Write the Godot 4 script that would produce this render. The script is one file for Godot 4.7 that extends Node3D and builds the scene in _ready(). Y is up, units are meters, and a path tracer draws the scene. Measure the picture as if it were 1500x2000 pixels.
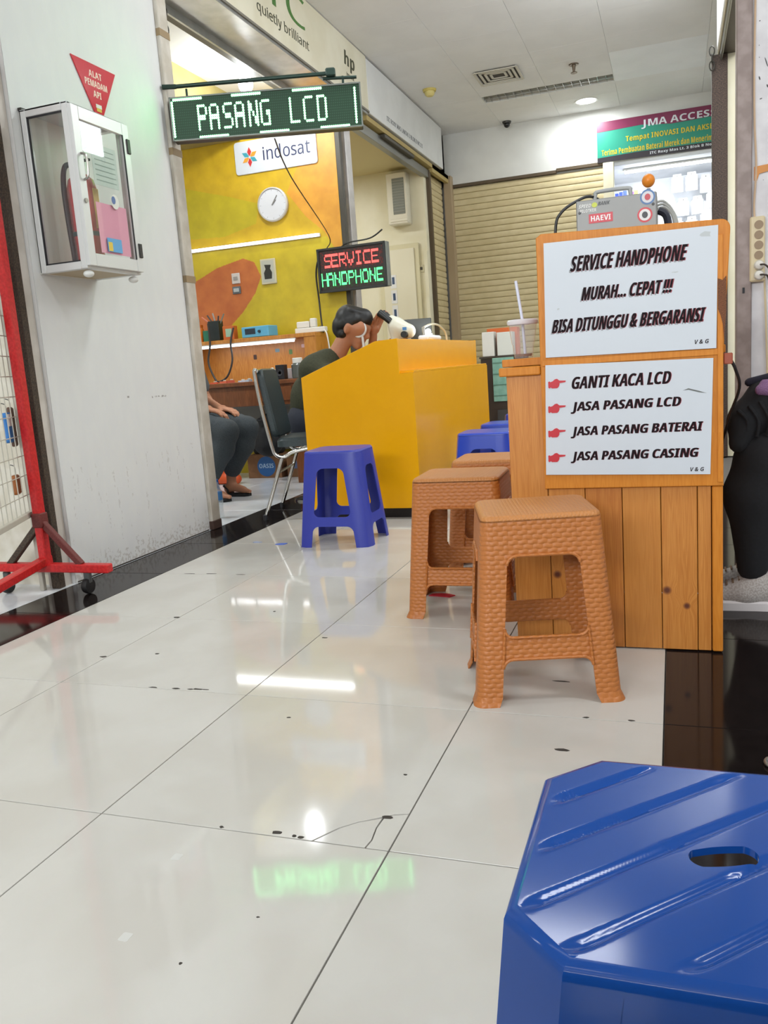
extends Node3D
# A repair-stall corridor in a shopping hall. World: y up, metres, the corridor runs along -z.

class MB:
	var p := PackedVector3Array()   # triangles, counter-clockwise seen from outside

var taken := {}
var mats := {}
var cache := {}
var rng := RandomNumberGenerator.new()

# ------------------------------------------------------------------ nodes
func numbered(called: String) -> String:
	if not taken.has(called):
		taken[called] = 0
		return called
	taken[called] += 1
	return "%s_%03d" % [called, taken[called]]

func tag(o, label: String, category: String, group := ""):
	o.set_meta("label", label)
	o.set_meta("category", category)
	if group != "":
		o.set_meta("group", group)
	return o

func thing(called: String, label: String, category: String, at := Vector3.ZERO, turn := 0.0, group := "") -> Node3D:
	var o := Node3D.new()
	o.name = numbered(called)
	add_child(o)
	o.position = at
	o.rotation.y = turn
	tag(o, label, category, group)
	return o

func struct(called: String) -> Node3D:
	var o := Node3D.new()
	o.name = called
	add_child(o)
	o.set_meta("kind", "structure")
	return o

func mesh_of(mb: MB, crease := 0.0) -> ArrayMesh:
	var n := mb.p.size()
	var ps := PackedVector3Array()
	var ns := PackedVector3Array()
	var us := PackedVector2Array()
	ps.resize(n)
	ns.resize(n)
	us.resize(n)
	var fn := PackedVector3Array()
	fn.resize(n / 3)
	for t in n / 3:
		var a := mb.p[t * 3]
		var b := mb.p[t * 3 + 1]
		var c := mb.p[t * 3 + 2]
		var f := (b - a).cross(c - a)
		fn[t] = f
		ps[t * 3] = a
		ps[t * 3 + 1] = c
		ps[t * 3 + 2] = b
	var near := {}
	var cc := cos(deg_to_rad(crease))
	if crease > 0.0:
		for i in n:
			var key := Vector3i((ps[i] * 20000.0).round())
			if near.has(key):
				near[key].append(i / 3)
			else:
				near[key] = [i / 3]
	for i in n:
		var f := fn[i / 3]
		var nn := f.normalized()
		if crease > 0.0:
			var s := Vector3.ZERO
			for t in near[Vector3i((ps[i] * 20000.0).round())]:
				var g := fn[t]
				if g.normalized().dot(nn) >= cc:
					s += g
			if s.length_squared() > 0.0:
				ns[i] = s.normalized()
			else:
				ns[i] = nn
		else:
			ns[i] = nn
		var v := ps[i]
		var an := nn.abs()
		if an.y >= an.x and an.y >= an.z:
			us[i] = Vector2(v.x, v.z)
		elif an.x >= an.z:
			us[i] = Vector2(v.z, -v.y)
		else:
			us[i] = Vector2(v.x, -v.y)
		if ns[i].length_squared() < 0.5:
			ns[i] = Vector3.UP
	var arr := []
	arr.resize(Mesh.ARRAY_MAX)
	arr[Mesh.ARRAY_VERTEX] = ps
	arr[Mesh.ARRAY_NORMAL] = ns
	arr[Mesh.ARRAY_TEX_UV] = us
	var m := ArrayMesh.new()
	m.add_surface_from_arrays(Mesh.PRIMITIVE_TRIANGLES, arr)
	return m

func put(called: String, m: Mesh, mat: Material, parent = null, xf := Transform3D.IDENTITY) -> MeshInstance3D:
	var o := MeshInstance3D.new()
	o.mesh = m
	o.material_override = mat
	o.transform = xf
	if parent == null:
		o.name = numbered(called)
		add_child(o, true)
	else:
		o.name = called
		parent.add_child(o, true)
	return o

func obj(called: String, mb: MB, mat: Material, parent = null, crease := 0.0, at := Vector3.ZERO) -> MeshInstance3D:
	return put(called, mesh_of(mb, crease), mat, parent, Transform3D(Basis.IDENTITY, at))

# ------------------------------------------------------------------ shapes
func q4(mb: MB, a: Vector3, b: Vector3, c: Vector3, d: Vector3) -> void:
	mb.p.append_array(PackedVector3Array([a, b, c, a, c, d]))

func q4o(mb: MB, o: Vector3, a: Vector3, b: Vector3, c: Vector3, d: Vector3) -> void:
	if (b - a).cross(c - a).dot((a + c) * 0.5 - o) < 0.0:
		q4(mb, a, d, c, b)
	else:
		q4(mb, a, b, c, d)

func t3o(mb: MB, o: Vector3, a: Vector3, b: Vector3, c: Vector3) -> void:
	if (b - a).cross(c - a).dot((a + b + c) / 3.0 - o) < 0.0:
		mb.p.append_array(PackedVector3Array([a, c, b]))
	else:
		mb.p.append_array(PackedVector3Array([a, b, c]))

func bx(mb: MB, c: Vector3, s: Vector3, b := 0.0, basis := Basis.IDENTITY) -> MB:
	var h := s * 0.5
	b = minf(b, minf(h.x, minf(h.y, h.z)) * 0.9)
	var f := func(x, y, z): return c + basis * Vector3(x, y, z)
	for ax in 3:
		var u := (ax + 1) % 3
		var w := (ax + 2) % 3
		for sg in [-1.0, 1.0]:
			var pts := []
			for k in [[-1, -1], [1, -1], [1, 1], [-1, 1]]:
				var v := Vector3.ZERO
				v[ax] = h[ax] * sg
				v[u] = (h[u] - b) * k[0]
				v[w] = (h[w] - b) * k[1]
				pts.append(c + basis * v)
			q4o(mb, c, pts[0], pts[1], pts[2], pts[3])
		if b > 0.0:
			for s1 in [-1.0, 1.0]:
				for s2 in [-1.0, 1.0]:
					var e := []
					for k in [[-1, 0], [1, 0], [1, 1], [-1, 1]]:
						var v := Vector3.ZERO
						v[ax] = (h[ax] - b) * k[0]
						v[u] = (h[u] - (b if k[1] else 0.0)) * s1
						v[w] = (h[w] - (0.0 if k[1] else b)) * s2
						e.append(c + basis * v)
					q4o(mb, c, e[0], e[1], e[2], e[3])
	if b > 0.0:
		for sx in [-1.0, 1.0]:
			for sy in [-1.0, 1.0]:
				for sz in [-1.0, 1.0]:
					t3o(mb, c, f.call(h.x * sx, (h.y - b) * sy, (h.z - b) * sz), f.call((h.x - b) * sx, h.y * sy, (h.z - b) * sz), f.call((h.x - b) * sx, (h.y - b) * sy, h.z * sz))
	return mb

func box(c: Vector3, s: Vector3, b := 0.0, basis := Basis.IDENTITY) -> MB:
	return bx(MB.new(), c, s, b, basis)

func span(x0: float, x1: float, y0: float, y1: float, z0: float, z1: float, b := 0.0) -> MB:
	return box(Vector3(x0 + x1, y0 + y1, z0 + z1) * 0.5, Vector3(absf(x1 - x0), absf(y1 - y0), absf(z1 - z0)), b)

func bar(mb: MB, a: Vector3, b: Vector3, w: float, h: float, bev := 0.002) -> MB:
	var z := (b - a).normalized()
	var up := Vector3.UP if absf(z.y) < 0.95 else Vector3.RIGHT
	var x := up.cross(z).normalized()
	return bx(mb, (a + b) * 0.5, Vector3(w, h, a.distance_to(b)), bev, Basis(x, z.cross(x), z))

func tube(mb: MB, pts: Array, r, seg := 8, closed := false) -> MB:
	var n := pts.size()
	var rings := []
	var side := Vector3.ZERO
	for i in n:
		var d: Vector3
		if closed:
			d = pts[(i + 1) % n] - pts[(i + n - 1) % n]
		else:
			d = pts[mini(i + 1, n - 1)] - pts[maxi(i - 1, 0)]
		d = d.normalized()
		if side == Vector3.ZERO:
			side = d.cross(Vector3.UP if absf(d.y) < 0.9 else Vector3.RIGHT).normalized()
		side = (side - d * side.dot(d)).normalized()
		var other := d.cross(side)
		var rr: float = r[i] if r is Array else r
		var ring := []
		for k in seg:
			var t := TAU * k / seg
			ring.append(pts[i] + (side * cos(t) + other * sin(t)) * rr)
		rings.append(ring)
	loft(mb, rings, closed)
	if not closed:
		fan(mb, rings[0], pts[0], true)
		fan(mb, rings[n - 1], pts[n - 1], false)
	return mb

func loft(mb: MB, rings: Array, closed := false) -> MB:
	var m: int = rings[0].size()
	for i in rings.size() - (0 if closed else 1):
		var a: Array = rings[i]
		var b: Array = rings[(i + 1) % rings.size()]
		for k in m:
			q4(mb, a[k], a[(k + 1) % m], b[(k + 1) % m], b[k])
	return mb

func fan(mb: MB, ring: Array, c: Vector3, flip: bool) -> void:
	for k in ring.size():
		var a: Vector3 = ring[k]
		var b: Vector3 = ring[(k + 1) % ring.size()]
		if flip:
			mb.p.append_array(PackedVector3Array([c, b, a]))
		else:
			mb.p.append_array(PackedVector3Array([c, a, b]))

func lathe(mb: MB, prof: Array, seg := 20, xf := Transform3D.IDENTITY) -> MB:
	var rings := []
	for v in prof:
		var ring := []
		for k in seg:
			var t := -TAU * k / seg
			ring.append(xf * Vector3(cos(t) * v.x, v.y, sin(t) * v.x))
		rings.append(ring)
	loft(mb, rings)
	fan(mb, rings[0], xf * Vector3(0, prof[0].y, 0), true)
	fan(mb, rings[-1], xf * Vector3(0, prof[-1].y, 0), false)
	return mb

func ccw(poly: PackedVector2Array) -> PackedVector2Array:
	var s := 0.0
	for i in poly.size():
		var b := poly[(i + 1) % poly.size()]
		s += poly[i].x * b.y - b.x * poly[i].y
	if s < 0.0:
		poly = poly.duplicate()
		poly.reverse()
	return poly

# extrudes a polygon (x, y) from z0 to z1 (z1 > z0), with a chamfer on the far (z1) outline
func prism(mb: MB, poly: PackedVector2Array, z0: float, z1: float, xf := Transform3D.IDENTITY, bev := 0.0) -> MB:
	poly = ccw(poly)
	var n := poly.size()
	var inner := poly.duplicate()
	if bev > 0.0:
		for i in n:
			var d1 := (poly[i] - poly[(i + n - 1) % n]).normalized()
			var d2 := (poly[(i + 1) % n] - poly[i]).normalized()
			var n1 := Vector2(-d1.y, d1.x)
			var n2 := Vector2(-d2.y, d2.x)
			var m := (n1 + n2).normalized()
			inner[i] = poly[i] + m * (bev / maxf(0.4, m.dot(n1)))
	var tris := Geometry2D.triangulate_polygon(inner)
	var f := func(v: Vector2, z: float): return xf * Vector3(v.x, v.y, z)
	for i in tris.size() / 3:
		var a := inner[tris[i * 3]]
		var b := inner[tris[i * 3 + 1]]
		var c := inner[tris[i * 3 + 2]]
		if (b - a).cross(c - a) < 0.0:
			var t := b
			b = c
			c = t
		mb.p.append_array(PackedVector3Array([f.call(a, z1), f.call(b, z1), f.call(c, z1)]))
	var back := Geometry2D.triangulate_polygon(poly)
	for i in back.size() / 3:
		var a := poly[back[i * 3]]
		var b := poly[back[i * 3 + 1]]
		var c := poly[back[i * 3 + 2]]
		if (b - a).cross(c - a) < 0.0:
			var t := b
			b = c
			c = t
		mb.p.append_array(PackedVector3Array([f.call(a, z0), f.call(c, z0), f.call(b, z0)]))
	for i in n:
		var j := (i + 1) % n
		q4(mb, f.call(poly[i], z0), f.call(poly[j], z0), f.call(poly[j], z1 - bev), f.call(poly[i], z1 - bev))
		if bev > 0.0:
			q4(mb, f.call(poly[i], z1 - bev), f.call(poly[j], z1 - bev), f.call(inner[j], z1), f.call(inner[i], z1))
	return mb

func rrect(w: float, h: float, r: float, seg := 5, c := Vector2.ZERO) -> PackedVector2Array:
	var out := PackedVector2Array()
	for k in 4:
		var cc := Vector2((w * 0.5 - r) * (1 if k in [0, 3] else -1), (h * 0.5 - r) * (1 if k in [0, 1] else -1))
		for i in seg + 1:
			out.append(c + cc + Vector2.from_angle(PI / 2 * (k + float(i) / seg)) * r)
	return out

func ell(rx: float, ry: float, seg := 24, c := Vector2.ZERO, turn := 0.0) -> PackedVector2Array:
	var out := PackedVector2Array()
	for i in seg:
		out.append(c + Vector2(cos(TAU * i / seg) * rx, sin(TAU * i / seg) * ry).rotated(turn))
	return out

func curve(pts: Array, steps := 6) -> Array:
	var out := []
	for i in pts.size() - 1:
		var p0: Vector3 = pts[maxi(i - 1, 0)]
		var p1: Vector3 = pts[i]
		var p2: Vector3 = pts[i + 1]
		var p3: Vector3 = pts[mini(i + 2, pts.size() - 1)]
		for k in steps:
			out.append(p1.cubic_interpolate(p2, p0, p3, float(k) / steps))
	out.append(pts[-1])
	return out

func ball(mb: MB, c: Vector3, r: Vector3, seg := 14, rows := 8) -> MB:
	var prof := []
	for i in rows + 1:
		var t := -PI / 2 + PI * i / rows
		prof.append(Vector2(maxf(cos(t), 0.001), sin(t)))
	return lathe(mb, prof, seg, Transform3D(Basis.from_scale(r), c))

func patch_quad(called: String, w: float, h: float, mat: Material, parent, xf: Transform3D) -> MeshInstance3D:
	var arr := []
	arr.resize(Mesh.ARRAY_MAX)
	arr[Mesh.ARRAY_VERTEX] = PackedVector3Array([Vector3(-w / 2, h / 2, 0), Vector3(w / 2, h / 2, 0), Vector3(w / 2, -h / 2, 0), Vector3(-w / 2, -h / 2, 0)])
	arr[Mesh.ARRAY_NORMAL] = PackedVector3Array([Vector3.BACK, Vector3.BACK, Vector3.BACK, Vector3.BACK])
	arr[Mesh.ARRAY_TEX_UV] = PackedVector2Array([Vector2(0, 0), Vector2(1, 0), Vector2(1, 1), Vector2(0, 1)])
	arr[Mesh.ARRAY_INDEX] = PackedInt32Array([0, 1, 2, 0, 2, 3])
	var m := ArrayMesh.new()
	m.add_surface_from_arrays(Mesh.PRIMITIVE_TRIANGLES, arr)
	return put(called, m, mat, parent, xf)

func letters(called: String, text: String, font_name: String, bold: bool, w: float, h: float, mat: Material, parent, at: Vector3, turn := 0.0, slant := 0.0, deep := 0.0015, tilt := 0.0) -> MeshInstance3D:
	var key := text + font_name + str(bold)
	var m: TextMesh
	if cache.has(key):
		m = cache[key]
	else:
		m = TextMesh.new()
		var f := SystemFont.new()
		f.font_names = PackedStringArray([font_name])
		f.font_weight = 700 if bold else 400
		m.font = f
		m.font_size = 32
		m.pixel_size = 0.01
		m.depth = 0.02
		m.curve_step = 2.0
		m.text = text
		cache[key] = m
	var bb := m.get_aabb()
	var sx := w / maxf(bb.size.x, 0.001)
	var sy := h / maxf(bb.size.y, 0.001)
	var b := Basis(Vector3(sx, 0, 0), Vector3(slant * sy, sy, 0), Vector3(0, 0, deep / 0.02))
	b = Basis(Vector3.UP, turn) * Basis(Vector3.BACK, tilt) * b
	var xf := Transform3D(b, at - b * Vector3(bb.get_center().x, bb.get_center().y, 0.0))
	return put(called, m, mat, parent, xf)

# ------------------------------------------------------------------ bodies: tapered capsules joined smoothly, meshed as surface nets
func sdf(mb: MB, bones: Array, cell: float, k: float) -> MB:
	var lo := Vector3.INF
	var hi := -Vector3.INF
	for b in bones:
		var rr: float = maxf(b[2], b[3]) + k * 0.3 + cell * 2.0
		lo = lo.min(b[0] - Vector3.ONE * rr).min(b[1] - Vector3.ONE * rr)
		hi = hi.max(b[0] + Vector3.ONE * rr).max(b[1] + Vector3.ONE * rr)
	var nx := int((hi.x - lo.x) / cell) + 2
	var ny := int((hi.y - lo.y) / cell) + 2
	var nz := int((hi.z - lo.z) / cell) + 2
	var f := PackedFloat32Array()
	f.resize(nx * ny * nz)
	f.fill(1.0)
	for b in bones:
		var a: Vector3 = b[0]
		var ab: Vector3 = b[1] - a
		var ra: float = b[2]
		var rb: float = b[3]
		var l2 := maxf(ab.length_squared(), 1e-9)
		var rr: float = maxf(ra, rb) + k + cell * 2.0
		var m0: Vector3 = (a.min(b[1]) - Vector3.ONE * rr - lo) / cell
		var m1: Vector3 = (a.max(b[1]) + Vector3.ONE * rr - lo) / cell
		for z in range(maxi(0, int(m0.z)), mini(nz, int(m1.z) + 2)):
			for y in range(maxi(0, int(m0.y)), mini(ny, int(m1.y) + 2)):
				var base := (z * ny + y) * nx
				for x in range(maxi(0, int(m0.x)), mini(nx, int(m1.x) + 2)):
					var p := lo + Vector3(x, y, z) * cell - a
					var t := clampf(p.dot(ab) / l2, 0.0, 1.0)
					var d := (p - ab * t).length() - lerpf(ra, rb, t)
					var o := f[base + x]
					var hh := k - absf(d - o)
					if hh > 0.0:
						f[base + x] = minf(d, o) - hh * hh / k * 0.25
					elif d < o:
						f[base + x] = d
	var idx := {}
	var sy := nx
	var sz := nx * ny
	var off := [0, 1, sy, sy + 1, sz, sz + 1, sz + sy, sz + sy + 1]
	var cor := [Vector3(0, 0, 0), Vector3(1, 0, 0), Vector3(0, 1, 0), Vector3(1, 1, 0), Vector3(0, 0, 1), Vector3(1, 0, 1), Vector3(0, 1, 1), Vector3(1, 1, 1)]
	var edges := [[0, 1], [2, 3], [4, 5], [6, 7], [0, 2], [1, 3], [4, 6], [5, 7], [0, 4], [1, 5], [2, 6], [3, 7]]
	for z in nz - 1:
		for y in ny - 1:
			for x in nx - 1:
				var i := z * sz + y * sy + x
				if f[i] > cell * 3.0 or f[i] < -cell * 3.0:
					continue
				var inside := 0
				for c in 8:
					if f[i + off[c]] < 0.0:
						inside += 1
				if inside == 0 or inside == 8:
					continue
				var s := Vector3.ZERO
				var n := 0
				for e in edges:
					var va := f[i + off[e[0]]]
					var vb := f[i + off[e[1]]]
					if (va < 0.0) != (vb < 0.0):
						s += cor[e[0]].lerp(cor[e[1]], va / (va - vb))
						n += 1
				idx[i] = lo + (Vector3(x, y, z) + s / n) * cell
	for i in idx:
		var ins := f[i] < 0.0
		for ax in 3:
			var d: int = [1, sy, sz][ax]
			var u: int = [sy, sz, 1][ax]
			var w: int = [sz, 1, sy][ax]
			if ins == (f[i + d] < 0.0):
				continue
			if not (idx.has(i - u) and idx.has(i - w) and idx.has(i - u - w)):
				continue
			if ins:
				q4(mb, idx[i - u - w], idx[i - w], idx[i], idx[i - u])
			else:
				q4(mb, idx[i - u - w], idx[i - u], idx[i], idx[i - w])
	return mb

func head_bones(c: Vector3, fwd: Vector3, up: Vector3) -> Array:
	var r := fwd.cross(up).normalized()
	var g := func(f, u, s): return c + fwd * f + up * u + r * s
	var out := [[g.call(-0.025, 0.035, 0), g.call(0.02, 0.03, 0), 0.085, 0.078], [g.call(0.025, 0.0, 0.0), g.call(0.055, -0.085, 0), 0.068, 0.032], [g.call(0.05, 0.02, -0.03), g.call(0.05, 0.02, 0.03), 0.038, 0.038],
		[g.call(0.09, 0.015, 0), g.call(0.108, -0.02, 0), 0.009, 0.014], [g.call(0.078, -0.052, -0.018), g.call(0.078, -0.052, 0.018), 0.014, 0.014], [g.call(0.083, 0.03, -0.03), g.call(0.083, 0.03, 0.03), 0.012, 0.012]]
	for s in [-1.0, 1.0]:
		out.append([g.call(-0.005, 0.015, 0.076 * s), g.call(-0.01, -0.025, 0.078 * s), 0.016, 0.01])
	return out

func face_parts(parent, c: Vector3, fwd: Vector3, up: Vector3) -> void:
	var r := fwd.cross(up).normalized()
	var white := M("eye_white", c8(226, 222, 214), 0.3)
	var dark := M("eye_dark", c8(26, 18, 14), 0.25)
	for s in [-1.0, 1.0]:
		var e: Vector3 = c + fwd * 0.083 + up * 0.008 + r * 0.032 * s
		var eye := obj("eye", ball(MB.new(), e, Vector3(0.011, 0.007, 0.011), 10, 6), white, parent, 70.0)
		obj("iris", ball(MB.new(), e + fwd * 0.007, Vector3(0.0055, 0.0055, 0.0055), 10, 6), dark, eye, 70.0)
		obj("eyebrow", tube(MB.new(), [c + fwd * 0.096 + up * 0.036 + r * 0.014 * s, c + fwd * 0.095 + up * 0.040 + r * 0.030 * s, c + fwd * 0.083 + up * 0.034 + r * 0.046 * s], [0.0025, 0.004, 0.002], 6), M("hair_black", c8(20, 20, 20), 0.5), parent, 60.0)
	obj("lips", tube(MB.new(), [c + fwd * 0.082 - up * 0.053 - r * 0.022, c + fwd * 0.092 - up * 0.052, c + fwd * 0.082 - up * 0.053 + r * 0.022], [0.002, 0.006, 0.002], 8), M("lip", c8(150, 84, 74), 0.45), parent, 60.0)

func hair_bones(c: Vector3, fwd: Vector3, up: Vector3) -> Array:
	var r := fwd.cross(up).normalized()
	var g := func(f, u, s): return c + fwd * f + up * u + r * s
	var tufts := []
	for i in 26:
		var a := i * 2.4
		var e := 0.35 + 0.5 * fposmod(i * 0.618, 1.0)
		var d: Vector3 = (up * e + fwd * cos(a) * 0.7 + r * sin(a) * 0.8).normalized()
		var b: Vector3 = g.call(-0.02, 0.055, 0.0) + d * 0.078
		tufts.append([b, b + (d * 0.3 + fwd * 0.6 - up * 0.2).normalized() * 0.03, 0.013, 0.004])
	return tufts + [[g.call(-0.045, 0.05, 0), g.call(0.045, 0.078, 0), 0.088, 0.062], [g.call(-0.075, 0.0, -0.03), g.call(-0.075, 0.0, 0.03), 0.055, 0.055], [g.call(-0.06, -0.05, -0.02), g.call(-0.06, -0.05, 0.02), 0.04, 0.04],
		[g.call(0.02, 0.06, -0.05), g.call(-0.03, 0.03, -0.06), 0.04, 0.035], [g.call(0.02, 0.06, 0.05), g.call(-0.03, 0.03, 0.06), 0.04, 0.035], [g.call(0.05, 0.085, -0.03), g.call(0.075, 0.07, 0.03), 0.03, 0.022], [g.call(-0.045, 0.01, -0.058), g.call(0.012, 0.03, -0.064), 0.032, 0.022], [g.call(-0.045, 0.01, 0.058), g.call(0.012, 0.03, 0.064), 0.032, 0.022], [g.call(-0.08, -0.03, -0.025), g.call(-0.08, -0.03, 0.025), 0.045, 0.045], [g.call(-0.04, -0.045, -0.05), g.call(-0.04, -0.045, 0.05), 0.03, 0.03]]

func hand_bones(wrist: Vector3, dir: Vector3, back: Vector3, side: float, curl: float) -> Array:
	var lat := dir.cross(back).normalized() * side
	back = lat.cross(dir).normalized() * side
	if back.dot(back) < 0.5:
		back = Vector3.UP
	var out := [[wrist, wrist + dir * 0.03, 0.026, 0.026]]
	for j in 4:
		var s := (j - 1.5) * 0.0195
		var base := wrist + dir * (0.088 - absf(j - 1.2) * 0.004) + lat * s
		out.append([wrist + dir * 0.015 + lat * s * 0.7, base, 0.016, 0.0115])
		var d := dir
		var ln: float = [0.040, 0.046, 0.043, 0.033][j]
		var p := base
		for seg in 3:
			d = d.rotated(lat, -curl * side * (0.5 if seg == 0 else 1.0)).normalized()
			var e: Vector3 = p + d * ln * [1.0, 0.68, 0.5][seg]
			out.append([p, e, 0.0095 - seg * 0.0009, 0.0088 - seg * 0.001])
			p = e
	var t0 := wrist + dir * 0.022 - lat * 0.026
	var t1 := t0 + (dir * 0.7 - lat * 0.7 - back * 0.25).normalized() * 0.042
	var t2 := t1 + (dir * 0.95 - lat * 0.2 - back * 0.35).normalized() * 0.034
	out.append([t0, t1, 0.015, 0.0115])
	out.append([t1, t2, 0.0115, 0.0085])
	return out

# ------------------------------------------------------------------ materials and textures
func M(key: String, col := Color.WHITE, rough := 0.6, metal := 0.0, extra := {}) -> StandardMaterial3D:
	if mats.has(key):
		return mats[key]
	var m := StandardMaterial3D.new()
	m.resource_name = key
	m.albedo_color = col
	m.roughness = rough
	m.metallic = metal
	for k in extra:
		m.set(k, extra[k])
	mats[key] = m
	return m

func c8(r: int, g: int, b: int) -> Color:
	return Color8(r, g, b)

func noise_tex(key: String, freq: float, stops: Array, size := 256, octaves := 4, kind := FastNoiseLite.TYPE_SIMPLEX) -> NoiseTexture2D:
	if cache.has("n" + key):
		return cache["n" + key]
	var n := FastNoiseLite.new()
	n.seed = key.length() * 7 + 3
	n.noise_type = kind
	n.frequency = freq
	n.fractal_octaves = octaves
	var t := NoiseTexture2D.new()
	t.width = size
	t.height = size
	t.seamless = true
	t.noise = n
	if stops.size():
		var g := Gradient.new()
		var offs := PackedFloat32Array()
		var cols := PackedColorArray()
		for i in stops.size():
			offs.append(stops[i][0])
			cols.append(stops[i][1])
		g.offsets = offs
		g.colors = cols
		t.color_ramp = g
	cache["n" + key] = t
	return t

# a surface with mottled colour, mapped in world metres
func mottled(key: String, a: Color, b: Color, metres: float, rough: float, extra := {}, freq := 0.012) -> StandardMaterial3D:
	if mats.has(key):
		return mats[key]
	var m := M(key, Color.WHITE, rough, 0.0, extra)
	m.albedo_texture = noise_tex(key, freq, [[0.25, a], [0.75, b]])
	m.uv1_triplanar = true
	m.uv1_world_triplanar = true
	m.uv1_scale = Vector3.ONE / metres
	return m

func paint(w: int, h: int, f: Callable) -> ImageTexture:
	var im := Image.create(w, h, false, Image.FORMAT_RGB8)
	for y in h:
		for x in w:
			im.set_pixel(x, y, f.call(x, y))
	return ImageTexture.create_from_image(im)

func wood_tex(key: String, a: Color, b: Color, c: Color, knots: Array, along := 3.0, w := 256, h := 512) -> ImageTexture:
	if cache.has("w" + key):
		return cache["w" + key]
	var n := FastNoiseLite.new()
	n.seed = key.length() * 13 + 5
	n.frequency = 0.01
	n.fractal_octaves = 3
	var n2 := FastNoiseLite.new()
	n2.seed = 77
	n2.frequency = 0.05
	var t := paint(w, h, func(x, y):
		var px: float = x
		var k := 0.0
		for q in knots:
			var d = Vector2(x - q[0], (y - q[1]) * 4.2).length() / q[2]
			px += (x - q[0]) * 1.2 * exp(-d * d * 0.25)
			k = maxf(k, clampf(1.5 - d * 1.4, 0.0, 1.0))
		var g := n.get_noise_2d(px * 2.2, y / along)
		var rings := 0.5 + 0.5 * sin(px * 0.22 + g * 14.0)
		var fine := n2.get_noise_2d(px * 9.0, y * 0.35) * 0.5 + 0.5
		var col := a.lerp(b, clampf(rings * 0.45 + fine * 0.45 + g * 0.3, 0.0, 1.0))
		return col.lerp(c, k))
	cache["w" + key] = t
	return t

func wooden(key: String, a: Color, b: Color, c: Color, metres: Vector2, rough := 0.35, knots := [], extra := {}) -> StandardMaterial3D:
	if mats.has(key):
		return mats[key]
	var m := M(key, Color.WHITE, rough, 0.0, extra)
	m.albedo_texture = wood_tex(key, a, b, c, knots)
	m.uv1_scale = Vector3(1.0 / metres.x, 1.0 / metres.y, 1.0)
	return m

func glow(key: String, col: Color, energy: float) -> StandardMaterial3D:
	return M(key, col, 0.5, 0.0, {"emission_enabled": true, "emission": col, "emission_energy_multiplier": energy})

func clear(key: String, col: Color, alpha := 0.12, rough := 0.04) -> StandardMaterial3D:
	return M(key, Color(col, alpha), rough, 0.0, {"transparency": BaseMaterial3D.TRANSPARENCY_ALPHA})

func area_light(called: String, at: Vector3, facing: Vector3, size: Vector2, col: Color, energy: float) -> void:
	var l := AreaLight3D.new()
	l.name = called
	l.area_size = size
	l.light_color = col
	l.light_energy = energy
	l.shadow_enabled = true
	add_child(l, true)
	var up := Vector3.UP if absf(facing.y) < 0.9 else Vector3.FORWARD
	l.look_at_from_position(at, at + facing, up)
	l.set("area_range", 30.0)

func omni(called: String, at: Vector3, col: Color, energy: float, size: float) -> void:
	var l := OmniLight3D.new()
	l.name = called
	l.light_color = col
	l.light_energy = energy
	l.light_size = size
	l.omni_range = 30.0
	l.omni_attenuation = 2.0
	l.shadow_enabled = true
	add_child(l, true)
	l.position = at

const WHITE_LAMP := Color(0.965, 0.985, 1.0)
const CEIL := 3.36

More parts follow.
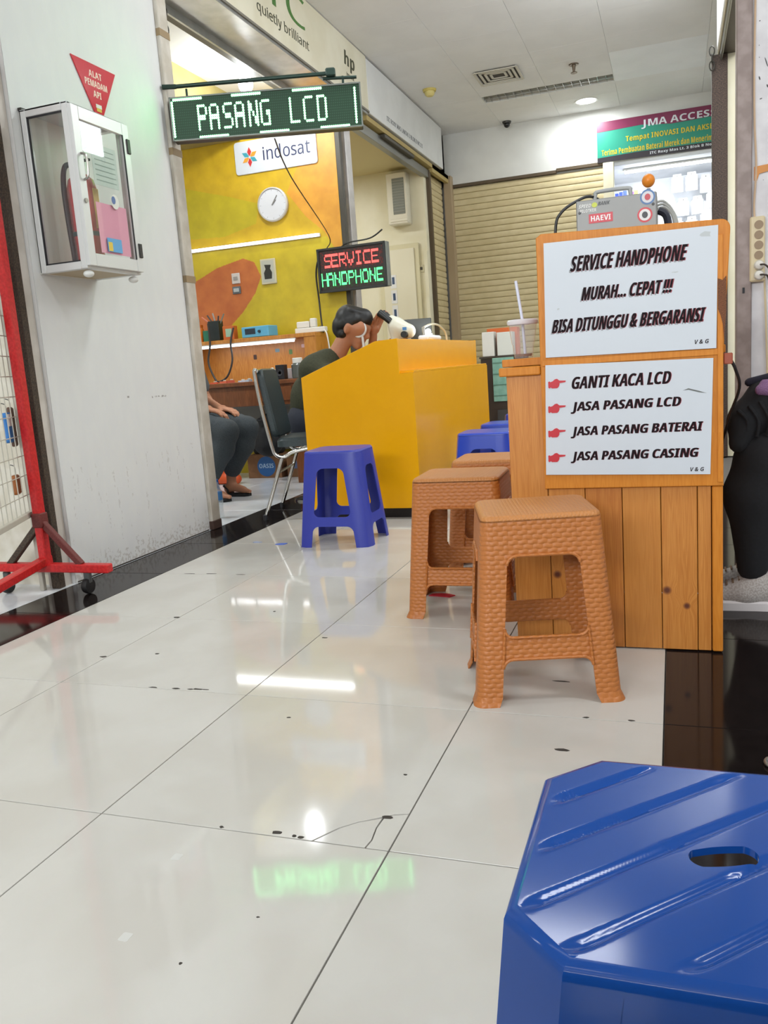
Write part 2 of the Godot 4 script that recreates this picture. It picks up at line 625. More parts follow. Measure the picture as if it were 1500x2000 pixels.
func _ready() -> void:
	rng.seed = 20240611
	# ---- camera
	var cam := Camera3D.new()
	cam.name = "camera"
	cam.fov = rad_to_deg(2.0 * atan(1000.0 / 1624.2))
	cam.position = Vector3(0, 0.8287, 0)
	cam.rotation = Vector3(-0.17310, 0.34278, -0.07230)
	cam.near = 0.05
	cam.current = true
	add_child(cam)
	# ---- environment and exposure
	var env := Environment.new()
	env.background_mode = Environment.BG_COLOR
	env.background_color = Color(0.0, 0.0, 0.0)
	env.tonemap_mode = Environment.TONE_MAPPER_LINEAR
	env.tonemap_exposure = 1.16
	env.sdfgi_enabled = true
	env.ssao_enabled = true
	env.ssil_enabled = true
	var we := WorldEnvironment.new()
	we.name = "environment"
	we.environment = env
	add_child(we)
	# ---- large lights: louvred ceiling fittings out of frame; those inside the shops are added fill
	for e in [[Vector3(-0.9, CEIL, -4.2), 2.6, "over the first shop front"], [Vector3(-1.14, CEIL, -1.6), 0.25, "over the tan stools"], [Vector3(-1.14, CEIL, 1.0), 0.6, "over the corridor entrance"], [Vector3(1.5, CEIL, -1.4), 3.2, "over the stall with the person in black trousers"], [Vector3(-3.8, CEIL, -0.6), 1.8, "over the stall with the wire grid panel"], [Vector3(1.7, CEIL, -5.2), 6.5, "added unseen inside the shop past the white wall"], [Vector3(-3.7, 2.85, -7.7), 2.6, "added unseen inside the cream shop"], [Vector3(-3.9, 3.01, -4.2), 3.6, "added unseen inside the mustard shop"]]:
		ceiling_lamp(e[0], e[1], e[2])
	var lb := thing("added_light_box", "unseen white light panel added at the corridor entrance for frontal light", "sign", Vector3(-1.0, 2.3, 3.955))  # added behind the camera to brighten the surfaces facing it
	obj("case", box(Vector3.ZERO, Vector3(3.2, 0.8, 0.08), 0.006), M("lamp_white", c8(225, 225, 220), 0.4), lb)
	obj("lit_face", box(Vector3(0, 0, -0.041), Vector3(3.1, 0.7, 0.004)), glow("added_light_box_glow", WHITE_LAMP, 2.0), lb)
	area_light("added_light_box_area", Vector3(-1.0, 2.3, 3.90), Vector3(0, 0, -1), Vector2(3.1, 0.7), WHITE_LAMP, 15.5)
	setting()
	var tb := thing("unseen_shade_table", "unseen dark table added to shade the front of the grooved blue stool", "table", Vector3(0.25, 0, 0.57))  # unseen blocker, added to keep light off the near stool front
	obj("top", box(Vector3(0, 0.785, 0), Vector3(1.2, 0.03, 0.6), 0.004), M("table_dark", c8(70, 52, 40), 0.5), tb)
	obj("front_panel", box(Vector3(0, 0.41, -0.27), Vector3(1.14, 0.72, 0.02), 0.002), M("table_dark"), tb)
	for x in [-0.5, 0.5]:
		for z in [-0.25, 0.25]:
			obj("leg", box(Vector3(x, 0.385, z), Vector3(0.05, 0.77, 0.05), 0.003), M("table_dark"), tb)
	shops()
	goods_shop_wall()
	left_side()
	stalls()
	stools()
	wood_counter()
	far_end()
	people()

# ------------------------------------------------------------------ ceiling lamps
func ceiling_lamp(at: Vector3, energy: float, where := "") -> void:
	var lit := energy > 0.0
	var t := thing("ceiling_lamp", "lit louvred fluorescent ceiling lamp " + where if lit else "unlit louvred fluorescent ceiling lamp beside the square air vent", "lamp", at, 0.0, "louvred ceiling lamps")
	var steel := M("louvre_steel", c8(205, 205, 203), 0.25, 0.9)
	var white := M("lamp_white", c8(225, 225, 220), 0.4)
	obj("housing", span(-0.63, 0.63, 0.07, 0.08, -0.12, 0.12), white, t)
	for s in [-1.0, 1.0]:
		obj("side_rail", box(Vector3(0, 0.035, 0.118 * s), Vector3(1.26, 0.07, 0.006), 0.001), white, t)
		obj("end_rail", box(Vector3(0.627 * s, 0.035, 0), Vector3(0.006, 0.07, 0.24), 0.001), white, t)
	var tm := glow("fluorescent", WHITE_LAMP, 3.0) if lit else M("tube_off", c8(235, 235, 230), 0.3)
	for s in [-0.055, 0.055]:
		obj("lamp_tube", tube(MB.new(), [Vector3(-0.6, 0.05, s), Vector3(0.6, 0.05, s)], 0.008, 10), tm, t, 40.0)
	var lm := mesh_of(box(Vector3.ZERO, Vector3(0.002, 0.035, 0.228)))
	for i in 15:
		put("louvre", lm, steel, t, Transform3D(Basis.IDENTITY, Vector3(-0.56 + 0.08 * i, 0.02, 0)))
	obj("louvre_spine", box(Vector3(0, 0.02, 0), Vector3(1.25, 0.035, 0.003)), steel, t)
	if lit:
		area_light("ceiling_lamp_area", Vector3(at.x, at.y - 0.01, at.z), Vector3.DOWN, Vector2(1.2, 0.22), WHITE_LAMP, energy)

# ------------------------------------------------------------------ the shell
func tile(parent, x0: float, x1: float, z0: float, z1: float, variants: Array) -> void:
	var g := 0.0028
	var key := "tile%d_%d" % [roundi((x1 - x0) * 1000), roundi((z1 - z0) * 1000)]
	if not cache.has(key):
		cache[key] = mesh_of(box(Vector3.ZERO, Vector3(x1 - x0 - g, 0.012, z1 - z0 - g), 0.0006))
	put("tile", cache[key], variants[rng.randi() % variants.size()], parent, Transform3D(Basis.IDENTITY, Vector3((x0 + x1) / 2, -0.006 + rng.randf() * 0.0002, (z0 + z1) / 2)))

func setting() -> void:
	var light_tiles := []
	for i in 3:
		light_tiles.append(mottled("cream_tile_%d" % i, c8(196 + i, 191 + i, 183 + i), c8(201 + i, 197 + i, 190 + i), 1.1 + 0.23 * i, 0.055, {"metallic_specular": 0.42}))
	var dark_tiles := []
	for i in 2:
		dark_tiles.append(mottled("dark_tile_%d" % i, c8(25 + i * 2, 20 + i * 2, 19 + i * 2), c8(30, 24, 23), 0.5, 0.09, {"metallic_specular": 0.28}, 0.03))
	var shop_tiles := [mottled("white_tile_a", c8(222, 225, 229), c8(232, 235, 238), 0.9, 0.15), mottled("white_tile_b", c8(218, 222, 226), c8(230, 233, 236), 0.7, 0.15)]
	var fl := struct("floor")
	obj("slab", span(-5.1, 3.1, -0.2, -0.009, -12.0, 4.1), M("grout", c8(92, 88, 84), 0.9), fl)
	var rows := []
	var z := 4.166
	while z > -3.7:
		rows.append(z)
		z -= 0.6
	rows.append(-3.977)
	z = -4.577
	while z > -12.0:
		rows.append(z)
		z -= 0.6
	var cols := [-2.138, -1.677, -1.077, -0.477, -0.03]
	for r in rows.size() - 1:
		var z1: float = rows[r]
		var z0: float = rows[r + 1]
		for c in cols.size() - 1:
			if c == 2 and absf(z1 + 1.234) < 0.01:
				continue
			tile(fl, cols[c], cols[c + 1], z0, z1, light_tiles)
		tile(fl, -2.445, -2.138, z0, z1, dark_tiles)
		tile(fl, -0.03, 0.27, z0, z1, dark_tiles)
		if z1 < 2.0 and z1 > -9.0:
			for c in 4:
				tile(fl, -2.445 - 0.6 * (c + 1), -2.445 - 0.6 * c, z0, z1, shop_tiles)
			if z1 > -3.7:
				for c in 3:
					tile(fl, 0.27 + 0.6 * c, 0.87 + 0.6 * c, z0, z1, shop_tiles)
	# the tile with the broken corner: three pieces with a gap between them
	var cx := [-1.0756, -0.4784, -1.8326, -1.2354]
	var lines := [[Vector2(cx[0], cx[3]), Vector2(cx[0], cx[2]), Vector2(cx[1], cx[2]), Vector2(cx[1], -1.3585), Vector2(-0.505, -1.3505), Vector2(-0.519, -1.341), Vector2(-0.564, -1.3115), Vector2(-0.592, -1.285), Vector2(-0.624, cx[3])],
		[Vector2(-0.620, cx[3]), Vector2(-0.589, -1.283), Vector2(-0.562, -1.3095), Vector2(-0.523, -1.332), Vector2(-0.524, -1.30), Vector2(-0.519, -1.26), Vector2(-0.5225, cx[3])],
		[Vector2(-0.5195, cx[3]), Vector2(-0.5165, -1.26), Vector2(-0.5215, -1.30), Vector2(-0.5195, -1.333), Vector2(-0.507, -1.346), Vector2(cx[1], -1.3555), Vector2(cx[1], cx[3])]]
	for l in lines:
		var poly := PackedVector2Array()
		for v in l:
			poly.append(Vector2(v.x, -v.y))
		obj("tile_piece", prism(MB.new(), poly, -0.012, 0.0, Transform3D(Basis(Vector3(1, 0, 0), Vector3(0, 0, -1), Vector3(0, 1, 0)), Vector3.ZERO), 0.0004), light_tiles[0], fl)
	# chips and dirt specks along the joints
	var dirt := M("floor_dirt", c8(62, 56, 50), 0.9)
	for s in [[-0.234, -1.668, 0.016, 0.007], [-0.698, -1.246, 0.013, 0.006], [-0.661, -1.242, 0.006, 0.004], [-0.648, -1.24, 0.008, 0.004], [-0.811, -1.24, 0.005, 0.004], [-1.369, -1.840, 0.016, 0.004], [-1.300, -1.842, 0.014, 0.005], [-1.255, -1.845, 0.01, 0.004], [-1.235, -1.848, 0.018, 0.005], [-1.21, -1.849, 0.01, 0.003], [-1.685, -2.445, 0.014, 0.007], [-1.527, -2.089, 0.008, 0.006], [-1.69, -2.04, 0.012, 0.007], [-1.05, -2.30, 0.012, 0.004], [-1.35, -2.55, 0.006, 0.005], [-0.683, -0.9, 0.003, 0.003], [-0.62, -1.02, 0.003, 0.002], [-0.53, -1.5, 0.005, 0.003], [-0.516, -1.337, 0.012, 0.006], [-0.9, -1.72, 0.006, 0.003], [-1.75, -3.04, 0.03, 0.004], [-1.9, -3.045, 0.03, 0.004], [-2.0, -3.04, 0.03, 0.004], [-0.1, -1.84, 0.008, 0.005], [-0.2, -1.84, 0.008, 0.004], [-0.28, -2.05, 0.025, 0.004]]:
		var poly := PackedVector2Array()
		for i in 9:
			var rr := 0.65 + rng.randf() * 0.5
			poly.append(Vector2(s[0] + cos(TAU * i / 9) * s[2] * rr, -s[1] + sin(TAU * i / 9) * s[3] * rr))
		obj("dirt_speck", prism(MB.new(), poly, 0.0, 0.0006, Transform3D(Basis(Vector3(1, 0, 0), Vector3(0, 0, -1), Vector3(0, 1, 0)), Vector3.ZERO)), dirt, fl)
	for e in [["paper_scrap", "small blue paper scrap on the floor in front of the indigo stool", -1.84, -3.62, 0.035, c8(80, 110, 200)], ["paper_scrap", "small grey paper scrap beside the blue scrap on the floor", -2.0, -3.66, 0.03, c8(150, 160, 186)], ["red_scrap", "red cloth scrap on the floor under the tan stools", -0.80, -2.80, 0.05, c8(186, 30, 50)]]:
		var poly := PackedVector2Array()
		for i in 7:
			var rr: float = e[4] * (0.6 + rng.randf() * 0.5)
			poly.append(Vector2(cos(TAU * i / 7) * rr, sin(TAU * i / 7) * rr * 0.6))
		var sc := obj(e[0], prism(MB.new(), poly, 0.0, 0.003, Transform3D(Basis(Vector3(1, 0, 0), Vector3(0, 0, -1), Vector3(0, 1, 0)), Vector3.ZERO), 0.001), M("scrap_" + e[1], e[5], 0.6), null, 0.0, Vector3(e[2], 0.0003, e[3]))
		tag(sc, e[1], "scrap")
	for e in [[-0.841, -1.135], [-0.80, -0.93]]:
		obj("glue_mark", prism(MB.new(), rrect(0.017, 0.019, 0.003, 3, Vector2(e[0], -e[1])), 0.0, 0.0004, Transform3D(Basis(Vector3(1, 0, 0), Vector3(0, 0, -1), Vector3(0, 1, 0)), Vector3.ZERO)), M("glue_pale", c8(205, 203, 198), 0.4), fl)
	var kr := []
	for k in 20:
		kr.append(Vector3(cos(TAU * k / 20) * 0.022, 0.005, sin(TAU * k / 20) * 0.022))
	var ring := thing("key_ring", "bright steel ring lying on the dark floor strip", "ring", Vector3(0.185, 0, -1.68))
	obj("ring", tube(MB.new(), kr, 0.0045, 8, true), M("handle_steel", c8(160, 156, 148), 0.3, 0.8), ring, 60.0)
	# ceiling
	var ce := struct("ceiling")
	var panel := mottled("ceiling_panel", c8(230, 230, 229), c8(234, 234, 233), 1.6, 0.85)
	var fresh := mottled("ceiling_panel_new", c8(238, 240, 242), c8(242, 244, 246), 1.6, 0.5)
	obj("slab", span(-5.1, 3.1, CEIL + 0.1, CEIL + 0.3, -12.0, 4.1), M("slab_grey", c8(120, 120, 118), 0.9), ce)
	var xs := [-5.0, -3.6, -2.38, -1.77, -0.51, 0.30, 1.6, 3.0]
	var lamps := [Vector2(-0.9, -4.2), Vector2(-1.14, -1.6), Vector2(-1.14, 1.0), Vector2(1.5, -1.4), Vector2(-3.8, -0.6), Vector2(1.7, -5.2), Vector2(-1.14, -8.78)]
	var zs := [-11.9, -10.4, -9.82, -9.24, -8.9, -8.66, -8.06, -7.68, -7.09, -6.51, -5.9, -5.32, -5.08, -4.7, -4.32, -4.08, -3.5, -2.9, -2.3, -1.72, -1.52, -1.48, -1.28, -0.72, -0.48, 0.2, 0.88, 1.12, 1.9, 2.8, 4.0]
	for i in xs.size() - 1:
		for j in zs.size() - 1:
			var x0: float = xs[i]
			var x1: float = xs[i + 1]
			var z0: float = zs[j]
			var z1: float = zs[j + 1]
			var mid := Vector2((x0 + x1) / 2, (z0 + z1) / 2)
			var m := fresh if i == 4 and z0 > -8.95 and z1 < -8.0 else panel
			var hole := false
			for l in lamps:
				if z1 > l.y - 0.1 and z0 < l.y + 0.1 and x1 > l.x - 0.5 and x0 < l.x + 0.5:
					hole = true
					for e in [[x0, l.x - 0.631], [l.x + 0.631, x1]]:
						if e[1] - e[0] > 0.01:
							obj("panel", span(e[0], e[1] - 0.003, CEIL, CEIL + 0.012, z0, z1 - 0.0015), m, ce)
			if not hole:
				if i == 3:
					obj("panel", span(x0, -1.1415, CEIL + rng.randf() * 0.0007, CEIL + 0.012, z0, z1 - 0.0015, 0.001), m, ce)
					obj("panel", span(-1.14, x1 - 0.0015, CEIL + rng.randf() * 0.0007, CEIL + 0.012, z0, z1 - 0.0015, 0.001), m, ce)
				else:
					obj("panel", span(x0, x1 - 0.0015, CEIL + rng.randf() * 0.0007, CEIL + 0.012, z0, z1 - 0.0015, 0.001), m, ce)
	# outer walls that close the hall
	var plain := mottled("hall_wall", c8(214, 214, 209), c8(222, 222, 217), 2.0, 0.7)
	obj("wall_panel", span(-5.1, 3.1, 0, 3.6, 4.0, 4.15), plain, struct("wall_entrance"))
	obj("wall_panel", span(-5.15, -5.0, 0, 3.6, -12.0, 4.1), plain, struct("wall_outer_left"))
	obj("wall_panel", span(3.0, 3.15, 0, 3.6, -12.0, 4.1), plain, struct("wall_outer_right"))
	obj("wall_panel", span(-5.1, 3.1, 0, 3.6, -12.1, -11.9), plain, struct("wall_outer_back"))

# ------------------------------------------------------------------ shops along the left of the corridor
func shops() -> void:
	# --- the white pillar with scuffs near its foot
	var n := FastNoiseLite.new()
	n.seed = 5
	n.frequency = 0.03
	n.fractal_octaves = 4
	var fine := FastNoiseLite.new()
	fine.seed = 9
	fine.frequency = 0.12
	var tex := paint(384, 1152, func(x, y):
		var h: float = 3.4 * (1.0 - y / 1152.0)
		var a := c8(219, 219, 217).lerp(c8(216, 216, 215), clampf(n.get_noise_2d(x, y * 0.4) + 0.5, 0, 1))
		var streak := n.get_noise_2d(x * 2.6 + 300, y * 0.35)
		var grit := fine.get_noise_2d(x, y)
		var edge := 0.10 + 0.10 * n.get_noise_2d(x * 1.2, 40)
		if h < edge * 0.75 and grit > -0.05 + h * 4.0:
			a = a.lerp(c8(172, 166, 158), 0.5)
		elif h < 0.5 and streak > 0.42 and grit > 0.05:
			a = a.lerp(c8(186, 182, 178), 0.5)
		if absf(x - 180) < 3 and absf(y - 890) < 2 or absf(x - 267) < 22 and absf(y - 894) < 2 and grit > 0.1:
			a = c8(150, 146, 142)
		return a)
	var pil := struct("wall_pillar")
	obj("core", span(-2.82, -2.452, 0, 3.4, -3.97, -2.85), M("pillar_paint", c8(220, 220, 218), 0.7), pil)
	var face := M("pillar_face", Color.WHITE, 0.65)
	face.albedo_texture = tex
	patch_quad("painted_face", 1.12, 3.4, face, pil, Transform3D(Basis(Vector3.UP, PI / 2), Vector3(-2.4505, 1.7, -3.41)))
	var beige := mottled("beige_jamb", c8(196, 188, 178), c8(208, 200, 191), 0.6, 0.6)
	obj("side_strip", span(-2.55, -2.47, 0.0, 3.4, -2.848, -2.80), beige, pil)
	obj("rough_edge", span(-2.52, -2.4475, 0.0, 0.007, -3.96, -2.86, 0.003), M("floor_dirt"), pil)
	# steel jamb at the far end of the pillar
	var jamb := struct("trim_1")
	var steel := mottled("worn_steel", c8(188, 180, 166), c8(204, 197, 186), 0.5, 0.45, {"metallic": 0.15}, 0.012)
	obj("post", span(-2.51, -2.43, 0.0, 3.0, -4.06, -3.972, 0.004), steel, jamb)
	var tape := M("tape_brown", c8(150, 128, 96), 0.6)
	for y in [1.34, 1.98, 2.55]:
		obj("tape_strip", span(-2.512, -2.428, y, y + 0.035, -4.062, -3.971), tape, jamb)
	obj("rust_foot", span(-2.514, -2.426, 0.0, 0.05, -4.064, -3.969, 0.004), M("rust", c8(70, 50, 42), 0.9), jamb)
	# near partition of the first shop
	var plain: StandardMaterial3D = mats["hall_wall"]
	obj("wall_panel", span(-5.0, -2.8, 0, 3.36, -3.6, -3.4), plain, struct("wall_partition_near"))
	# --- first shop: ceiling, bulkhead, painted wall
	var sc := struct("ceiling_shop")
	obj("board", span(-5.0, -2.66, 3.02, 3.06, -6.4, -3.6), mottled("shop_ceiling", c8(222, 222, 218), c8(230, 230, 226), 1.5, 0.6), sc)
	obj("bulkhead", span(-5.0, -3.28, 2.70, 3.02, -6.39, -4.6), mottled("bulkhead_olive", c8(150, 138, 84), c8(158, 146, 92), 1.0, 0.7), sc)
	var leaf := PackedVector2Array([Vector2(-4.4, 1.2), Vector2(-4.1, 1.5), Vector2(-3.9, 1.62), Vector2(-3.6, 1.74), Vector2(-3.35, 1.79), Vector2(-3.25, 1.75), Vector2(-3.2, 1.63), Vector2(-3.27, 1.5), Vector2(-3.4, 1.36), Vector2(-3.6, 1.2), Vector2(-3.9, 1.0), Vector2(-4.4, 0.8)])
	var band := PackedVector2Array([Vector2(-2.4, 3.1), Vector2(-2.78, 3.1), Vector2(-2.72, 2.7), Vector2(-2.78, 2.45), Vector2(-2.9, 2.25), Vector2(-2.75, 2.05), Vector2(-2.6, 1.92), Vector2(-2.52, 1.78), Vector2(-2.4, 1.75)])
	var lime := PackedVector2Array([Vector2(-4.4, 2.36), Vector2(-3.9, 2.42), Vector2(-3.4, 2.28), Vector2(-3.16, 2.2), Vector2(-3.2, 2.05), Vector2(-3.5, 1.98), Vector2(-4.4, 2.02)])
	var ytex := paint(384, 600, func(x, y):
		var p := Vector2(-4.4 + x / 384.0 * 1.95, 3.02 * (1.0 - y / 600.0))
		var g := n.get_noise_2d(x, y) * 0.06
		var col := c8(205, 168, 28)
		if Geometry2D.is_point_in_polygon(p, leaf):
			col = c8(196, 108, 50)
		elif Geometry2D.is_point_in_polygon(p, band):
			col = c8(222, 156, 50)
		elif Geometry2D.is_point_in_polygon(p, lime):
			col = c8(192, 174, 28)
		elif p.y < 1.88:
			col = c8(202, 178, 30)
		return Color(col.r + g, col.g + g, col.b + g * 0.5))
	var yw := struct("wall_painted")
	obj("core", span(-5.0, -2.47, 0, 2.845, -6.52, -6.402), M("wall_mustard", c8(205, 170, 30), 0.6), yw)
	obj("core", span(-5.0, -2.8, 2.845, 3.36, -6.52, -6.402), M("wall_mustard"), yw)
	var ym := M("painted_wall", Color.WHITE, 0.45)
	ym.albedo_texture = ytex
	patch_quad("mural", 1.93, 3.02, ym, yw, Transform3D(Basis.IDENTITY, Vector3(-3.435, 1.51, -6.401)))
	# end posts of the painted wall
	var trim2 := struct("trim_2")
	obj("dark_post", span(-2.47, -2.43, 0, 2.92, -6.45, -6.40, 0.003), M("post_dark", c8(70, 66, 58), 0.5, 0.3), trim2)
	obj("grey_post", span(-2.50, -2.42, 0, 2.92, -6.62, -6.50, 0.003), mottled("post_grey", c8(176, 172, 170), c8(190, 186, 184), 0.5, 0.4, {"metallic": 0.3}), trim2)
	# --- second shop: cream partition with door, air conditioner
	var cream := mottled("cream_wall", c8(222, 215, 186), c8(229, 223, 198), 1.5, 0.6)
	var w2 := struct("wall_partition_far")
	obj("wall_panel", span(-5.0, -2.47, 0, 3.36, -9.05, -8.9), cream, w2)
	obj("side_panel", span(-5.0, -2.62, 2.86, 3.0, -8.9, -6.53), M("cream_soffit", c8(206, 190, 140), 0.7), struct("ceiling_second_shop"))
	var d := struct("door_1")
	obj("frame", span(-3.02, -2.56, 0, 2.10, -8.9, -8.87, 0.004), M("door_frame", c8(214, 206, 172), 0.6), d)
	var leaf_door := obj("leaf", span(-2.97, -2.61, 0, 2.05, -8.88, -8.855, 0.004), M("door_leaf", c8(226, 220, 196), 0.5), d)
	obj("door_handle", tube(MB.new(), [Vector3(-2.64, 1.0, -8.855), Vector3(-2.64, 1.0, -8.815), Vector3(-2.73, 1.0, -8.815)], 0.009, 8), M("handle_steel"), leaf_door, 50.0)
	obj("plate", span(-2.50, -2.46, 0, 2.0, -8.9, -8.84, 0.003), cream, d)
	var note := M("paper_white", c8(226, 226, 224), 0.7)
	var blue_print := M("print_blue", c8(60, 80, 110), 0.6)
	for i in 3:
		var t := thing("notice_strip", ["small printed notice at the top of the cream door", "small printed notice in the middle of the cream door", "small printed notice at the bottom of the strip on the cream door"][i], "notice", Vector3(-2.86, 1.72 - 0.16 * i, -8.853))
		obj("sheet", box(Vector3.ZERO, Vector3(0.065, 0.14, 0.002)), note, t)
		obj("print", box(Vector3(0, 0.01 - 0.01 * i, 0.0015), Vector3(0.028, 0.075, 0.001)), blue_print, t)
	var ac := thing("air_conditioner", "cream boxy air conditioner with a dark grille on the cream wall", "air conditioner", Vector3(-2.73, 2.30, -8.895))
	obj("housing", box(Vector3(0, 0.25, 0.07), Vector3(0.22, 0.52, 0.14), 0.01), M("ac_cream", c8(216, 210, 190), 0.5), ac)
	obj("grille", box(Vector3(0.02, 0.27, 0.142), Vector3(0.13, 0.36, 0.006), 0.002), M("ac_grille", c8(120, 122, 112), 0.5), ac)
	for i in 12:
		obj("slat", box(Vector3(0.02, 0.115 + i * 0.028, 0.147), Vector3(0.125, 0.006, 0.008)), M("ac_slat", c8(152, 152, 140), 0.5), ac)
	obj("outlet", box(Vector3(0.01, 0.03, 0.142), Vector3(0.19, 0.03, 0.012), 0.003), M("ac_cream"), ac)
	var sw := thing("wall_switch", "small cream wall switch plate beside the shutter rail", "switch", Vector3(-2.555, 1.83, -8.898))
	obj("plate", box(Vector3(0, 0, 0.004), Vector3(0.075, 0.075, 0.008), 0.002), M("switch_cream", c8(205, 198, 170), 0.5), sw)
	obj("rocker", box(Vector3(0, 0, 0.010), Vector3(0.04, 0.03, 0.006), 0.001), M("switch_dark", c8(70, 66, 60), 0.5), sw)
	# --- fascias over the shops, with shutter housing under them
	var fa := thing("shop_fascia", "cream fascia board with green and black lettering above the shop", "fascia", Vector3(-2.38, 0, 0))
	obj("board", span(-0.28, 0, 2.92, 3.355, -7.02, -3.98, 0.004), mottled("fascia_cream", c8(216, 210, 186), c8(224, 219, 198), 1.4, 0.45), fa)
	obj("edge_strip", span(-0.01, 0.004, 2.915, 2.93, -7.02, -3.98), M("edge_dark", c8(120, 116, 106), 0.5), fa)
	var gd := M("ink_green", c8(70, 120, 48), 0.5)
	var gk := M("ink_dark", c8(60, 62, 40), 0.5)
	letters("lettering", "HTC", "Droid Sans", false, 1.0, 0.2, gd, fa, Vector3(0.001, 3.235, -5.28), PI / 2)
	letters("lettering", "quietly brilliant", "Droid Sans", false, 0.78, 0.085, gk, fa, Vector3(0.001, 3.045, -5.42), PI / 2)
	letters("lettering", "hp", "Droid Sans", true, 0.22, 0.14, gk, fa, Vector3(0.001, 3.185, -6.62), PI / 2, 0.15)
	letters("lettering", "invent", "Droid Sans", false, 0.16, 0.03, gk, fa, Vector3(0.001, 3.085, -6.62), PI / 2)
	var sof := struct("trim_3")
	var galv := mottled("galvanised", c8(168, 170, 168), c8(180, 182, 180), 0.5, 0.3, {"metallic": 0.7}, 0.012)
	obj("soffit_plate", span(-2.66, -2.385, 2.895, 2.918, -7.0, -4.06), galv, sof)
	obj("rail", span(-2.72, -2.66, 2.86, 2.99, -7.0, -4.06, 0.004), M("rail_dark", c8(92, 92, 86), 0.45, 0.5), sof)
	obj("rail_lip", span(-2.66, -2.645, 2.85, 2.90, -7.0, -4.06), galv, sof)
	obj("lintel", span(-2.78, -2.70, 2.99, 3.4, -9.7, -3.98), plain, sof)
	var fb := thing("shop_fascia", "plain white fascia board with one small line of grey print", "fascia", Vector3(-2.38, 0, 0))
	obj("board", span(-0.22, 0, 2.915, 3.345, -9.42, -7.025, 0.004), mottled("fascia_white", c8(216, 217, 216), c8(222, 223, 222), 1.4, 0.4), fb)
	letters("lettering", "ITC ROXY MAS LANTAI 3 BLOK B NO.21", "Droid Sans", false, 1.12, 0.04, M("ink_grey", c8(110, 112, 116), 0.5), fb, Vector3(0.001, 2.985, -8.05), PI / 2)
	var s2 := struct("trim_4")
	obj("soffit_plate", span(-2.6, -2.40, 2.86, 2.90, -9.75, -7.0), M("soffit_ochre", c8(176, 156, 100), 0.7), s2)
	obj("rail", span(-2.50, -2.44, 2.76, 2.84, -9.02, -6.62, 0.003), M("rail_steel", c8(130, 130, 124), 0.35, 0.6), s2)
	obj("shutter_rail", span(-2.50, -2.43, 0.0, 2.84, -9.06, -9.0, 0.003), M("rail_brown", c8(92, 78, 60), 0.5, 0.3), s2)
	obj("bracket", box(Vector3(-2.42, 2.835, -7.9), Vector3(0.05, 0.03, 0.9), 0.003), M("post_dark"), s2)
	chain("hanging_chain", "short steel chain hanging at the shop rail above the white pillar", Vector3(-2.62, 2.85, -4.35), 3)

func chain(called: String, label: String, at: Vector3, links: int) -> void:
	var t := thing(called, label, "chain", at)
	var m := M("chain_steel", c8(70, 68, 64), 0.4, 0.7)
	for i in links:
		var pts := []
		for k in 14:
			var a := TAU * k / 14
			var v := Vector3(cos(a) * 0.016, sin(a) * 0.030, 0)
			if i % 2:
				v = Vector3(0, v.y, v.x)
			pts.append(v + Vector3(0, -0.03 - i * 0.046, 0))
		obj("link", tube(MB.new(), pts, 0.0045, 6, true), m, t, 60.0)

# ------------------------------------------------------------------ LED boards
const GLYPH := {
	"A": "01110 10001 10001 11111 10001 10001 10001",
	"C": "01111 10000 10000 10000 10000 10000 01111",
	"D": "11110 10001 10001 10001 10001 10001 11110",
	"E": "11111 10000 10000 11110 10000 10000 11111",
	"G": "01111 10000 10000 10011 10001 10001 01111",
	"H": "10001 10001 10001 11111 10001 10001 10001",
	"I": "01110 00100 00100 00100 00100 00100 01110",
	"L": "10000 10000 10000 10000 10000 10000 11111",
	"N": "10001 11001 11001 10101 10011 10011 10001",
	"O": "01110 10001 10001 10001 10001 10001 01110",
	"P": "11110 10001 10001 11110 10000 10000 10000",
	"R": "11110 10001 10001 11110 10100 10010 10001",
	"S": "01111 10000 10000 01110 00001 00001 11110",
	"V": "10001 10001 10001 10001 01010 01010 00100",
}

func glyph_on(ch: String, u: float, v: float) -> bool:
	var row: String = GLYPH[ch].split(" ")[clampi(int(v * 7.0), 0, 6)]
	return row[clampi(int(u * 5.0), 0, 4)] == "1"

func write_dots(grid: Dictionary, text: String, x0: int, y0: int, w: int, h: int, pitch: float, colour: Color) -> void:
	for k in text.length():
		if text[k] == " ":
			continue
		for y in h:
			for x in w:
				if glyph_on(text[k], (x + 0.5) / w, (y + 0.5) / h):
					grid[Vector2i(x0 + int(k * pitch) + x, y0 + y)] = colour

func dots_texture(grid: Dictionary, w: int, h: int, off: Color, px := 8) -> Array:
	var face := Image.create(w * px, h * px, false, Image.FORMAT_RGB8)
	face.fill(off)
	var lit := Image.create(w * px, h * px, false, Image.FORMAT_RGB8)
	lit.fill(Color.BLACK)
	for y in h:
		for x in w:
			var on: bool = grid.has(Vector2i(x, y))
			for j in px:
				for i in px:
					var d := Vector2(i + 0.5 - px / 2.0, j + 0.5 - px / 2.0).length() / (px / 2.0)
					if on and d < 1.06:
						lit.set_pixel(x * px + i, y * px + j, grid[Vector2i(x, y)])
					elif d < 0.6:
						face.set_pixel(x * px + i, y * px + j, off.lightened(0.12))
	return [ImageTexture.create_from_image(face), ImageTexture.create_from_image(lit)]

func led_material(key: String, tex: Array, energy: float) -> StandardMaterial3D:
	var m := M(key, Color.WHITE, 0.5)
	m.albedo_texture = tex[0]
	m.emission_enabled = true
	m.emission = Color.BLACK
	m.emission_texture = tex[1]
	m.emission_energy_multiplier = energy
	return m

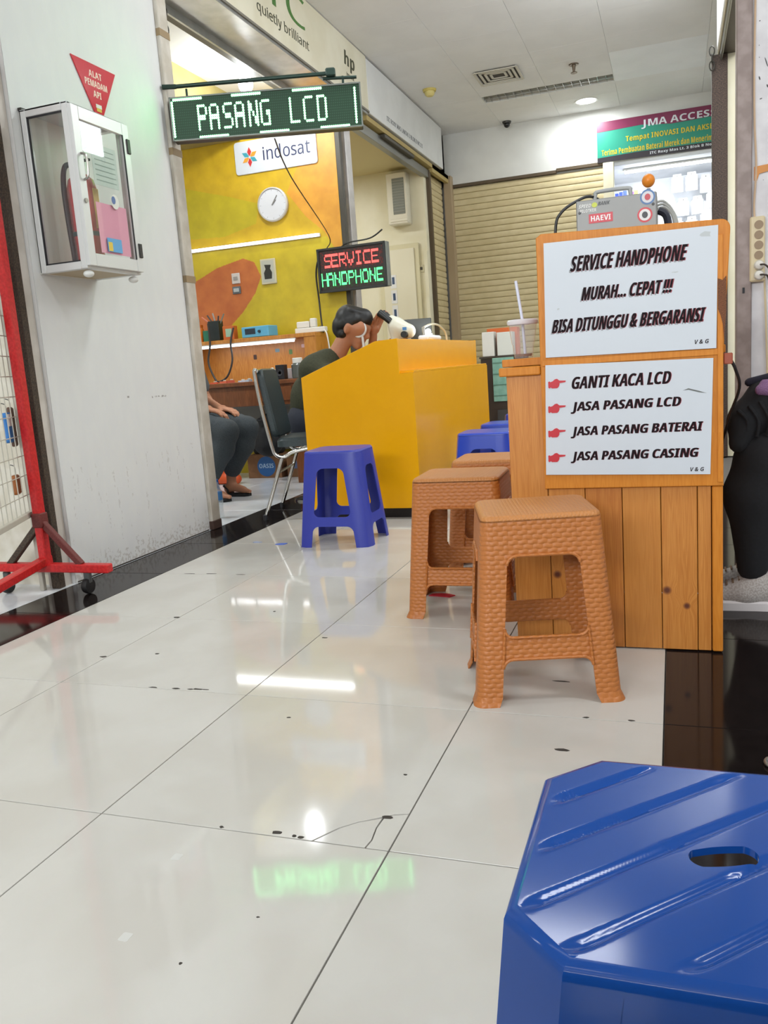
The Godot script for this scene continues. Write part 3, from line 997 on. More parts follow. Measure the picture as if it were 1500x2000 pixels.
func goods_shop_wall() -> void:
	# --- the long green LED board hung across the first shop
	var green := Color(0.50, 1.0, 0.62)
	var g := {}
	write_dots(g, "PASANG", 13, 3, 5, 10, 6.5, green)
	write_dots(g, "LCD", 60, 3, 5, 10, 7.2, green)
	for x in 15:
		for o in [1, 31, 62]:
			g[Vector2i(x + o, 0)] = green
		for o in [13, 44, 75]:
			g[Vector2i(x + o, 15)] = green
	for y in 14:
		g[Vector2i(0, y + 1)] = green
		g[Vector2i(93, y + 1)] = green
	var a := Vector3(-2.40, 2.128, -3.955)
	var b := Vector3(-1.485, 2.15, -4.25)
	var along := (b - a).normalized()
	var turn := atan2(-along.z, along.x)
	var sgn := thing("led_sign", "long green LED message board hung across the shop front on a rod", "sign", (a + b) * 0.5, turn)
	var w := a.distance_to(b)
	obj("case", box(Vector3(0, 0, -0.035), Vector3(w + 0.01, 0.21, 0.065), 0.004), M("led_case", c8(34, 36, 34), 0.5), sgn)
	patch_quad("screen", w, 0.198, led_material("led_green_face", dots_texture(g, 96, 16, c8(8, 58, 28)), 10.0), sgn, Transform3D(Basis.IDENTITY, Vector3(0, 0, -0.0015)))  # unlit face tinted green, standing in for the glow of the lit dots
	for s in [-1.0, 1.0]:
		obj("rim", box(Vector3(0, 0.102 * s, 0.0), Vector3(w + 0.012, 0.008, 0.012), 0.001), M("led_rim", c8(120, 124, 118), 0.35, 0.6), sgn)
		obj("rim", box(Vector3((w / 2 + 0.003) * s, 0.0, 0.0), Vector3(0.008, 0.212, 0.012), 0.001), M("led_rim"), sgn)
		obj("hanger", tube(MB.new(), [Vector3(0.40 * s, 0.10, -0.03), Vector3(0.40 * s, 0.150, -0.03)], 0.006, 8), M("rod_green", c8(46, 66, 58), 0.4, 0.5), sgn)
	obj("rod", tube(MB.new(), [Vector3(-0.50, 0.165, -0.03), Vector3(0.36, 0.168, -0.03)], 0.010, 10), M("rod_green"), sgn, 40.0)
	obj("clamp", box(Vector3(0.34, 0.170, -0.03), Vector3(0.05, 0.04, 0.04), 0.006), M("rod_green"), sgn)
	obj("stay", tube(MB.new(), [Vector3(0.30, 0.145, -0.03), Vector3(0.47, 0.140, -0.03)], 0.008, 8), M("rod_green"), sgn)
	obj("stay", tube(MB.new(), [Vector3(-0.45, 0.165, -0.03), Vector3(-0.52, 0.165, -0.02)], 0.012, 8), M("rod_green"), sgn)
	area_light("led_sign_glow", (a + b) * 0.5 + Vector3(sin(turn), 0, cos(turn)) * 0.02, Vector3(sin(turn), 0, cos(turn)), Vector2(0.95, 0.19), Color(0.1, 1.0, 0.32), 0.10)
	# --- the two-line board
	var g2 := {}
	var red := Color(1.0, 0.30, 0.28)
	write_dots(g2, "SERVICE", 5, 3, 7, 11, 7.9, red)
	write_dots(g2, "HANDPHONE", 1, 18, 6, 11, 6.9, Color(0.3, 1.0, 0.5))
	for y in range(1, 16):
		for x in range(1, 63):
			var here := Vector2i(x, y)
			if not g2.has(here) and rng.randf() < 0.30:
				g2[here] = Color(0.20, 0.02, 0.01)
	for y in range(17, 31):
		for x in range(1, 63):
			var here := Vector2i(x, y)
			if not g2.has(here) and rng.randf() < 0.30:
				g2[here] = Color(0.0, 0.13, 0.02)
	var s2 := thing("led_sign", "smaller two-line LED board in red and green above the technician", "sign", Vector3(-2.362, 1.600, -6.28), -0.04)
	obj("case", box(Vector3(0, 0, -0.035), Vector3(0.575, 0.33, 0.06), 0.004), M("led_case"), s2)
	patch_quad("screen", 0.545, 0.30, led_material("led_two_face", dots_texture(g2, 64, 32, c8(30, 14, 10), 6), 3.0), s2, Transform3D(Basis.IDENTITY, Vector3(0, 0, -0.0015)))
	for s in [-1.0, 1.0]:
		obj("rim", box(Vector3(0, 0.16 * s, 0.0), Vector3(0.58, 0.018, 0.016), 0.002), M("led_case"), s2)
		obj("rim", box(Vector3(0.28 * s, 0, 0.0), Vector3(0.018, 0.335, 0.016), 0.002), M("led_case"), s2)
	obj("side_strip", box(Vector3(0.298, 0, -0.02), Vector3(0.016, 0.33, 0.05), 0.002), M("led_rim"), s2)
	obj("arm", tube(MB.new(), curve([Vector3(-0.12, 0.16, -0.07), Vector3(-0.05, 0.2, -0.07), Vector3(0.15, 0.21, -0.05), Vector3(0.26, 0.26, -0.04)]), 0.006, 6), M("led_case"), s2)
	area_light("two_line_glow", Vector3(-2.362, 1.6, -6.255), Vector3(0, 0, 1), Vector2(0.5, 0.28), Color(0.9, 0.75, 0.35), 0.08)
	var wire := M("wire_dark", c8(60, 48, 40), 0.6)
	tag(obj("cable", tube(MB.new(), curve([Vector3(-1.93, 2.02, -4.15), Vector3(-2.1, 1.95, -4.7), Vector3(-2.5, 1.85, -6.2), Vector3(-2.56, 1.77, -6.29)]), 0.004, 6), wire), "thin brown wire running down from the long board to the two-line board", "cable")
	tag(obj("cable", tube(MB.new(), curve([Vector3(-2.5, 1.74, -6.33), Vector3(-2.64, 1.72, -6.34), Vector3(-2.69, 1.6, -6.34), Vector3(-2.68, 1.4, -6.33), Vector3(-2.66, 1.2, -6.3), Vector3(-2.63, 1.13, -6.25)]), 0.007, 6), M("wire_black", c8(34, 30, 28), 0.5)), "black cable looping from the two-line board down the mustard wall", "cable")
	# --- bare bulb under the shop ceiling
	var lamp := thing("ceiling_bulb", "bright round bulb in a white holder under the shop ceiling", "lamp", Vector3(-2.818, 3.02, -5.66))
	obj("base", lathe(MB.new(), [Vector2(0.055, -0.035), Vector2(0.075, -0.012), Vector2(0.075, 0)], 20), M("lamp_white"), lamp, 40.0)
	obj("socket", lathe(MB.new(), [Vector2(0.03, -0.12), Vector2(0.034, -0.11), Vector2(0.04, -0.035)], 16), M("lamp_white"), lamp, 40.0)
	obj("bulb", ball(MB.new(), Vector3(0, -0.178, 0), Vector3(0.052, 0.062, 0.052), 18, 10), glow("bulb_glow", WHITE_LAMP, 9.0), lamp, 80.0)
	omni("ceiling_bulb_light", Vector3(-2.818, 2.842, -5.66), WHITE_LAMP, 0.62, 0.05)
	# --- tube on the mustard wall
	var tl := thing("wall_tube_lamp", "slim white tube lamp fixed level across the mustard wall", "lamp", Vector3(-3.26, 1.893, -6.40))
	obj("batten", box(Vector3(0, 0.0, 0.010), Vector3(1.22, 0.028, 0.02), 0.003), M("lamp_white"), tl)
	obj("lamp_tube", tube(MB.new(), [Vector3(-0.6, 0.0, 0.032), Vector3(0.6, 0.0, 0.032)], 0.012, 10), glow("tube_glow", WHITE_LAMP, 3.0), tl, 40.0)
	area_light("wall_tube_area", Vector3(-3.26, 1.893, -6.352), Vector3(0, 0, 1), Vector2(1.2, 0.024), WHITE_LAMP, 0.22)
	# --- things on the mustard wall
	var bd := thing("shop_board", "white rounded board with a star logo and navy lettering", "sign", Vector3(-2.98, 2.558, -6.40))
	obj("board", prism(MB.new(), rrect(0.72, 0.25, 0.025), 0.0, 0.012, Transform3D.IDENTITY, 0.002), M("board_white", c8(206, 210, 216), 0.35), bd)
	letters("lettering", "indosat", "Droid Sans", false, 0.41, 0.105, M("ink_navy", c8(34, 42, 84), 0.4), bd, Vector3(0.10, 0.012, 0.012))
	var pc := [c8(196, 48, 48), c8(222, 150, 50), c8(60, 150, 165), c8(196, 48, 48), c8(222, 150, 50), c8(60, 150, 165)]
	for i in 6:
		var ang := PI / 2 - TAU * i / 6
		obj("petal", prism(MB.new(), PackedVector2Array([Vector2(0.01, -0.004), Vector2(0.04, -0.018), Vector2(0.075, 0), Vector2(0.04, 0.018), Vector2(0.01, 0.004)]), 0.0, 0.0025, Transform3D(Basis(Vector3.BACK, ang), Vector3(-0.225, 0.0, 0.012))), M("petal_%d" % (i % 3), pc[i], 0.4), bd)
	var ck := thing("wall_clock", "round white wall clock with thin grey hands on the mustard wall", "clock", Vector3(-3.035, 2.172, -6.40))
	var face_on := Transform3D(Basis(Vector3.RIGHT, PI / 2), Vector3.ZERO)
	obj("rim", lathe(MB.new(), [Vector2(0.13, 0.0), Vector2(0.134, 0.012), Vector2(0.132, 0.03), Vector2(0.122, 0.034), Vector2(0.120, 0.022)], 40, face_on), M("clock_rim", c8(196, 192, 186), 0.3), ck, 40.0)
	obj("dial", lathe(MB.new(), [Vector2(0.121, 0.0), Vector2(0.121, 0.024)], 40, face_on), M("clock_dial", c8(216, 217, 222), 0.5), ck, 40.0)
	obj("hand", bar(MB.new(), Vector3(-0.006, -0.006, 0.027), Vector3(0.045, 0.065, 0.027), 0.004, 0.006, 0.0), M("clock_hand", c8(120, 118, 116), 0.5), ck)
	obj("hand", bar(MB.new(), Vector3(-0.004, -0.006, 0.029), Vector3(0.03, 0.032, 0.029), 0.004, 0.008, 0.0), M("clock_hand"), ck)
	for i in 12:
		var an := TAU * i / 12
		obj("tick", box(Vector3(cos(an) * 0.108, sin(an) * 0.108, 0.0245), Vector3(0.004, 0.012, 0.001), 0.0, Basis(Vector3.BACK, an - PI / 2)), M("clock_tick", c8(180, 180, 184), 0.5), ck)
	var fr := thing("picture_frame", "small framed black and white picture on the mustard wall", "picture", Vector3(-3.134, 1.66, -6.40))
	obj("frame", prism(MB.new(), rrect(0.135, 0.20, 0.004, 2), 0.0, 0.014, Transform3D.IDENTITY, 0.003), M("frame_pale", c8(206, 198, 168), 0.4), fr)
	obj("mount", box(Vector3(0, 0, 0.0145), Vector3(0.108, 0.172, 0.002)), M("mount_grey", c8(190, 190, 176), 0.6), fr)
	obj("print", prism(MB.new(), PackedVector2Array([Vector2(-0.035, -0.06), Vector2(0.03, -0.06), Vector2(0.036, -0.01), Vector2(0.02, 0.02), Vector2(0.03, 0.05), Vector2(-0.03, 0.055), Vector2(-0.02, 0.02), Vector2(-0.038, -0.01)]), 0.0, 0.0012, Transform3D(Basis.IDENTITY, Vector3(0, 0, 0.0155))), M("print_black", c8(44, 44, 38), 0.6), fr)
	var s1 := thing("wall_socket", "white wall socket on the terracotta leaf of the mural", "socket", Vector3(-3.44, 1.635, -6.40))
	obj("plate", box(Vector3(0, 0, 0.006), Vector3(0.075, 0.085, 0.012), 0.003), M("plate_white", c8(214, 206, 200), 0.4), s1)
	obj("insert", box(Vector3(0, 0, 0.014), Vector3(0.04, 0.03, 0.006), 0.002), M("plate_grey", c8(160, 154, 150), 0.4), s1)
	var s3 := thing("wall_switch", "small grey switch under the socket on the mural", "switch", Vector3(-3.443, 1.54, -6.40))
	obj("plate", box(Vector3(0, 0, 0.006), Vector3(0.075, 0.06, 0.012), 0.003), M("plate_slate", c8(96, 104, 110), 0.4), s3)
	obj("rocker", box(Vector3(0, 0, 0.014), Vector3(0.05, 0.03, 0.006), 0.002), M("plate_pale", c8(176, 182, 184), 0.4), s3)
	workbench()

func workbench() -> void:
	var oak := wooden("bench_wood", c8(176, 112, 44), c8(204, 142, 66), c8(120, 70, 30), Vector2(0.4, 0.8), 0.35)
	var brown := wooden("desk_wood", c8(104, 58, 30), c8(134, 80, 44), c8(80, 44, 24), Vector2(0.4, 0.8), 0.35)
	var dk := thing("work_desk", "brown wooden work desk against the mustard wall", "desk", Vector3(-3.42, 0, -6.0))
	obj("top", span(-0.90, 0.80, 0.755, 0.785, -0.38, 0.30, 0.003), brown, dk)
	obj("apron", span(-0.86, 0.76, 0.60, 0.755, 0.255, 0.275, 0.002), brown, dk)
	var drawer := obj("drawer_front", span(0.42, 0.72, 0.63, 0.735, 0.275, 0.29, 0.003), brown, dk)
	obj("knob", ball(MB.new(), Vector3(0.57, 0.683, 0.298), Vector3(0.012, 0.012, 0.012), 12, 8), M("handle_steel", c8(160, 156, 148), 0.3, 0.8), drawer, 70.0)
	for x in [-0.84, 0.74]:
		for z in [-0.34, 0.25]:
			obj("leg", span(x - 0.035, x + 0.035, 0.0, 0.755, z - 0.03, z + 0.03, 0.004), brown, dk)
	obj("modesty_panel", span(-0.86, 0.7, 0.2, 0.74, -0.37, -0.355), M("panel_grey", c8(132, 132, 126), 0.6), dk)
	var hu := thing("desk_hutch", "orange plywood shelf unit standing on the work desk", "shelf", Vector3(-3.2, 0.785, -6.22))
	obj("shelf", span(-0.66, 0.56, 0.315, 0.345, -0.15, 0.125, 0.002), oak, hu)
	obj("back_panel", span(-0.66, 0.56, 0.0, 0.315, -0.15, -0.135), oak, hu)
	obj("side_panel", span(0.46, 0.56, 0.0, 0.315, -0.13, 0.12, 0.002), oak, hu)
	obj("side_panel", span(-0.66, -0.63, 0.0, 0.315, -0.13, 0.12, 0.002), oak, hu)
	var led := thing("strip_light", "white LED strip under the front edge of the plywood shelf", "lamp", Vector3(-3.26, 1.085, -6.10))
	obj("channel", box(Vector3(0, 0.006, -0.006), Vector3(0.90, 0.014, 0.02), 0.002), M("lamp_white"), led)
	obj("lamp_strip", box(Vector3(0, -0.006, 0.002), Vector3(0.88, 0.018, 0.014), 0.003), glow("strip_glow", WHITE_LAMP, 2.5), led)
	area_light("strip_light_area", Vector3(-3.26, 1.066, -6.10), Vector3(0, -1, -0.2).normalized(), Vector2(0.86, 0.02), WHITE_LAMP, 0.16)
	# things on the shelf
	var y := 1.131
	var jar := thing("jar", "orange plastic jar at the end of the plywood shelf", "jar", Vector3(-3.72, y, -6.2))
	obj("body", lathe(MB.new(), [Vector2(0.033, 0), Vector2(0.036, 0.01), Vector2(0.036, 0.10), Vector2(0.028, 0.115), Vector2(0.028, 0.125)], 18), M("plastic_orange", c8(212, 112, 30), 0.35), jar, 40.0)
	obj("lid", lathe(MB.new(), [Vector2(0.031, 0.12), Vector2(0.031, 0.14)], 18), M("plastic_orange2", c8(190, 92, 22), 0.35), jar, 40.0)
	var bt := thing("box", "small green carton between the orange jar and the black holder", "box", Vector3(-3.645, y, -6.2))
	obj("carton", box(Vector3(0, 0.045, 0), Vector3(0.06, 0.09, 0.06), 0.002), M("carton_green", c8(30, 110, 84), 0.5), bt)
	var ho := thing("tool_holder", "black desktop tool holder full of pens and screwdrivers", "holder", Vector3(-3.555, y, -6.18))
	obj("box", box(Vector3(0, 0.08, 0), Vector3(0.10, 0.16, 0.08), 0.004), M("holder_black", c8(24, 34, 34), 0.45), ho)
	var tc := [c8(206, 122, 96), c8(60, 60, 62), c8(150, 150, 146), c8(40, 46, 60), c8(120, 126, 120)]
	for i in 5:
		obj("tool", tube(MB.new(), [Vector3(-0.03 + 0.018 * i, 0.13, 0.0), Vector3(-0.12 + 0.052 * i, 0.20 + 0.012 * (i % 3), 0.0)], 0.006, 6), M("tool_%d" % i, tc[i], 0.5), ho)
	var ob := thing("box", "orange carton with a pale green label on the plywood shelf", "box", Vector3(-3.425, y, -6.18))
	obj("carton", box(Vector3(0, 0.055, 0), Vector3(0.10, 0.11, 0.07), 0.003), M("carton_orange", c8(190, 96, 34), 0.5), ob)
	obj("label", box(Vector3(0.005, 0.055, 0.036), Vector3(0.055, 0.065, 0.001)), M("label_mint", c8(150, 186, 160), 0.5), ob)
	var ps := thing("power_supply", "light blue bench power supply with a dark display", "device", Vector3(-3.18, y, -6.2), -0.12)
	var supply := obj("case", box(Vector3(0, 0.045, -0.02), Vector3(0.26, 0.085, 0.14), 0.005), M("case_blue", c8(92, 170, 206), 0.4), ps)
	obj("display", box(Vector3(-0.045, 0.05, 0.051), Vector3(0.10, 0.045, 0.002)), M("display_dark", c8(24, 40, 56), 0.2), supply)
	obj("knob", lathe(MB.new(), [Vector2(0.012, 0), Vector2(0.011, 0.012)], 12, Transform3D(Basis(Vector3.RIGHT, PI / 2), Vector3(0.045, 0.045, 0.05))), M("knob_dark", c8(40, 50, 60), 0.4), ps, 40.0)
	obj("foot", box(Vector3(0, 0.002, -0.02), Vector3(0.22, 0.006, 0.1)), M("holder_black"), ps)
	var tr := thing("power_strip", "white extension block with plugged adapters above the shelf end", "power strip", Vector3(-2.73, y, -6.24))
	obj("block", box(Vector3(0, 0.022, 0), Vector3(0.26, 0.04, 0.06), 0.005), M("plug_white", c8(222, 220, 212), 0.4), tr)
	obj("adapter", box(Vector3(-0.06, 0.068, 0), Vector3(0.11, 0.05, 0.05), 0.006), M("plug_white"), tr)
	obj("adapter", box(Vector3(0.025, 0.078, 0), Vector3(0.05, 0.07, 0.045), 0.006), M("plug_white"), tr)
	obj("socket", lathe(MB.new(), [Vector2(0.016, 0.04), Vector2(0.016, 0.048)], 14, Transform3D(Basis.IDENTITY, Vector3(0.09, 0, 0))), M("socket_dark", c8(90, 84, 78), 0.5), tr)
	tag(obj("cable", tube(MB.new(), curve([Vector3(-2.62, 1.15, -6.22), Vector3(-2.585, 1.12, -6.2), Vector3(-2.57, 1.0, -6.2), Vector3(-2.56, 0.8, -6.2)]), 0.006, 6), M("plug_white")), "white lead hanging from the extension block past the shelf end", "cable")
	tag(obj("headset_cord", tube(MB.new(), curve([Vector3(-3.57, 1.27, -6.09), Vector3(-3.56, 1.1, -6.07), Vector3(-3.58, 0.96, -6.05), Vector3(-3.52, 0.83, -6.02), Vector3(-3.47, 0.80, -6.0), Vector3(-3.40, 0.84, -6.02), Vector3(-3.36, 0.96, -6.05), Vector3(-3.37, 1.1, -6.07), Vector3(-3.36, 1.22, -6.12)]), 0.008, 7), M("wire_black")), "thick black cord hanging in a loop over the shelf front", "cord")
	# things on the desk top
	var dy := 0.786
	var cup := thing("cup", "red plastic cup on the desk behind the chair back", "cup", Vector3(-2.98, dy, -5.78))
	obj("body", lathe(MB.new(), [Vector2(0.028, 0), Vector2(0.034, 0.075), Vector2(0.031, 0.075), Vector2(0.026, 0.006)], 18), M("plastic_red", c8(206, 46, 40), 0.35), cup, 40.0)
	var j2 := thing("jar", "clear jar with a white lid and dark contents on the desk", "jar", Vector3(-2.70, dy, -5.86))
	obj("body", lathe(MB.new(), [Vector2(0.045, 0), Vector2(0.05, 0.01), Vector2(0.05, 0.10), Vector2(0.036, 0.115)], 18), M("jar_grey", c8(88, 92, 86), 0.25), j2, 40.0)
	obj("lid", lathe(MB.new(), [Vector2(0.038, 0.115), Vector2(0.038, 0.15), Vector2(0.034, 0.153)], 18), M("plug_white"), j2, 40.0)
	var sp := thing("speaker", "small black desktop speaker beside the clear jar", "speaker", Vector3(-2.83, dy, -5.84))
	obj("case", box(Vector3(0, 0.055, 0), Vector3(0.07, 0.11, 0.07), 0.004), M("speaker_black", c8(26, 28, 34), 0.45), sp)
	obj("cone", lathe(MB.new(), [Vector2(0.026, 0.0), Vector2(0.024, 0.003), Vector2(0.008, -0.001)], 16, Transform3D(Basis(Vector3.RIGHT, PI / 2), Vector3(0, 0.05, 0.035))), M("cone_dark", c8(44, 46, 52), 0.6), sp, 40.0)
	var wb := thing("box", "pale grey carton at the back of the desk top", "box", Vector3(-2.9, dy, -6.0))
	obj("carton", box(Vector3(0, 0.04, 0), Vector3(0.16, 0.08, 0.1), 0.003), M("carton_grey", c8(180, 178, 184), 0.6), wb)
	var bits := [[-3.40, -5.80, c8(206, 90, 60)], [-3.33, -5.82, c8(214, 110, 80)], [-3.25, -5.79, c8(190, 84, 60)], [-3.17, -5.83, c8(196, 204, 220)], [-3.09, -5.79, c8(176, 190, 206)], [-3.55, -5.8, c8(96, 90, 84)], [-3.62, -5.86, c8(150, 142, 132)]]
	for i in bits.size():
		var t := thing("spare_part", "small loose phone part scattered on the work desk", "phone part", Vector3(bits[i][0], dy, bits[i][1]), 0.4 * i, "phone parts on the work desk")
		obj("board", prism(MB.new(), rrect(0.06, 0.035, 0.006, 3), 0.0, 0.012 + 0.004 * (i % 3), Transform3D(Basis(Vector3.RIGHT, -PI / 2), Vector3.ZERO), 0.001), M("bit_%d" % i, bits[i][2], 0.5), t)
		obj("clip", box(Vector3(0.01, 0.017 + 0.004 * (i % 3), 0), Vector3(0.02, 0.008, 0.02), 0.002), M("mount_grey"), t)
	for i in 4:
		tag(obj("sticker", prism(MB.new(), rrect(0.03 + 0.01 * (i % 2), 0.04 - 0.012 * (i % 2), 0.006, 3), 0.0, 0.001, Transform3D(Basis.IDENTITY, Vector3([-3.31, -3.1, -2.98, -2.86][i], [0.98, 1.02, 1.0, 1.04][i], -6.354))), M("stick_%d" % i, [c8(70, 40, 30), c8(120, 150, 160), c8(90, 130, 70), c8(220, 190, 190)][i], 0.5)), ["dark brown figure-shaped sticker on the plywood back panel", "pale blue sticker on the plywood back panel", "green sticker on the plywood back panel", "pink sticker on the plywood back panel"][i], "sticker")
	# boxes under the desk
	var kraft := mottled("kraft", c8(120, 82, 52), c8(138, 98, 64), 0.5, 0.8)
	var bxs := thing("carton", "brown water carton with a round blue print under the desk", "box", Vector3(-3.16, 0, -6.14))
	obj("body", box(Vector3(0, 0.095, 0), Vector3(0.30, 0.19, 0.2), 0.003), kraft, bxs)
	obj("print", prism(MB.new(), ell(0.082, 0.082, 28), 0.0, 0.001, Transform3D(Basis.IDENTITY, Vector3(0.02, 0.095, 0.1))), M("print_sky", c8(40, 92, 150), 0.5), bxs)
	letters("lettering", "OASIS", "Droid Sans", true, 0.13, 0.035, M("print_pale", c8(170, 196, 220), 0.5), bxs, Vector3(0.02, 0.10, 0.101))
	var b2 := thing("carton", "plain brown carton beside the water carton under the desk", "box", Vector3(-2.84, 0, -6.16), 0.1)
	obj("body", box(Vector3(0, 0.08, 0), Vector3(0.26, 0.16, 0.2), 0.003), kraft, b2)
	obj("print", box(Vector3(0.0, 0.10, 0.101), Vector3(0.14, 0.06, 0.001)), M("print_slate", c8(90, 104, 140), 0.5), b2)
	var bag := thing("bag", "dark slumped bag on top of the cartons under the desk", "bag", Vector3(-3.16, 0.19, -6.14))
	obj("body", sdf(MB.new(), [[Vector3(-0.1, 0.03, 0), Vector3(0.1, 0.04, 0), 0.035, 0.05], [Vector3(0.0, 0.06, 0), Vector3(0.08, 0.08, 0), 0.03, 0.02]], 0.012, 0.03), M("bag_dark", c8(34, 32, 32), 0.8), bag, 60.0)
	var ob2 := thing("bag", "orange plastic bag on the shop floor behind the bare foot", "bag", Vector3(-3.32, 0, -5.75))
	obj("body", sdf(MB.new(), [[Vector3(-0.12, 0.05, 0), Vector3(0.06, 0.04, 0), 0.05, 0.04], [Vector3(-0.05, 0.1, 0), Vector3(-0.02, 0.15, 0.02), 0.03, 0.012]], 0.012, 0.03), M("bag_orange", c8(214, 84, 26), 0.5), ob2, 60.0)
	var bk := thing("backpack", "black backpack hanging from the desk behind the chair", "bag", Vector3(-2.98, 0.20, -5.80))
	obj("body", sdf(MB.new(), [[Vector3(0.0, 0.08, 0), Vector3(0.0, 0.26, -0.02), 0.08, 0.075], [Vector3(-0.05, 0.1, 0), Vector3(0.05, 0.1, 0), 0.07, 0.07], [Vector3(0, 0.1, 0.05), Vector3(0, 0.18, 0.05), 0.05, 0.04]], 0.014, 0.04), M("bag_black", c8(24, 24, 26), 0.8), bk, 60.0)
	obj("strap", tube(MB.new(), curve([Vector3(-0.03, 0.30, 0.05), Vector3(-0.03, 0.29, 0.085), Vector3(0.03, 0.29, 0.085), Vector3(0.03, 0.30, 0.05)]), 0.008, 6), M("bag_black"), bk)
	var wbt := thing("water_bottle", "clear water bottle with a blue label behind the steel jamb", "bottle", Vector3(-2.60, 0, -4.33))
	obj("body", lathe(MB.new(), [Vector2(0.028, 0), Vector2(0.032, 0.006), Vector2(0.030, 0.06), Vector2(0.032, 0.10), Vector2(0.032, 0.16), Vector2(0.013, 0.205), Vector2(0.013, 0.22)], 18), clear("bottle_clear", c8(210, 225, 230), 0.25, 0.06), wbt, 50.0)
	obj("label", lathe(MB.new(), [Vector2(0.0327, 0.11), Vector2(0.0327, 0.16)], 18), M("label_blue", c8(70, 130, 190), 0.4), wbt, 50.0)
	obj("cap", lathe(MB.new(), [Vector2(0.015, 0.218), Vector2(0.015, 0.235)], 14), M("cap_blue", c8(60, 110, 190), 0.4), wbt, 50.0)

# ------------------------------------------------------------------ left edge: mesh rack, red stand, extinguisher cabinet
func left_side() -> void:
	var wl := struct("wall_neighbour")
	obj("wall_panel", span(-4.6, -2.52, 0, 3.36, -2.98, -2.82), mottled("dirty_cream", c8(208, 200, 182), c8(222, 216, 202), 0.5, 0.7), wl)
	var rust := mottled("rusty_post", c8(52, 42, 34), c8(82, 66, 50), 0.15, 0.7, {}, 0.05)
	var gp := struct("trim_5")
	obj("post", span(-2.505, -2.462, 0.0, 3.36, -2.80, -2.762, 0.003), rust, gp)
	# wire display panel with hanging goods
	var a := Vector3(-2.535, 0.334, -2.755)
	var dir := Vector3(0.44, 0, 0.90).normalized()
	var rack := thing("wire_display_panel", "cream wire grid panel with hanging goods beside the red stand", "display rack", a)
	var cw := M("wire_cream", c8(186, 180, 166), 0.45)
	for p in [[Vector3(0, 0, 0), Vector3(0, 1.75, 0)], [dir * 0.85, dir * 0.85 + Vector3(0, 1.75, 0)], [Vector3(0, 0, 0), dir * 0.85], [Vector3(0, 1.75, 0), dir * 0.85 + Vector3(0, 1.75, 0)]]:
		obj("frame_bar", bar(MB.new(), p[0], p[1], 0.022, 0.022), cw, rack)
	for i in range(1, 15):
		obj("wire", tube(MB.new(), [dir * 0.055 * i + Vector3(0, 0.01, 0), dir * 0.055 * i + Vector3(0, 1.74, 0)], 0.0022, 5), cw, rack)
	for i in range(1, 22):
		obj("wire", tube(MB.new(), [dir * 0.01 + Vector3(0, 0.08 * i, 0), dir * 0.84 + Vector3(0, 0.08 * i, 0)], 0.0022, 5), cw, rack)
	obj("leg", bar(MB.new(), Vector3(0, -0.334, 0) + dir * 0.83, dir * 0.83, 0.02, 0.02), cw, rack)
	obj("leg", bar(MB.new(), Vector3(0, -0.334, 0) + dir * 0.02, dir * 0.02, 0.02, 0.02), cw, rack)
	var goods := [[0.10, 0.36, c8(52, 120, 190), "blue and white goods pouch", 0.07, 0.12], [0.045, 0.36, c8(96, 70, 56), "brown sock bundle", 0.04, 0.16], [0.10, 0.13, c8(150, 86, 36), "orange-brown card", 0.06, 0.08], [0.10, 0.78, c8(196, 60, 54), "red and white goods pouch", 0.06, 0.09], [0.15, 0.62, c8(200, 200, 204), "white blister pack", 0.06, 0.10], [0.06, 0.96, c8(90, 66, 50), "dark brown goods pouch", 0.05, 0.11]]
	for g in goods:
		var at: Vector3 = a + dir * g[0] + Vector3(0, g[1], 0) + dir.cross(Vector3.UP) * 0.02 * 1.0
		var t := thing("hanging_pack", g[3] + " hanging on the wire grid panel", "goods", at, atan2(dir.x, dir.z) + PI / 2)
		var col: Color = g[2]
		obj("pouch", prism(MB.new(), rrect(g[4], g[5], 0.012, 4), -0.008, 0.008, Transform3D.IDENTITY, 0.005), M("goods_" + g[3], col, 0.45), t, 50.0)
		obj("hook", tube(MB.new(), curve([Vector3(0, g[5] * 0.4, 0), Vector3(0, g[5] * 0.4 + 0.04, 0), Vector3(0.0, g[5] * 0.4 + 0.05, -0.015)]), 0.002, 5), M("chain_steel"), t)
		if col.b > 0.6 or col.r > 0.7:
			obj("card", box(Vector3(0, g[5] * 0.25, 0.009), Vector3(g[4] * 0.9, g[5] * 0.4, 0.002)), M("paper_white"), t)
	# red wheeled stand
	var red := mottled("red_paint", c8(186, 26, 28), c8(206, 38, 38), 0.2, 0.4, {}, 0.04)
	var worn := mottled("worn_red", c8(92, 34, 32), c8(120, 52, 46), 0.08, 0.6, {}, 0.05)
	var st := thing("wheeled_stand", "red steel stand on casters with a tall pole beside the pillar", "stand", Vector3(-2.46, 0, -2.70))
	obj("pole", box(Vector3(0.0, 1.36, 0.0), Vector3(0.038, 2.52, 0.038), 0.004), red, st)
	obj("base_beam", bar(MB.new(), Vector3(-0.28, 0.115, 0.02), Vector3(0.30, 0.105, -0.02), 0.04, 0.035, 0.004), red, st)
	obj("base_beam", bar(MB.new(), Vector3(-0.01, 0.14, -0.03), Vector3(0.09, 0.10, 0.52), 0.04, 0.035, 0.004), red, st)
	obj("brace", bar(MB.new(), Vector3(0.01, 0.30, 0.0), Vector3(0.17, 0.12, -0.01), 0.026, 0.026, 0.003), worn, st)
	obj("brace", bar(MB.new(), Vector3(-0.01, 0.29, 0.0), Vector3(-0.18, 0.12, 0.01), 0.026, 0.026, 0.003), rust, st)
	obj("sleeve", box(Vector3(0.0, 0.31, 0.0), Vector3(0.048, 0.06, 0.048), 0.004), worn, st)
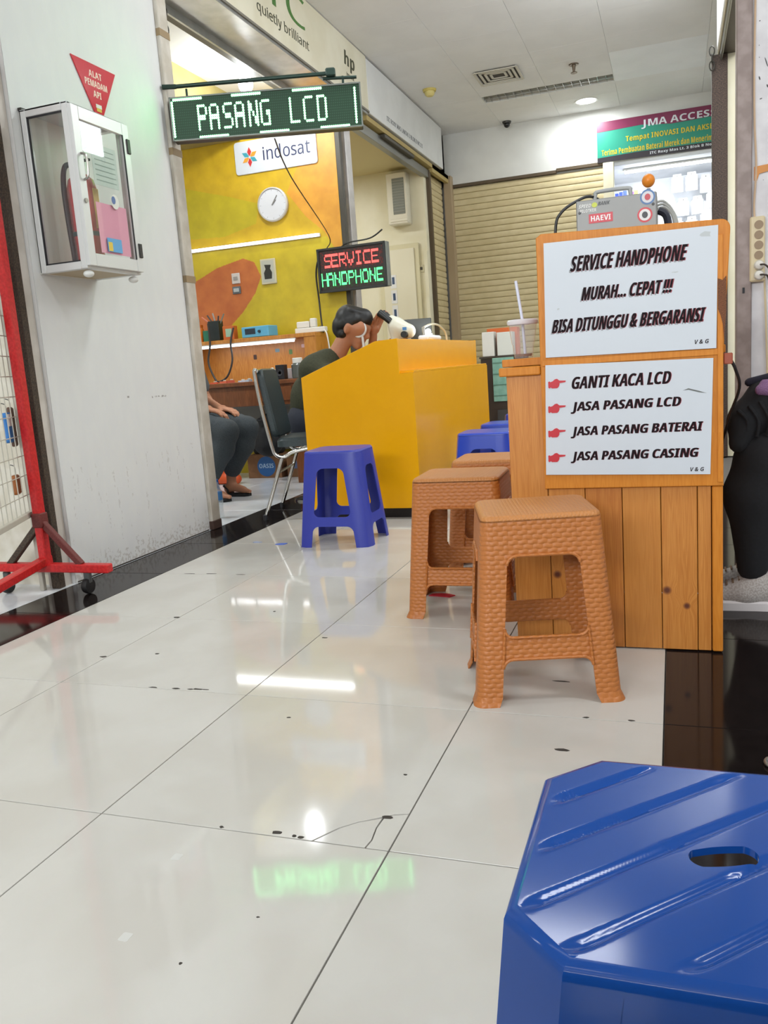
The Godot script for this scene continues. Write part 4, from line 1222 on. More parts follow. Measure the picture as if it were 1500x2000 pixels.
	for p in [Vector3(0.19, 0, -0.012), Vector3(-0.20, 0, 0.014), Vector3(0.085, 0, 0.49)]:
		var c := Node3D.new()
		c.name = "caster"
		st.add_child(c, true)
		c.position = p
		obj("fork", box(Vector3(0, 0.068, 0), Vector3(0.028, 0.05, 0.024), 0.004), M("caster_steel", c8(96, 98, 98), 0.35, 0.7), c)
		obj("wheel", lathe(MB.new(), [Vector2(0.010, -0.013), Vector2(0.030, -0.012), Vector2(0.033, 0.0), Vector2(0.030, 0.012), Vector2(0.010, 0.013)], 20, Transform3D(Basis(Vector3.BACK, PI / 2), Vector3(0.0, 0.033, 0.004))), M("caster_black", c8(26, 24, 24), 0.5), c, 40.0)
	# extinguisher cabinet
	var x0 := -2.448
	var x1 := -2.215
	var z0 := -3.255
	var z1 := -2.89
	var y0 := 1.30
	var y1 := 1.93
	var al := M("aluminium_white", c8(214, 214, 212), 0.35, 0.25)
	var cab := thing("extinguisher_cabinet", "white aluminium and glass fire extinguisher cabinet on the pillar", "cabinet", Vector3(x0, y0, z1))
	var W := x1 - x0
	var D := z1 - z0
	var H := y1 - y0
	var b := 0.03
	for px in [b / 2, W - b / 2]:
		for pz in [-b / 2, -D + b / 2]:
			obj("corner_post", box(Vector3(px, H / 2, pz), Vector3(b, H, b), 0.003), al, cab)
	for yy in [b / 2, H - b / 2]:
		obj("rail", box(Vector3(W / 2, yy, -b / 2), Vector3(W - 2 * b, b, b), 0.002), al, cab)
		obj("rail", box(Vector3(W / 2, yy, -D + b / 2), Vector3(W - 2 * b, b, b), 0.002), al, cab)
		obj("rail", box(Vector3(W - b / 2, yy, -D / 2), Vector3(b, b, D - 2 * b), 0.002), al, cab)
	obj("top_panel", box(Vector3(W / 2, H - 0.004, -D / 2), Vector3(W, 0.006, D)), M("cab_grey", c8(196, 198, 198), 0.5), cab)
	obj("bottom_panel", box(Vector3(W / 2, 0.006, -D / 2), Vector3(W - 0.004, 0.008, D - 0.004)), M("cab_beige", c8(184, 168, 138), 0.6), cab)
	obj("back_panel", box(Vector3(0.004, H / 2, -D / 2), Vector3(0.006, H, D)), M("cab_back", c8(232, 229, 220), 0.6), cab)
	var pane := clear("pane_glass", c8(235, 245, 240), 0.05, 0.02)
	patch_quad("side_pane", W - 2 * b, H - 2 * b, pane, cab, Transform3D(Basis.IDENTITY, Vector3(W / 2, H / 2, -0.012)))
	patch_quad("side_pane", W - 2 * b, H - 2 * b, pane, cab, Transform3D(Basis.IDENTITY, Vector3(W / 2, H / 2, -D + 0.012)))
	var seal := M("seal_black", c8(34, 34, 38), 0.6)
	obj("seal", box(Vector3(b + 0.003, H / 2, -0.008), Vector3(0.006, H - 2 * b, 0.006)), seal, cab)
	obj("seal", box(Vector3(W / 2, b + 0.003, -0.008), Vector3(W - 2 * b, 0.006, 0.006)), seal, cab)
	obj("seal", box(Vector3(W / 2, H - b - 0.003, -0.008), Vector3(W - 2 * b, 0.006, 0.006)), seal, cab)
	var door := Node3D.new()
	door.name = "door"
	cab.add_child(door, true)
	door.position = Vector3(W, 0, 0)
	for pz in [-0.022, -D + 0.022]:
		obj("stile", box(Vector3(0.008, H / 2, pz), Vector3(0.016, H - 0.02, 0.044), 0.002), al, door)
	for yy in [0.035, H - 0.035]:
		obj("rail", box(Vector3(0.008, yy, -D / 2), Vector3(0.016, 0.05, D - 0.088), 0.002), al, door)
	patch_quad("pane", D - 0.088, H - 0.12, pane, door, Transform3D(Basis(Vector3.UP, PI / 2), Vector3(0.008, H / 2, -D / 2)))
	obj("seal", box(Vector3(0.017, H / 2, -D + 0.047), Vector3(0.004, H - 0.12, 0.006)), seal, door)
	obj("handle", tube(MB.new(), curve([Vector3(0.016, 0.34, -0.03), Vector3(0.035, 0.35, -0.03), Vector3(0.04, 0.39, -0.03), Vector3(0.035, 0.43, -0.03), Vector3(0.016, 0.44, -0.03)]), 0.005, 7), M("handle_steel", c8(160, 156, 148), 0.3, 0.8), door, 50.0)
	obj("lock", lathe(MB.new(), [Vector2(0.009, 0), Vector2(0.009, 0.006)], 14, Transform3D(Basis(Vector3.BACK, -PI / 2), Vector3(0.016, 0.26, -0.022))), M("handle_steel"), door, 40.0)
	for yy in [0.10, H - 0.10]:
		obj("hinge", box(Vector3(0.018, yy, -D + 0.012), Vector3(0.008, 0.06, 0.022), 0.002), M("hinge_dark", c8(60, 58, 56), 0.4, 0.5), door)
	obj("paper_sheet", box(Vector3(0.004, 0.17, -0.20), Vector3(0.001, 0.20, 0.20)), M("paper_pink", c8(222, 150, 172), 0.6), door)
	obj("paper_sheet", box(Vector3(0.004, 0.42, -0.19), Vector3(0.001, 0.16, 0.16)), M("paper_mint", c8(190, 204, 194), 0.6), door)
	for i in 7:
		obj("print_line", box(Vector3(0.005, 0.48 - 0.02 * i, -0.19), Vector3(0.001, 0.003, 0.13)), M("print_faint", c8(140, 160, 148), 0.6), door)
	obj("label_sticker", box(Vector3(0.0105, 0.105, -0.185), Vector3(0.001, 0.055, 0.095)), M("label_sky", c8(96, 160, 206), 0.5), door)
	obj("label_corner", box(Vector3(0.0115, 0.098, -0.155), Vector3(0.001, 0.036, 0.026)), M("label_sun", c8(220, 190, 70), 0.5), door)
	obj("round_sticker", prism(MB.new(), ell(0.026, 0.03, 20), 0.0, 0.001, Transform3D(Basis(Vector3.UP, PI / 2), Vector3(0.0105, 0.285, -0.22))), M("label_pale", c8(216, 214, 206), 0.5), door)
	obj("round_print", prism(MB.new(), ell(0.013, 0.016, 16), 0.0, 0.001, Transform3D(Basis(Vector3.UP, PI / 2), Vector3(0.0115, 0.29, -0.21))), M("label_navy", c8(90, 110, 160), 0.5), door)
	for p in [Vector3(W - 0.02, -0.018, -0.03), Vector3(W - 0.03, -0.018, -D + 0.02)]:
		obj("foot", ball(MB.new(), p, Vector3(0.022, 0.014, 0.022), 14, 8), M("lamp_white"), cab, 60.0)
	obj("corner_tape", box(Vector3(0.005, H + 0.004, -0.03), Vector3(0.02, 0.012, 0.06), 0.001), M("tape_black_yellow", c8(40, 36, 30), 0.5), cab)
	var ex := thing("fire_extinguisher", "red fire extinguisher with a black hose inside the glass cabinet", "fire extinguisher", Vector3(-2.335, y0 + 0.012, -3.075))
	obj("cylinder", lathe(MB.new(), [Vector2(0.05, 0), Vector2(0.06, 0.006), Vector2(0.062, 0.03), Vector2(0.062, 0.33), Vector2(0.052, 0.37), Vector2(0.025, 0.395), Vector2(0.018, 0.40), Vector2(0.018, 0.42)], 26), M("fire_red", c8(186, 26, 32), 0.25), ex, 40.0)
	obj("band", lathe(MB.new(), [Vector2(0.0635, 0.14), Vector2(0.0635, 0.158)], 26), M("seal_black"), ex, 40.0)
	obj("valve", box(Vector3(0, 0.44, 0), Vector3(0.03, 0.05, 0.03), 0.005), M("handle_steel"), ex)
	obj("lever", bar(MB.new(), Vector3(-0.01, 0.475, 0), Vector3(0.075, 0.49, 0.02), 0.014, 0.008), M("handle_steel"), ex)
	obj("grip", bar(MB.new(), Vector3(-0.01, 0.445, 0), Vector3(0.07, 0.44, 0.02), 0.014, 0.01), M("seal_black"), ex)
	obj("hose", tube(MB.new(), curve([Vector3(-0.01, 0.43, 0.01), Vector3(-0.03, 0.42, 0.05), Vector3(-0.03, 0.34, 0.075), Vector3(-0.025, 0.2, 0.08), Vector3(-0.02, 0.08, 0.078), Vector3(-0.02, 0.02, 0.076)]), 0.011, 8), M("hose_black", c8(28, 28, 30), 0.5), ex, 50.0)
	obj("tag", box(Vector3(0.066, 0.25, 0.0), Vector3(0.001, 0.16, 0.035)), M("tag_yellow", c8(206, 170, 60), 0.5), ex)
	# triangular sign
	var tri := thing("triangle_sign", "red triangular extinguisher sign on the white pillar above the cabinet", "sign", Vector3(-2.449, 2.252, -3.415), PI / 2)
	obj("plate", prism(MB.new(), PackedVector2Array([Vector2(-0.155, 0.0), Vector2(0.155, 0.0), Vector2(0.0, -0.262)]), 0.0, 0.004, Transform3D.IDENTITY, 0.0005), M("sign_red", c8(196, 36, 50), 0.12), tri)
	var iv := M("ink_ivory", c8(232, 206, 190), 0.4)
	letters("lettering", "ALAT", "Droid Sans", true, 0.09, 0.028, iv, tri, Vector3(0.0, -0.045, 0.004))
	letters("lettering", "PEMADAM", "Droid Sans", true, 0.155, 0.028, iv, tri, Vector3(0.0, -0.085, 0.004))
	letters("lettering", "API", "Droid Sans", true, 0.055, 0.028, iv, tri, Vector3(0.0, -0.128, 0.004))
	obj("emblem", box(Vector3(0, -0.178, 0.005), Vector3(0.04, 0.016, 0.001)), M("label_pale"), tri)
	obj("emblem", box(Vector3(0, -0.194, 0.005), Vector3(0.034, 0.014, 0.001)), M("tag_yellow"), tri)

# ------------------------------------------------------------------ the yellow counter and what is on and around it
func stalls() -> void:
	var yel := mottled("yellow_laminate", c8(238, 170, 0), c8(240, 172, 2), 0.8, 0.22, {"metallic_specular": 0.4})
	var xr := -1.30
	var xl := -1.945
	var zn := -4.25
	var zf := -6.12
	var yc := thing("yellow_counter", "glossy yellow repair counter with a sloping side and raised front", "counter", Vector3(xl, 0, zn))
	var L := xr - xl
	var step := 0.075
	var prof := PackedVector2Array([Vector2(0, 0.06), Vector2(L, 0.06), Vector2(L, 0.785), Vector2(L - step, 0.785), Vector2(L - step, 0.968), Vector2(L - step - 0.125, 0.962), Vector2(0, 0.797)])
	var len := zn - zf
	for zz in [-0.018, -len]:
		obj("side_panel", prism(MB.new(), prof, zz, zz + 0.018, Transform3D.IDENTITY, 0.0008), yel, yc)
	obj("front_panel", span(L - 0.018, L, 0.06, 0.785, -len + 0.0185, -0.0185, 0.001), yel, yc)
	obj("step_top", span(L - step - 0.01, L, 0.7855, 0.797, -len + 0.0185, -0.0185, 0.001), yel, yc)
	obj("upper_panel", span(L - step - 0.016, L - step, 0.7975, 0.966, -len + 0.0185, -0.0185, 0.001), yel, yc)
	obj("top_shelf", span(L - step - 0.125, L - step - 0.0165, 0.948, 0.962, -len + 0.0185, -0.0185, 0.001), yel, yc)
	obj("worktop", span(0.02, L - step - 0.02, 0.70, 0.72, -len + 0.0185, -0.0185, 0.001), yel, yc)
	obj("plinth", span(0.06, L - 0.05, 0.0, 0.06, -len + 0.04, -0.05), M("plinth_dark", c8(34, 28, 26), 0.7), yc)
	# things along the top
	var mg := thing("magnifier_lens", "round magnifier lens on a small clear stand on the yellow counter", "magnifier", Vector3(-1.845, 0.72, -4.95))
	var glass := clear("lens_glass", c8(240, 245, 248), 0.10, 0.02)
	var ring := []
	for k in 28:
		ring.append(Vector3(cos(TAU * k / 28) * 0.046, 0.345 + sin(TAU * k / 28) * 0.046, 0.0))
	obj("ring", tube(MB.new(), ring, 0.007, 8, true), M("clear_plastic", c8(206, 206, 204), 0.2), mg, 60.0)
	obj("lens", lathe(MB.new(), [Vector2(0.002, -0.004), Vector2(0.03, -0.0025), Vector2(0.042, 0.0), Vector2(0.03, 0.0025), Vector2(0.002, 0.004)], 28, Transform3D(Basis(Vector3.RIGHT, PI / 2), Vector3(0, 0.345, 0))), glass, mg, 60.0)
	obj("stem", tube(MB.new(), [Vector3(0.02, 0.30, 0), Vector3(0.03, 0.12, 0), Vector3(0.03, 0.01, 0)], 0.008, 8), M("clear_plastic"), mg)
	obj("base", box(Vector3(0.03, 0.006, 0), Vector3(0.10, 0.012, 0.08), 0.004), M("clear_plastic"), mg)
	obj("bulb", ball(MB.new(), Vector3(0.003, 0.34, -0.03), Vector3(0.013, 0.013, 0.008), 12, 8), glow("small_bulb", WHITE_LAMP, 6.0), mg, 80.0)  # glowing ball stands in for a bulb reflected in the lens
	omni("lens_glint_light", Vector3(-1.842, 1.06, -4.98), WHITE_LAMP, 0.02, 0.012)
	var mi := thing("microscope", "white stereo microscope with black eyepieces on the yellow counter", "microscope", Vector3(-1.60, 0.72, -5.0))
	obj("base", box(Vector3(0, 0.012, 0), Vector3(0.16, 0.024, 0.18), 0.006), M("scope_white", c8(212, 212, 196), 0.35), mi)
	obj("column", tube(MB.new(), [Vector3(0.06, 0.02, 0), Vector3(0.06, 0.34, 0)], 0.014, 12), M("handle_steel"), mi, 40.0)
	obj("head", sdf(MB.new(), [[Vector3(0.06, 0.31, 0), Vector3(-0.01, 0.34, 0), 0.045, 0.05], [Vector3(-0.01, 0.34, 0), Vector3(-0.02, 0.26, 0), 0.045, 0.035], [Vector3(-0.02, 0.36, 0), Vector3(-0.045, 0.385, 0), 0.034, 0.03]], 0.008, 0.03), M("scope_white"), mi, 60.0)
	for s in [-1.0, 1.0]:
		obj("eyepiece", tube(MB.new(), [Vector3(-0.04, 0.375, 0.028 * s), Vector3(-0.075, 0.405, 0.03 * s), Vector3(-0.105, 0.43, 0.032 * s), Vector3(-0.112, 0.436, 0.032 * s)], [0.020, 0.020, 0.024, 0.021], 14), M("scope_black", c8(20, 24, 24), 0.4), mi, 40.0)
	obj("focus_knob", tube(MB.new(), [Vector3(0.05, 0.29, -0.07), Vector3(0.05, 0.29, 0.07)], 0.02, 14), M("scope_black"), mi, 40.0)
	obj("badge", box(Vector3(0.05, 0.325, 0.046), Vector3(0.025, 0.018, 0.003)), M("label_blue"), mi)
	var lap := thing("laptop_screen", "dark upright screen behind the microscope", "screen", Vector3(-1.55, 0.72, -5.2), 0.25)
	obj("panel", box(Vector3(0, 0.26, 0), Vector3(0.20, 0.26, 0.014), 0.004), M("screen_grey", c8(64, 66, 62), 0.4), lap)
	obj("stand", box(Vector3(0, 0.07, -0.02), Vector3(0.06, 0.14, 0.02), 0.003), M("screen_grey"), lap)
	obj("foot", box(Vector3(0, 0.006, -0.02), Vector3(0.16, 0.012, 0.12), 0.003), M("screen_grey"), lap)
	var pk := thing("cup", "small pink plastic cup in front of the technician", "cup", Vector3(-1.735, 0.72, -5.06))
	obj("body", lathe(MB.new(), [Vector2(0.022, 0), Vector2(0.027, 0.27), Vector2(0.024, 0.27), Vector2(0.02, 0.01)], 16), M("plastic_pink", c8(222, 60, 130), 0.4), pk, 40.0)
	var bn := thing("tool_box", "reddish brown wooden block beside the microscope", "box", Vector3(-1.66, 0.72, -5.15))
	obj("block", box(Vector3(0, 0.14, 0), Vector3(0.09, 0.28, 0.08), 0.004), M("block_brown", c8(150, 76, 36), 0.5), bn)
	var tray := thing("tray", "white plastic tray with rounded edge on top of the yellow counter", "tray", Vector3(-1.44, 0.963, -5.12))
	obj("tray", box(Vector3(0, 0.018, 0), Vector3(0.07, 0.034, 0.30), 0.010), M("tray_white", c8(226, 226, 228), 0.35), tray, 60.0)
	obj("lid", sdf(MB.new(), [[Vector3(0, 0.035, 0.08), Vector3(0, 0.035, -0.02), 0.018, 0.018]], 0.007, 0.02), M("tray_white"), tray, 60.0)
	var lm := thing("desk_lamp", "small clip lamp with a curved pale tube on the yellow counter", "lamp", Vector3(-1.44, 0.963, -5.0))
	obj("clip", tube(MB.new(), [Vector3(0, 0.0, 0), Vector3(-0.005, 0.085, 0)], 0.010, 10), M("handle_steel"), lm, 40.0)
	obj("arch", tube(MB.new(), curve([Vector3(-0.005, 0.08, 0), Vector3(0.02, 0.10, -0.08), Vector3(0.03, 0.10, -0.2), Vector3(0.03, 0.08, -0.32), Vector3(0.03, 0.05, -0.40), Vector3(0.03, 0.0, -0.42)]), 0.006, 7), M("tube_pale", c8(214, 204, 176), 0.3), lm, 50.0)
	obj("bulb", ball(MB.new(), Vector3(0.02, 0.055, -0.02), Vector3(0.018, 0.018, 0.018), 14, 8), glow("small_bulb", WHITE_LAMP, 6.0), lm, 80.0)
	omni("desk_lamp_light", Vector3(-1.42, 1.018, -5.02), WHITE_LAMP, 0.02, 0.018)
	# chrome chair
	var ch := thing("chrome_chair", "chrome tube chair with a grey padded back at the work counter", "chair", Vector3(-2.25, 0, -4.25), 0.229)
	var cr := M("chrome", c8(206, 204, 200), 0.14, 1.0)
	var dark := mottled("chair_vinyl", c8(44, 56, 58), c8(52, 64, 66), 0.2, 0.5, {}, 0.05)
	var wd := 0.43
	for s in [0.0, 1.0]:
		var zz: float = -s * wd
		obj("side_frame", tube(MB.new(), curve([Vector3(0.03, 0.855, zz), Vector3(0.02, 0.84, zz), Vector3(0.042, 0.64, zz), Vector3(0.08, 0.43, zz), Vector3(0.10, 0.375, zz), Vector3(0.145, 0.36, zz), Vector3(0.20, 0.385, zz), Vector3(0.32, 0.405, zz), Vector3(0.46, 0.41, zz)], 5), 0.0115, 10), cr, ch, 50.0)
		obj("leg", tube(MB.new(), [Vector3(0.135, 0.36, zz), Vector3(0.004, 0.012, zz)], 0.011, 10), cr, ch, 50.0)
		obj("leg", tube(MB.new(), [Vector3(0.30, 0.40, zz), Vector3(0.47, 0.012, zz)], 0.011, 10), cr, ch, 50.0)
		for fx in [0.004, 0.47]:
			obj("foot_cap", tube(MB.new(), [Vector3(fx, 0.0, zz), Vector3(fx, 0.03, zz)], 0.015, 10), M("seal_black"), ch, 50.0)
	obj("top_rail", tube(MB.new(), [Vector3(0.03, 0.853, 0), Vector3(0.025, 0.855, -wd)], 0.0115, 10), cr, ch, 50.0)
	obj("crossbar", tube(MB.new(), [Vector3(0.10, 0.27, 0), Vector3(0.10, 0.27, -wd)], 0.008, 8), cr, ch, 50.0)
	obj("crossbar", tube(MB.new(), [Vector3(0.36, 0.27, 0), Vector3(0.36, 0.27, -wd)], 0.008, 8), cr, ch, 50.0)
	var bb := Basis(Vector3.BACK, 0.165)
	var backf := prism(MB.new(), rrect(0.37, 0.40, 0.05, 6), -0.018, 0.018, Transform3D(bb * Basis(Vector3.UP, PI / 2), Vector3(0.068, 0.665, -wd / 2)), 0.010)
	obj("backrest", backf, dark, ch, 40.0)
	obj("seat", prism(MB.new(), rrect(0.40, 0.41, 0.05, 6), 0.0, 0.05, Transform3D(Basis(Vector3.RIGHT, -PI / 2), Vector3(0.30, 0.415, -wd / 2)), 0.014), dark, ch, 40.0)
	# glass showcase past the counter, with white cartons on it
	var sh := thing("glass_showcase", "low display case with a teal front panel past the yellow counter", "showcase", Vector3(-1.36, 0, -6.95))
	obj("frame", box(Vector3(0, 0.415, -0.2), Vector3(0.34, 0.83, 0.38), 0.004), M("case_brown", c8(52, 42, 36), 0.5), sh)
	obj("panel", box(Vector3(0.02, 0.65, -0.004), Vector3(0.18, 0.36, 0.012), 0.002), mottled("teal_panel", c8(120, 166, 152), c8(134, 178, 164), 0.3, 0.2), sh)
	for i in 4:
		obj("shelf_edge", box(Vector3(0.02, 0.52 + i * 0.09, 0.004), Vector3(0.18, 0.006, 0.006)), M("shelf_teal", c8(90, 136, 124), 0.3), sh)
	obj("top", box(Vector3(0, 0.838, -0.2), Vector3(0.36, 0.014, 0.40), 0.003), M("case_brown"), sh)
	obj("kick", box(Vector3(0.1, 0.2, 0.01), Vector3(0.28, 0.4, 0.02)), M("kick_grey", c8(54, 54, 54), 0.6), sh)
	var crates := [[-1.46, 0.10, 0.20, c8(212, 210, 202), "white carton at the end of the showcase top"], [-1.32, 0.13, 0.19, c8(208, 210, 202), "white carton beside the orange carton on the showcase"]]
	for e in crates:
		var t := thing("carton", e[4], "box", Vector3(e[0], 0.846, -7.02))
		obj("body", box(Vector3(0, e[2] / 2, 0), Vector3(e[1], e[2], 0.12), 0.003), M("carton_white_%d" % int(e[1] * 100), e[3], 0.6), t)
	var oc := thing("carton", "orange carton behind the white cartons on the showcase", "box", Vector3(-1.37, 0.846, -7.18))
	obj("body", box(Vector3(0, 0.115, 0), Vector3(0.26, 0.23, 0.12), 0.003), M("carton_orange3", c8(206, 100, 40), 0.6), oc)

# ------------------------------------------------------------------ plastic stools
func stool(called: String, label: String, at: Vector3, turn: float, kind: Dictionary, mat: Material, group := "") -> Node3D:
	var root := thing(called, label, "stool", at, turn, group)
	var H: float = kind.h
	var T: Vector2 = kind.top
	var B: Vector2 = kind.base
	var r: float = kind.r
	var th := 0.004
	var ext := func(h: float) -> Vector2:
		var e := B.lerp(T, h / H)
		if h < 0.02:
			e += Vector2.ONE * kind.flare * (1.0 - h / 0.02)
		return e
	var lw := func(h: float) -> float: return lerpf(kind.lw0, kind.lw1, h / H)
	var seg: int = kind.seg
	var key: String = kind.key
	if not cache.has(key):
		var meshes := {}
		for k in 4:
			var sx: float = [-1, 1, 1, -1][k]
			var sz: float = [1, 1, -1, -1][k]
			var rings := []
			for i in 15:
				var h: float = [0.0, 0.006, 0.013, 0.02, 0.05, 0.09, 0.13, 0.17, 0.21, 0.25, 0.29, 0.33, 0.37, 0.41, H - 0.012][i]
				var e: Vector2 = ext.call(h)
				var w: float = lw.call(h)
				var ring := []
				var rr := r
				ring.append(Vector3(sx * (e.x - w), h, sz * e.y))
				for j in seg + 1:
					var ang := PI / 2 * j / seg
					ring.append(Vector3(sx * (e.x - rr + rr * sin(ang)), h, sz * (e.y - rr + rr * cos(ang))))
				ring.append(Vector3(sx * e.x, h, sz * (e.y - w)))
				ring.append(Vector3(sx * (e.x - th), h, sz * (e.y - w)))
				var ri := rr - th * 0.6
				for j in seg + 1:
					var ang := PI / 2 * (seg - j) / seg
					ring.append(Vector3(sx * (e.x - th - ri + ri * sin(ang)), h, sz * (e.y - th - ri + ri * cos(ang))))
				ring.append(Vector3(sx * (e.x - w), h, sz * (e.y - th)))
				if sx * sz < 0:
					ring.reverse()
				rings.append(ring)
			var mb := loft(MB.new(), rings)
			var c := Vector3.ZERO
			for i in [0, 14]:
				var n: int = rings[i].size()
				for j in range(0, n / 2 - 1):
					if i == 0:
						q4(mb, rings[i][j], rings[i][n - 1 - j], rings[i][n - 2 - j], rings[i][j + 1])
			meshes["leg%d" % k] = mesh_of(mb, 40.0)
		for k in 4:
			# k: 0 front (+z), 1 right (+x), 2 back, 3 left
			for part in ["apron", "stretcher"]:
				var h0: float = kind.ap if part == "apron" else kind.st0
				var h1: float = H - 0.012 if part == "apron" else kind.st1
				var rf: float = kind.fillet
				var wid := func(h: float) -> float:
					var e: Vector2 = ext.call(h)
					return (e.x if k % 2 == 0 else e.y) - lw.call(h) + 0.0005
				var outline := PackedVector2Array()
				# bottom edge, with fillets reaching down along the legs
				for j in 7:
					var a := PI / 2 * j / 6
					var yy := h0 - rf + rf * sin(a)
					outline.append(Vector2(-wid.call(yy) + rf * (1.0 - cos(a)), yy))
				for j in 7:
					var a := PI / 2 * (6 - j) / 6
					var yy := h0 - rf + rf * sin(a)
					outline.append(Vector2(wid.call(yy) - rf * (1.0 - cos(a)), yy))
				if part == "apron":
					outline.append(Vector2(wid.call(h1), h1))
					outline.append(Vector2(-wid.call(h1), h1))
				else:
					for j in 7:
						var a := PI / 2 * j / 6
						var yy := h1 + rf - rf * sin(a)
						outline.append(Vector2(wid.call(yy) - rf * (1.0 - cos(a)), yy))
					for j in 7:
						var a := PI / 2 * (6 - j) / 6
						var yy := h1 + rf - rf * sin(a)
						outline.append(Vector2(-wid.call(yy) + rf * (1.0 - cos(a)), yy))
				var mb := MB.new()
				var dirn: Vector3 = [Vector3(1, 0, 0), Vector3(0, 0, -1), Vector3(-1, 0, 0), Vector3(0, 0, 1)][k]
				var nrm: Vector3 = [Vector3(0, 0, 1), Vector3(1, 0, 0), Vector3(0, 0, -1), Vector3(-1, 0, 0)][k]
				var f := func(v: Vector2, inn: float) -> Vector3:
					var e: Vector2 = ext.call(v.y)
					return dirn * v.x + Vector3.UP * v.y + nrm * ((e.y if k % 2 == 0 else e.x) - inn)
				outline = ccw(outline)
				var tris := Geometry2D.triangulate_polygon(outline)
				for i in tris.size() / 3:
					var pa := outline[tris[i * 3]]
					var pb := outline[tris[i * 3 + 1]]
					var pc := outline[tris[i * 3 + 2]]
					if (pb - pa).cross(pc - pa) < 0.0:
						var sw := pb
						pb = pc
						pc = sw
					mb.p.append_array(PackedVector3Array([f.call(pa, 0.0), f.call(pb, 0.0), f.call(pc, 0.0), f.call(pa, th), f.call(pc, th), f.call(pb, th)]))
				for i in outline.size():
					var j := (i + 1) % outline.size()
					q4(mb, f.call(outline[i], th), f.call(outline[j], th), f.call(outline[j], 0.0), f.call(outline[i], 0.0))
				meshes["%s%d" % [part, k]] = mesh_of(mb)
				# rolled rim along the opening
				var rim := []
				for i in outline.size():
					var v := outline[i]
					if part == "apron" and v.y > h0 + 0.001:
						continue
					rim.append(f.call(v, -0.001))
				if kind.rim > 0.0:
					meshes["rim_%s%d" % [part, k]] = mesh_of(tube(MB.new(), rim, kind.rim, 6, part == "stretcher"), 60.0)
		# seat: rounded or chamfered slab, pierced by the hole where there is one
		var rings2 := []
		var outl := func(e: Vector2, rr: float) -> Array:
			var o := []
			for k in 4:
				var sx: float = [1, -1, -1, 1][k]
				var sz: float = [1, 1, -1, -1][k]
				for j in seg + 1:
					var t := PI / 2 * j / seg
					var ax := sin(t) if k % 2 else cos(t)
					var az := cos(t) if k % 2 else sin(t)
					if k % 2:
						ax = sin(t)
						az = cos(t)
					o.append(Vector3(sx * (e.x - rr + rr * ax), 0, sz * (e.y - rr + rr * az)))
			return o
		var edge: float = kind.edge
		for s in [[0.0, -edge - 0.004], [0.0, -edge], [edge * 0.15, -edge * 0.5], [edge * 0.5, -edge * 0.15], [edge, 0.0]]:
			var h: float = H + s[1]
			var e: Vector2 = B.lerp(T, minf(h / H, 1.0)) - Vector2.ONE * s[0]
			var ring: Array = outl.call(e, maxf(r - s[0] * 0.5, 0.004))
			ring.reverse()
			for i in ring.size():
				ring[i] += Vector3(0, h, 0)
			rings2.append(ring)
		var smb := loft(MB.new(), rings2)
		var top: Array = rings2[-1]
		if kind.grooves:
			grooved_top(smb, top, H)
		else:
			fan(smb, top, Vector3(0, H, 0), false)
		var under := []
		for v in rings2[0]:
			under.append(Vector3(v.x * 0.98, v.y, v.z * 0.98))
		meshes["seat"] = mesh_of(smb, 38.0)
		cache[key] = meshes
	var ms: Dictionary = cache[key]
	put("seat", ms["seat"], kind.get("seat_mat", mat), root)
	for k in 4:
		put("leg", ms["leg%d" % k], mat, root)
		put("apron", ms["apron%d" % k], mat, root)
		put("stretcher", ms["stretcher%d" % k], mat, root)
		if kind.rim > 0.0:
			put("rim", ms["rim_apron%d" % k], mat, root)
			put("rim", ms["rim_stretcher%d" % k], mat, root)
	return root

# top with diagonal grooves and an oblong hole, from the seat outline in to the hole
func grooved_top(mb: MB, outline: Array, H: float) -> void:
	var many := []
	var n := outline.size()
	var per := 22
	for i in n:
		var d: float = outline[i].distance_to(outline[(i + 1) % n])
		var cnt := maxi(1, int(d / 0.0028))
		for j in cnt:
			many.append(outline[i].lerp(outline[(i + 1) % n], float(j) / cnt))
	var g := func(x: float, z: float) -> float:
		var c := (x + z) / sqrt(2.0)
		var k := fposmod(c + 0.030 + 0.0255, 0.051) - 0.0255
		var edge := clampf((0.136 - absf(x)) / 0.012, 0.0, 1.0) * clampf((0.131 - absf(z)) / 0.012, 0.0, 1.0)
		var keep := smoothstep(0.016, 0.024, Vector2(x, z).length())
		if absf(k) < 0.007:
			return -0.0032 * (0.5 + 0.5 * cos(k / 0.007 * PI)) * edge * keep
		return 0.0
	var rings := []
	var steps := 46
	for s in steps + 1:
		var t := float(s) / steps
		var ring := []
		for i in many.size():
			var v: Vector3 = many[i]
			var ang := atan2(v.z, v.x)
			var hole := Vector3(clampf(v.x * 0.16, -0.013, 0.013), H, 0) + Vector3(cos(ang), 0, sin(ang)) * 0.0125
			hole = Vector3(hole.x, H, hole.z).rotated(Vector3.UP, 0.35)
			var p := v.lerp(hole, t)
			p.y = H + g.call(p.x, p.z) * (1.0 if s > 0 else 0.0)
			ring.append(p)
		rings.append(ring)
	var down := []
	for v in rings[-1]:
		down.append(Vector3(v.x, H - 0.006, v.z))
	rings.append(down)
	loft(mb, rings)

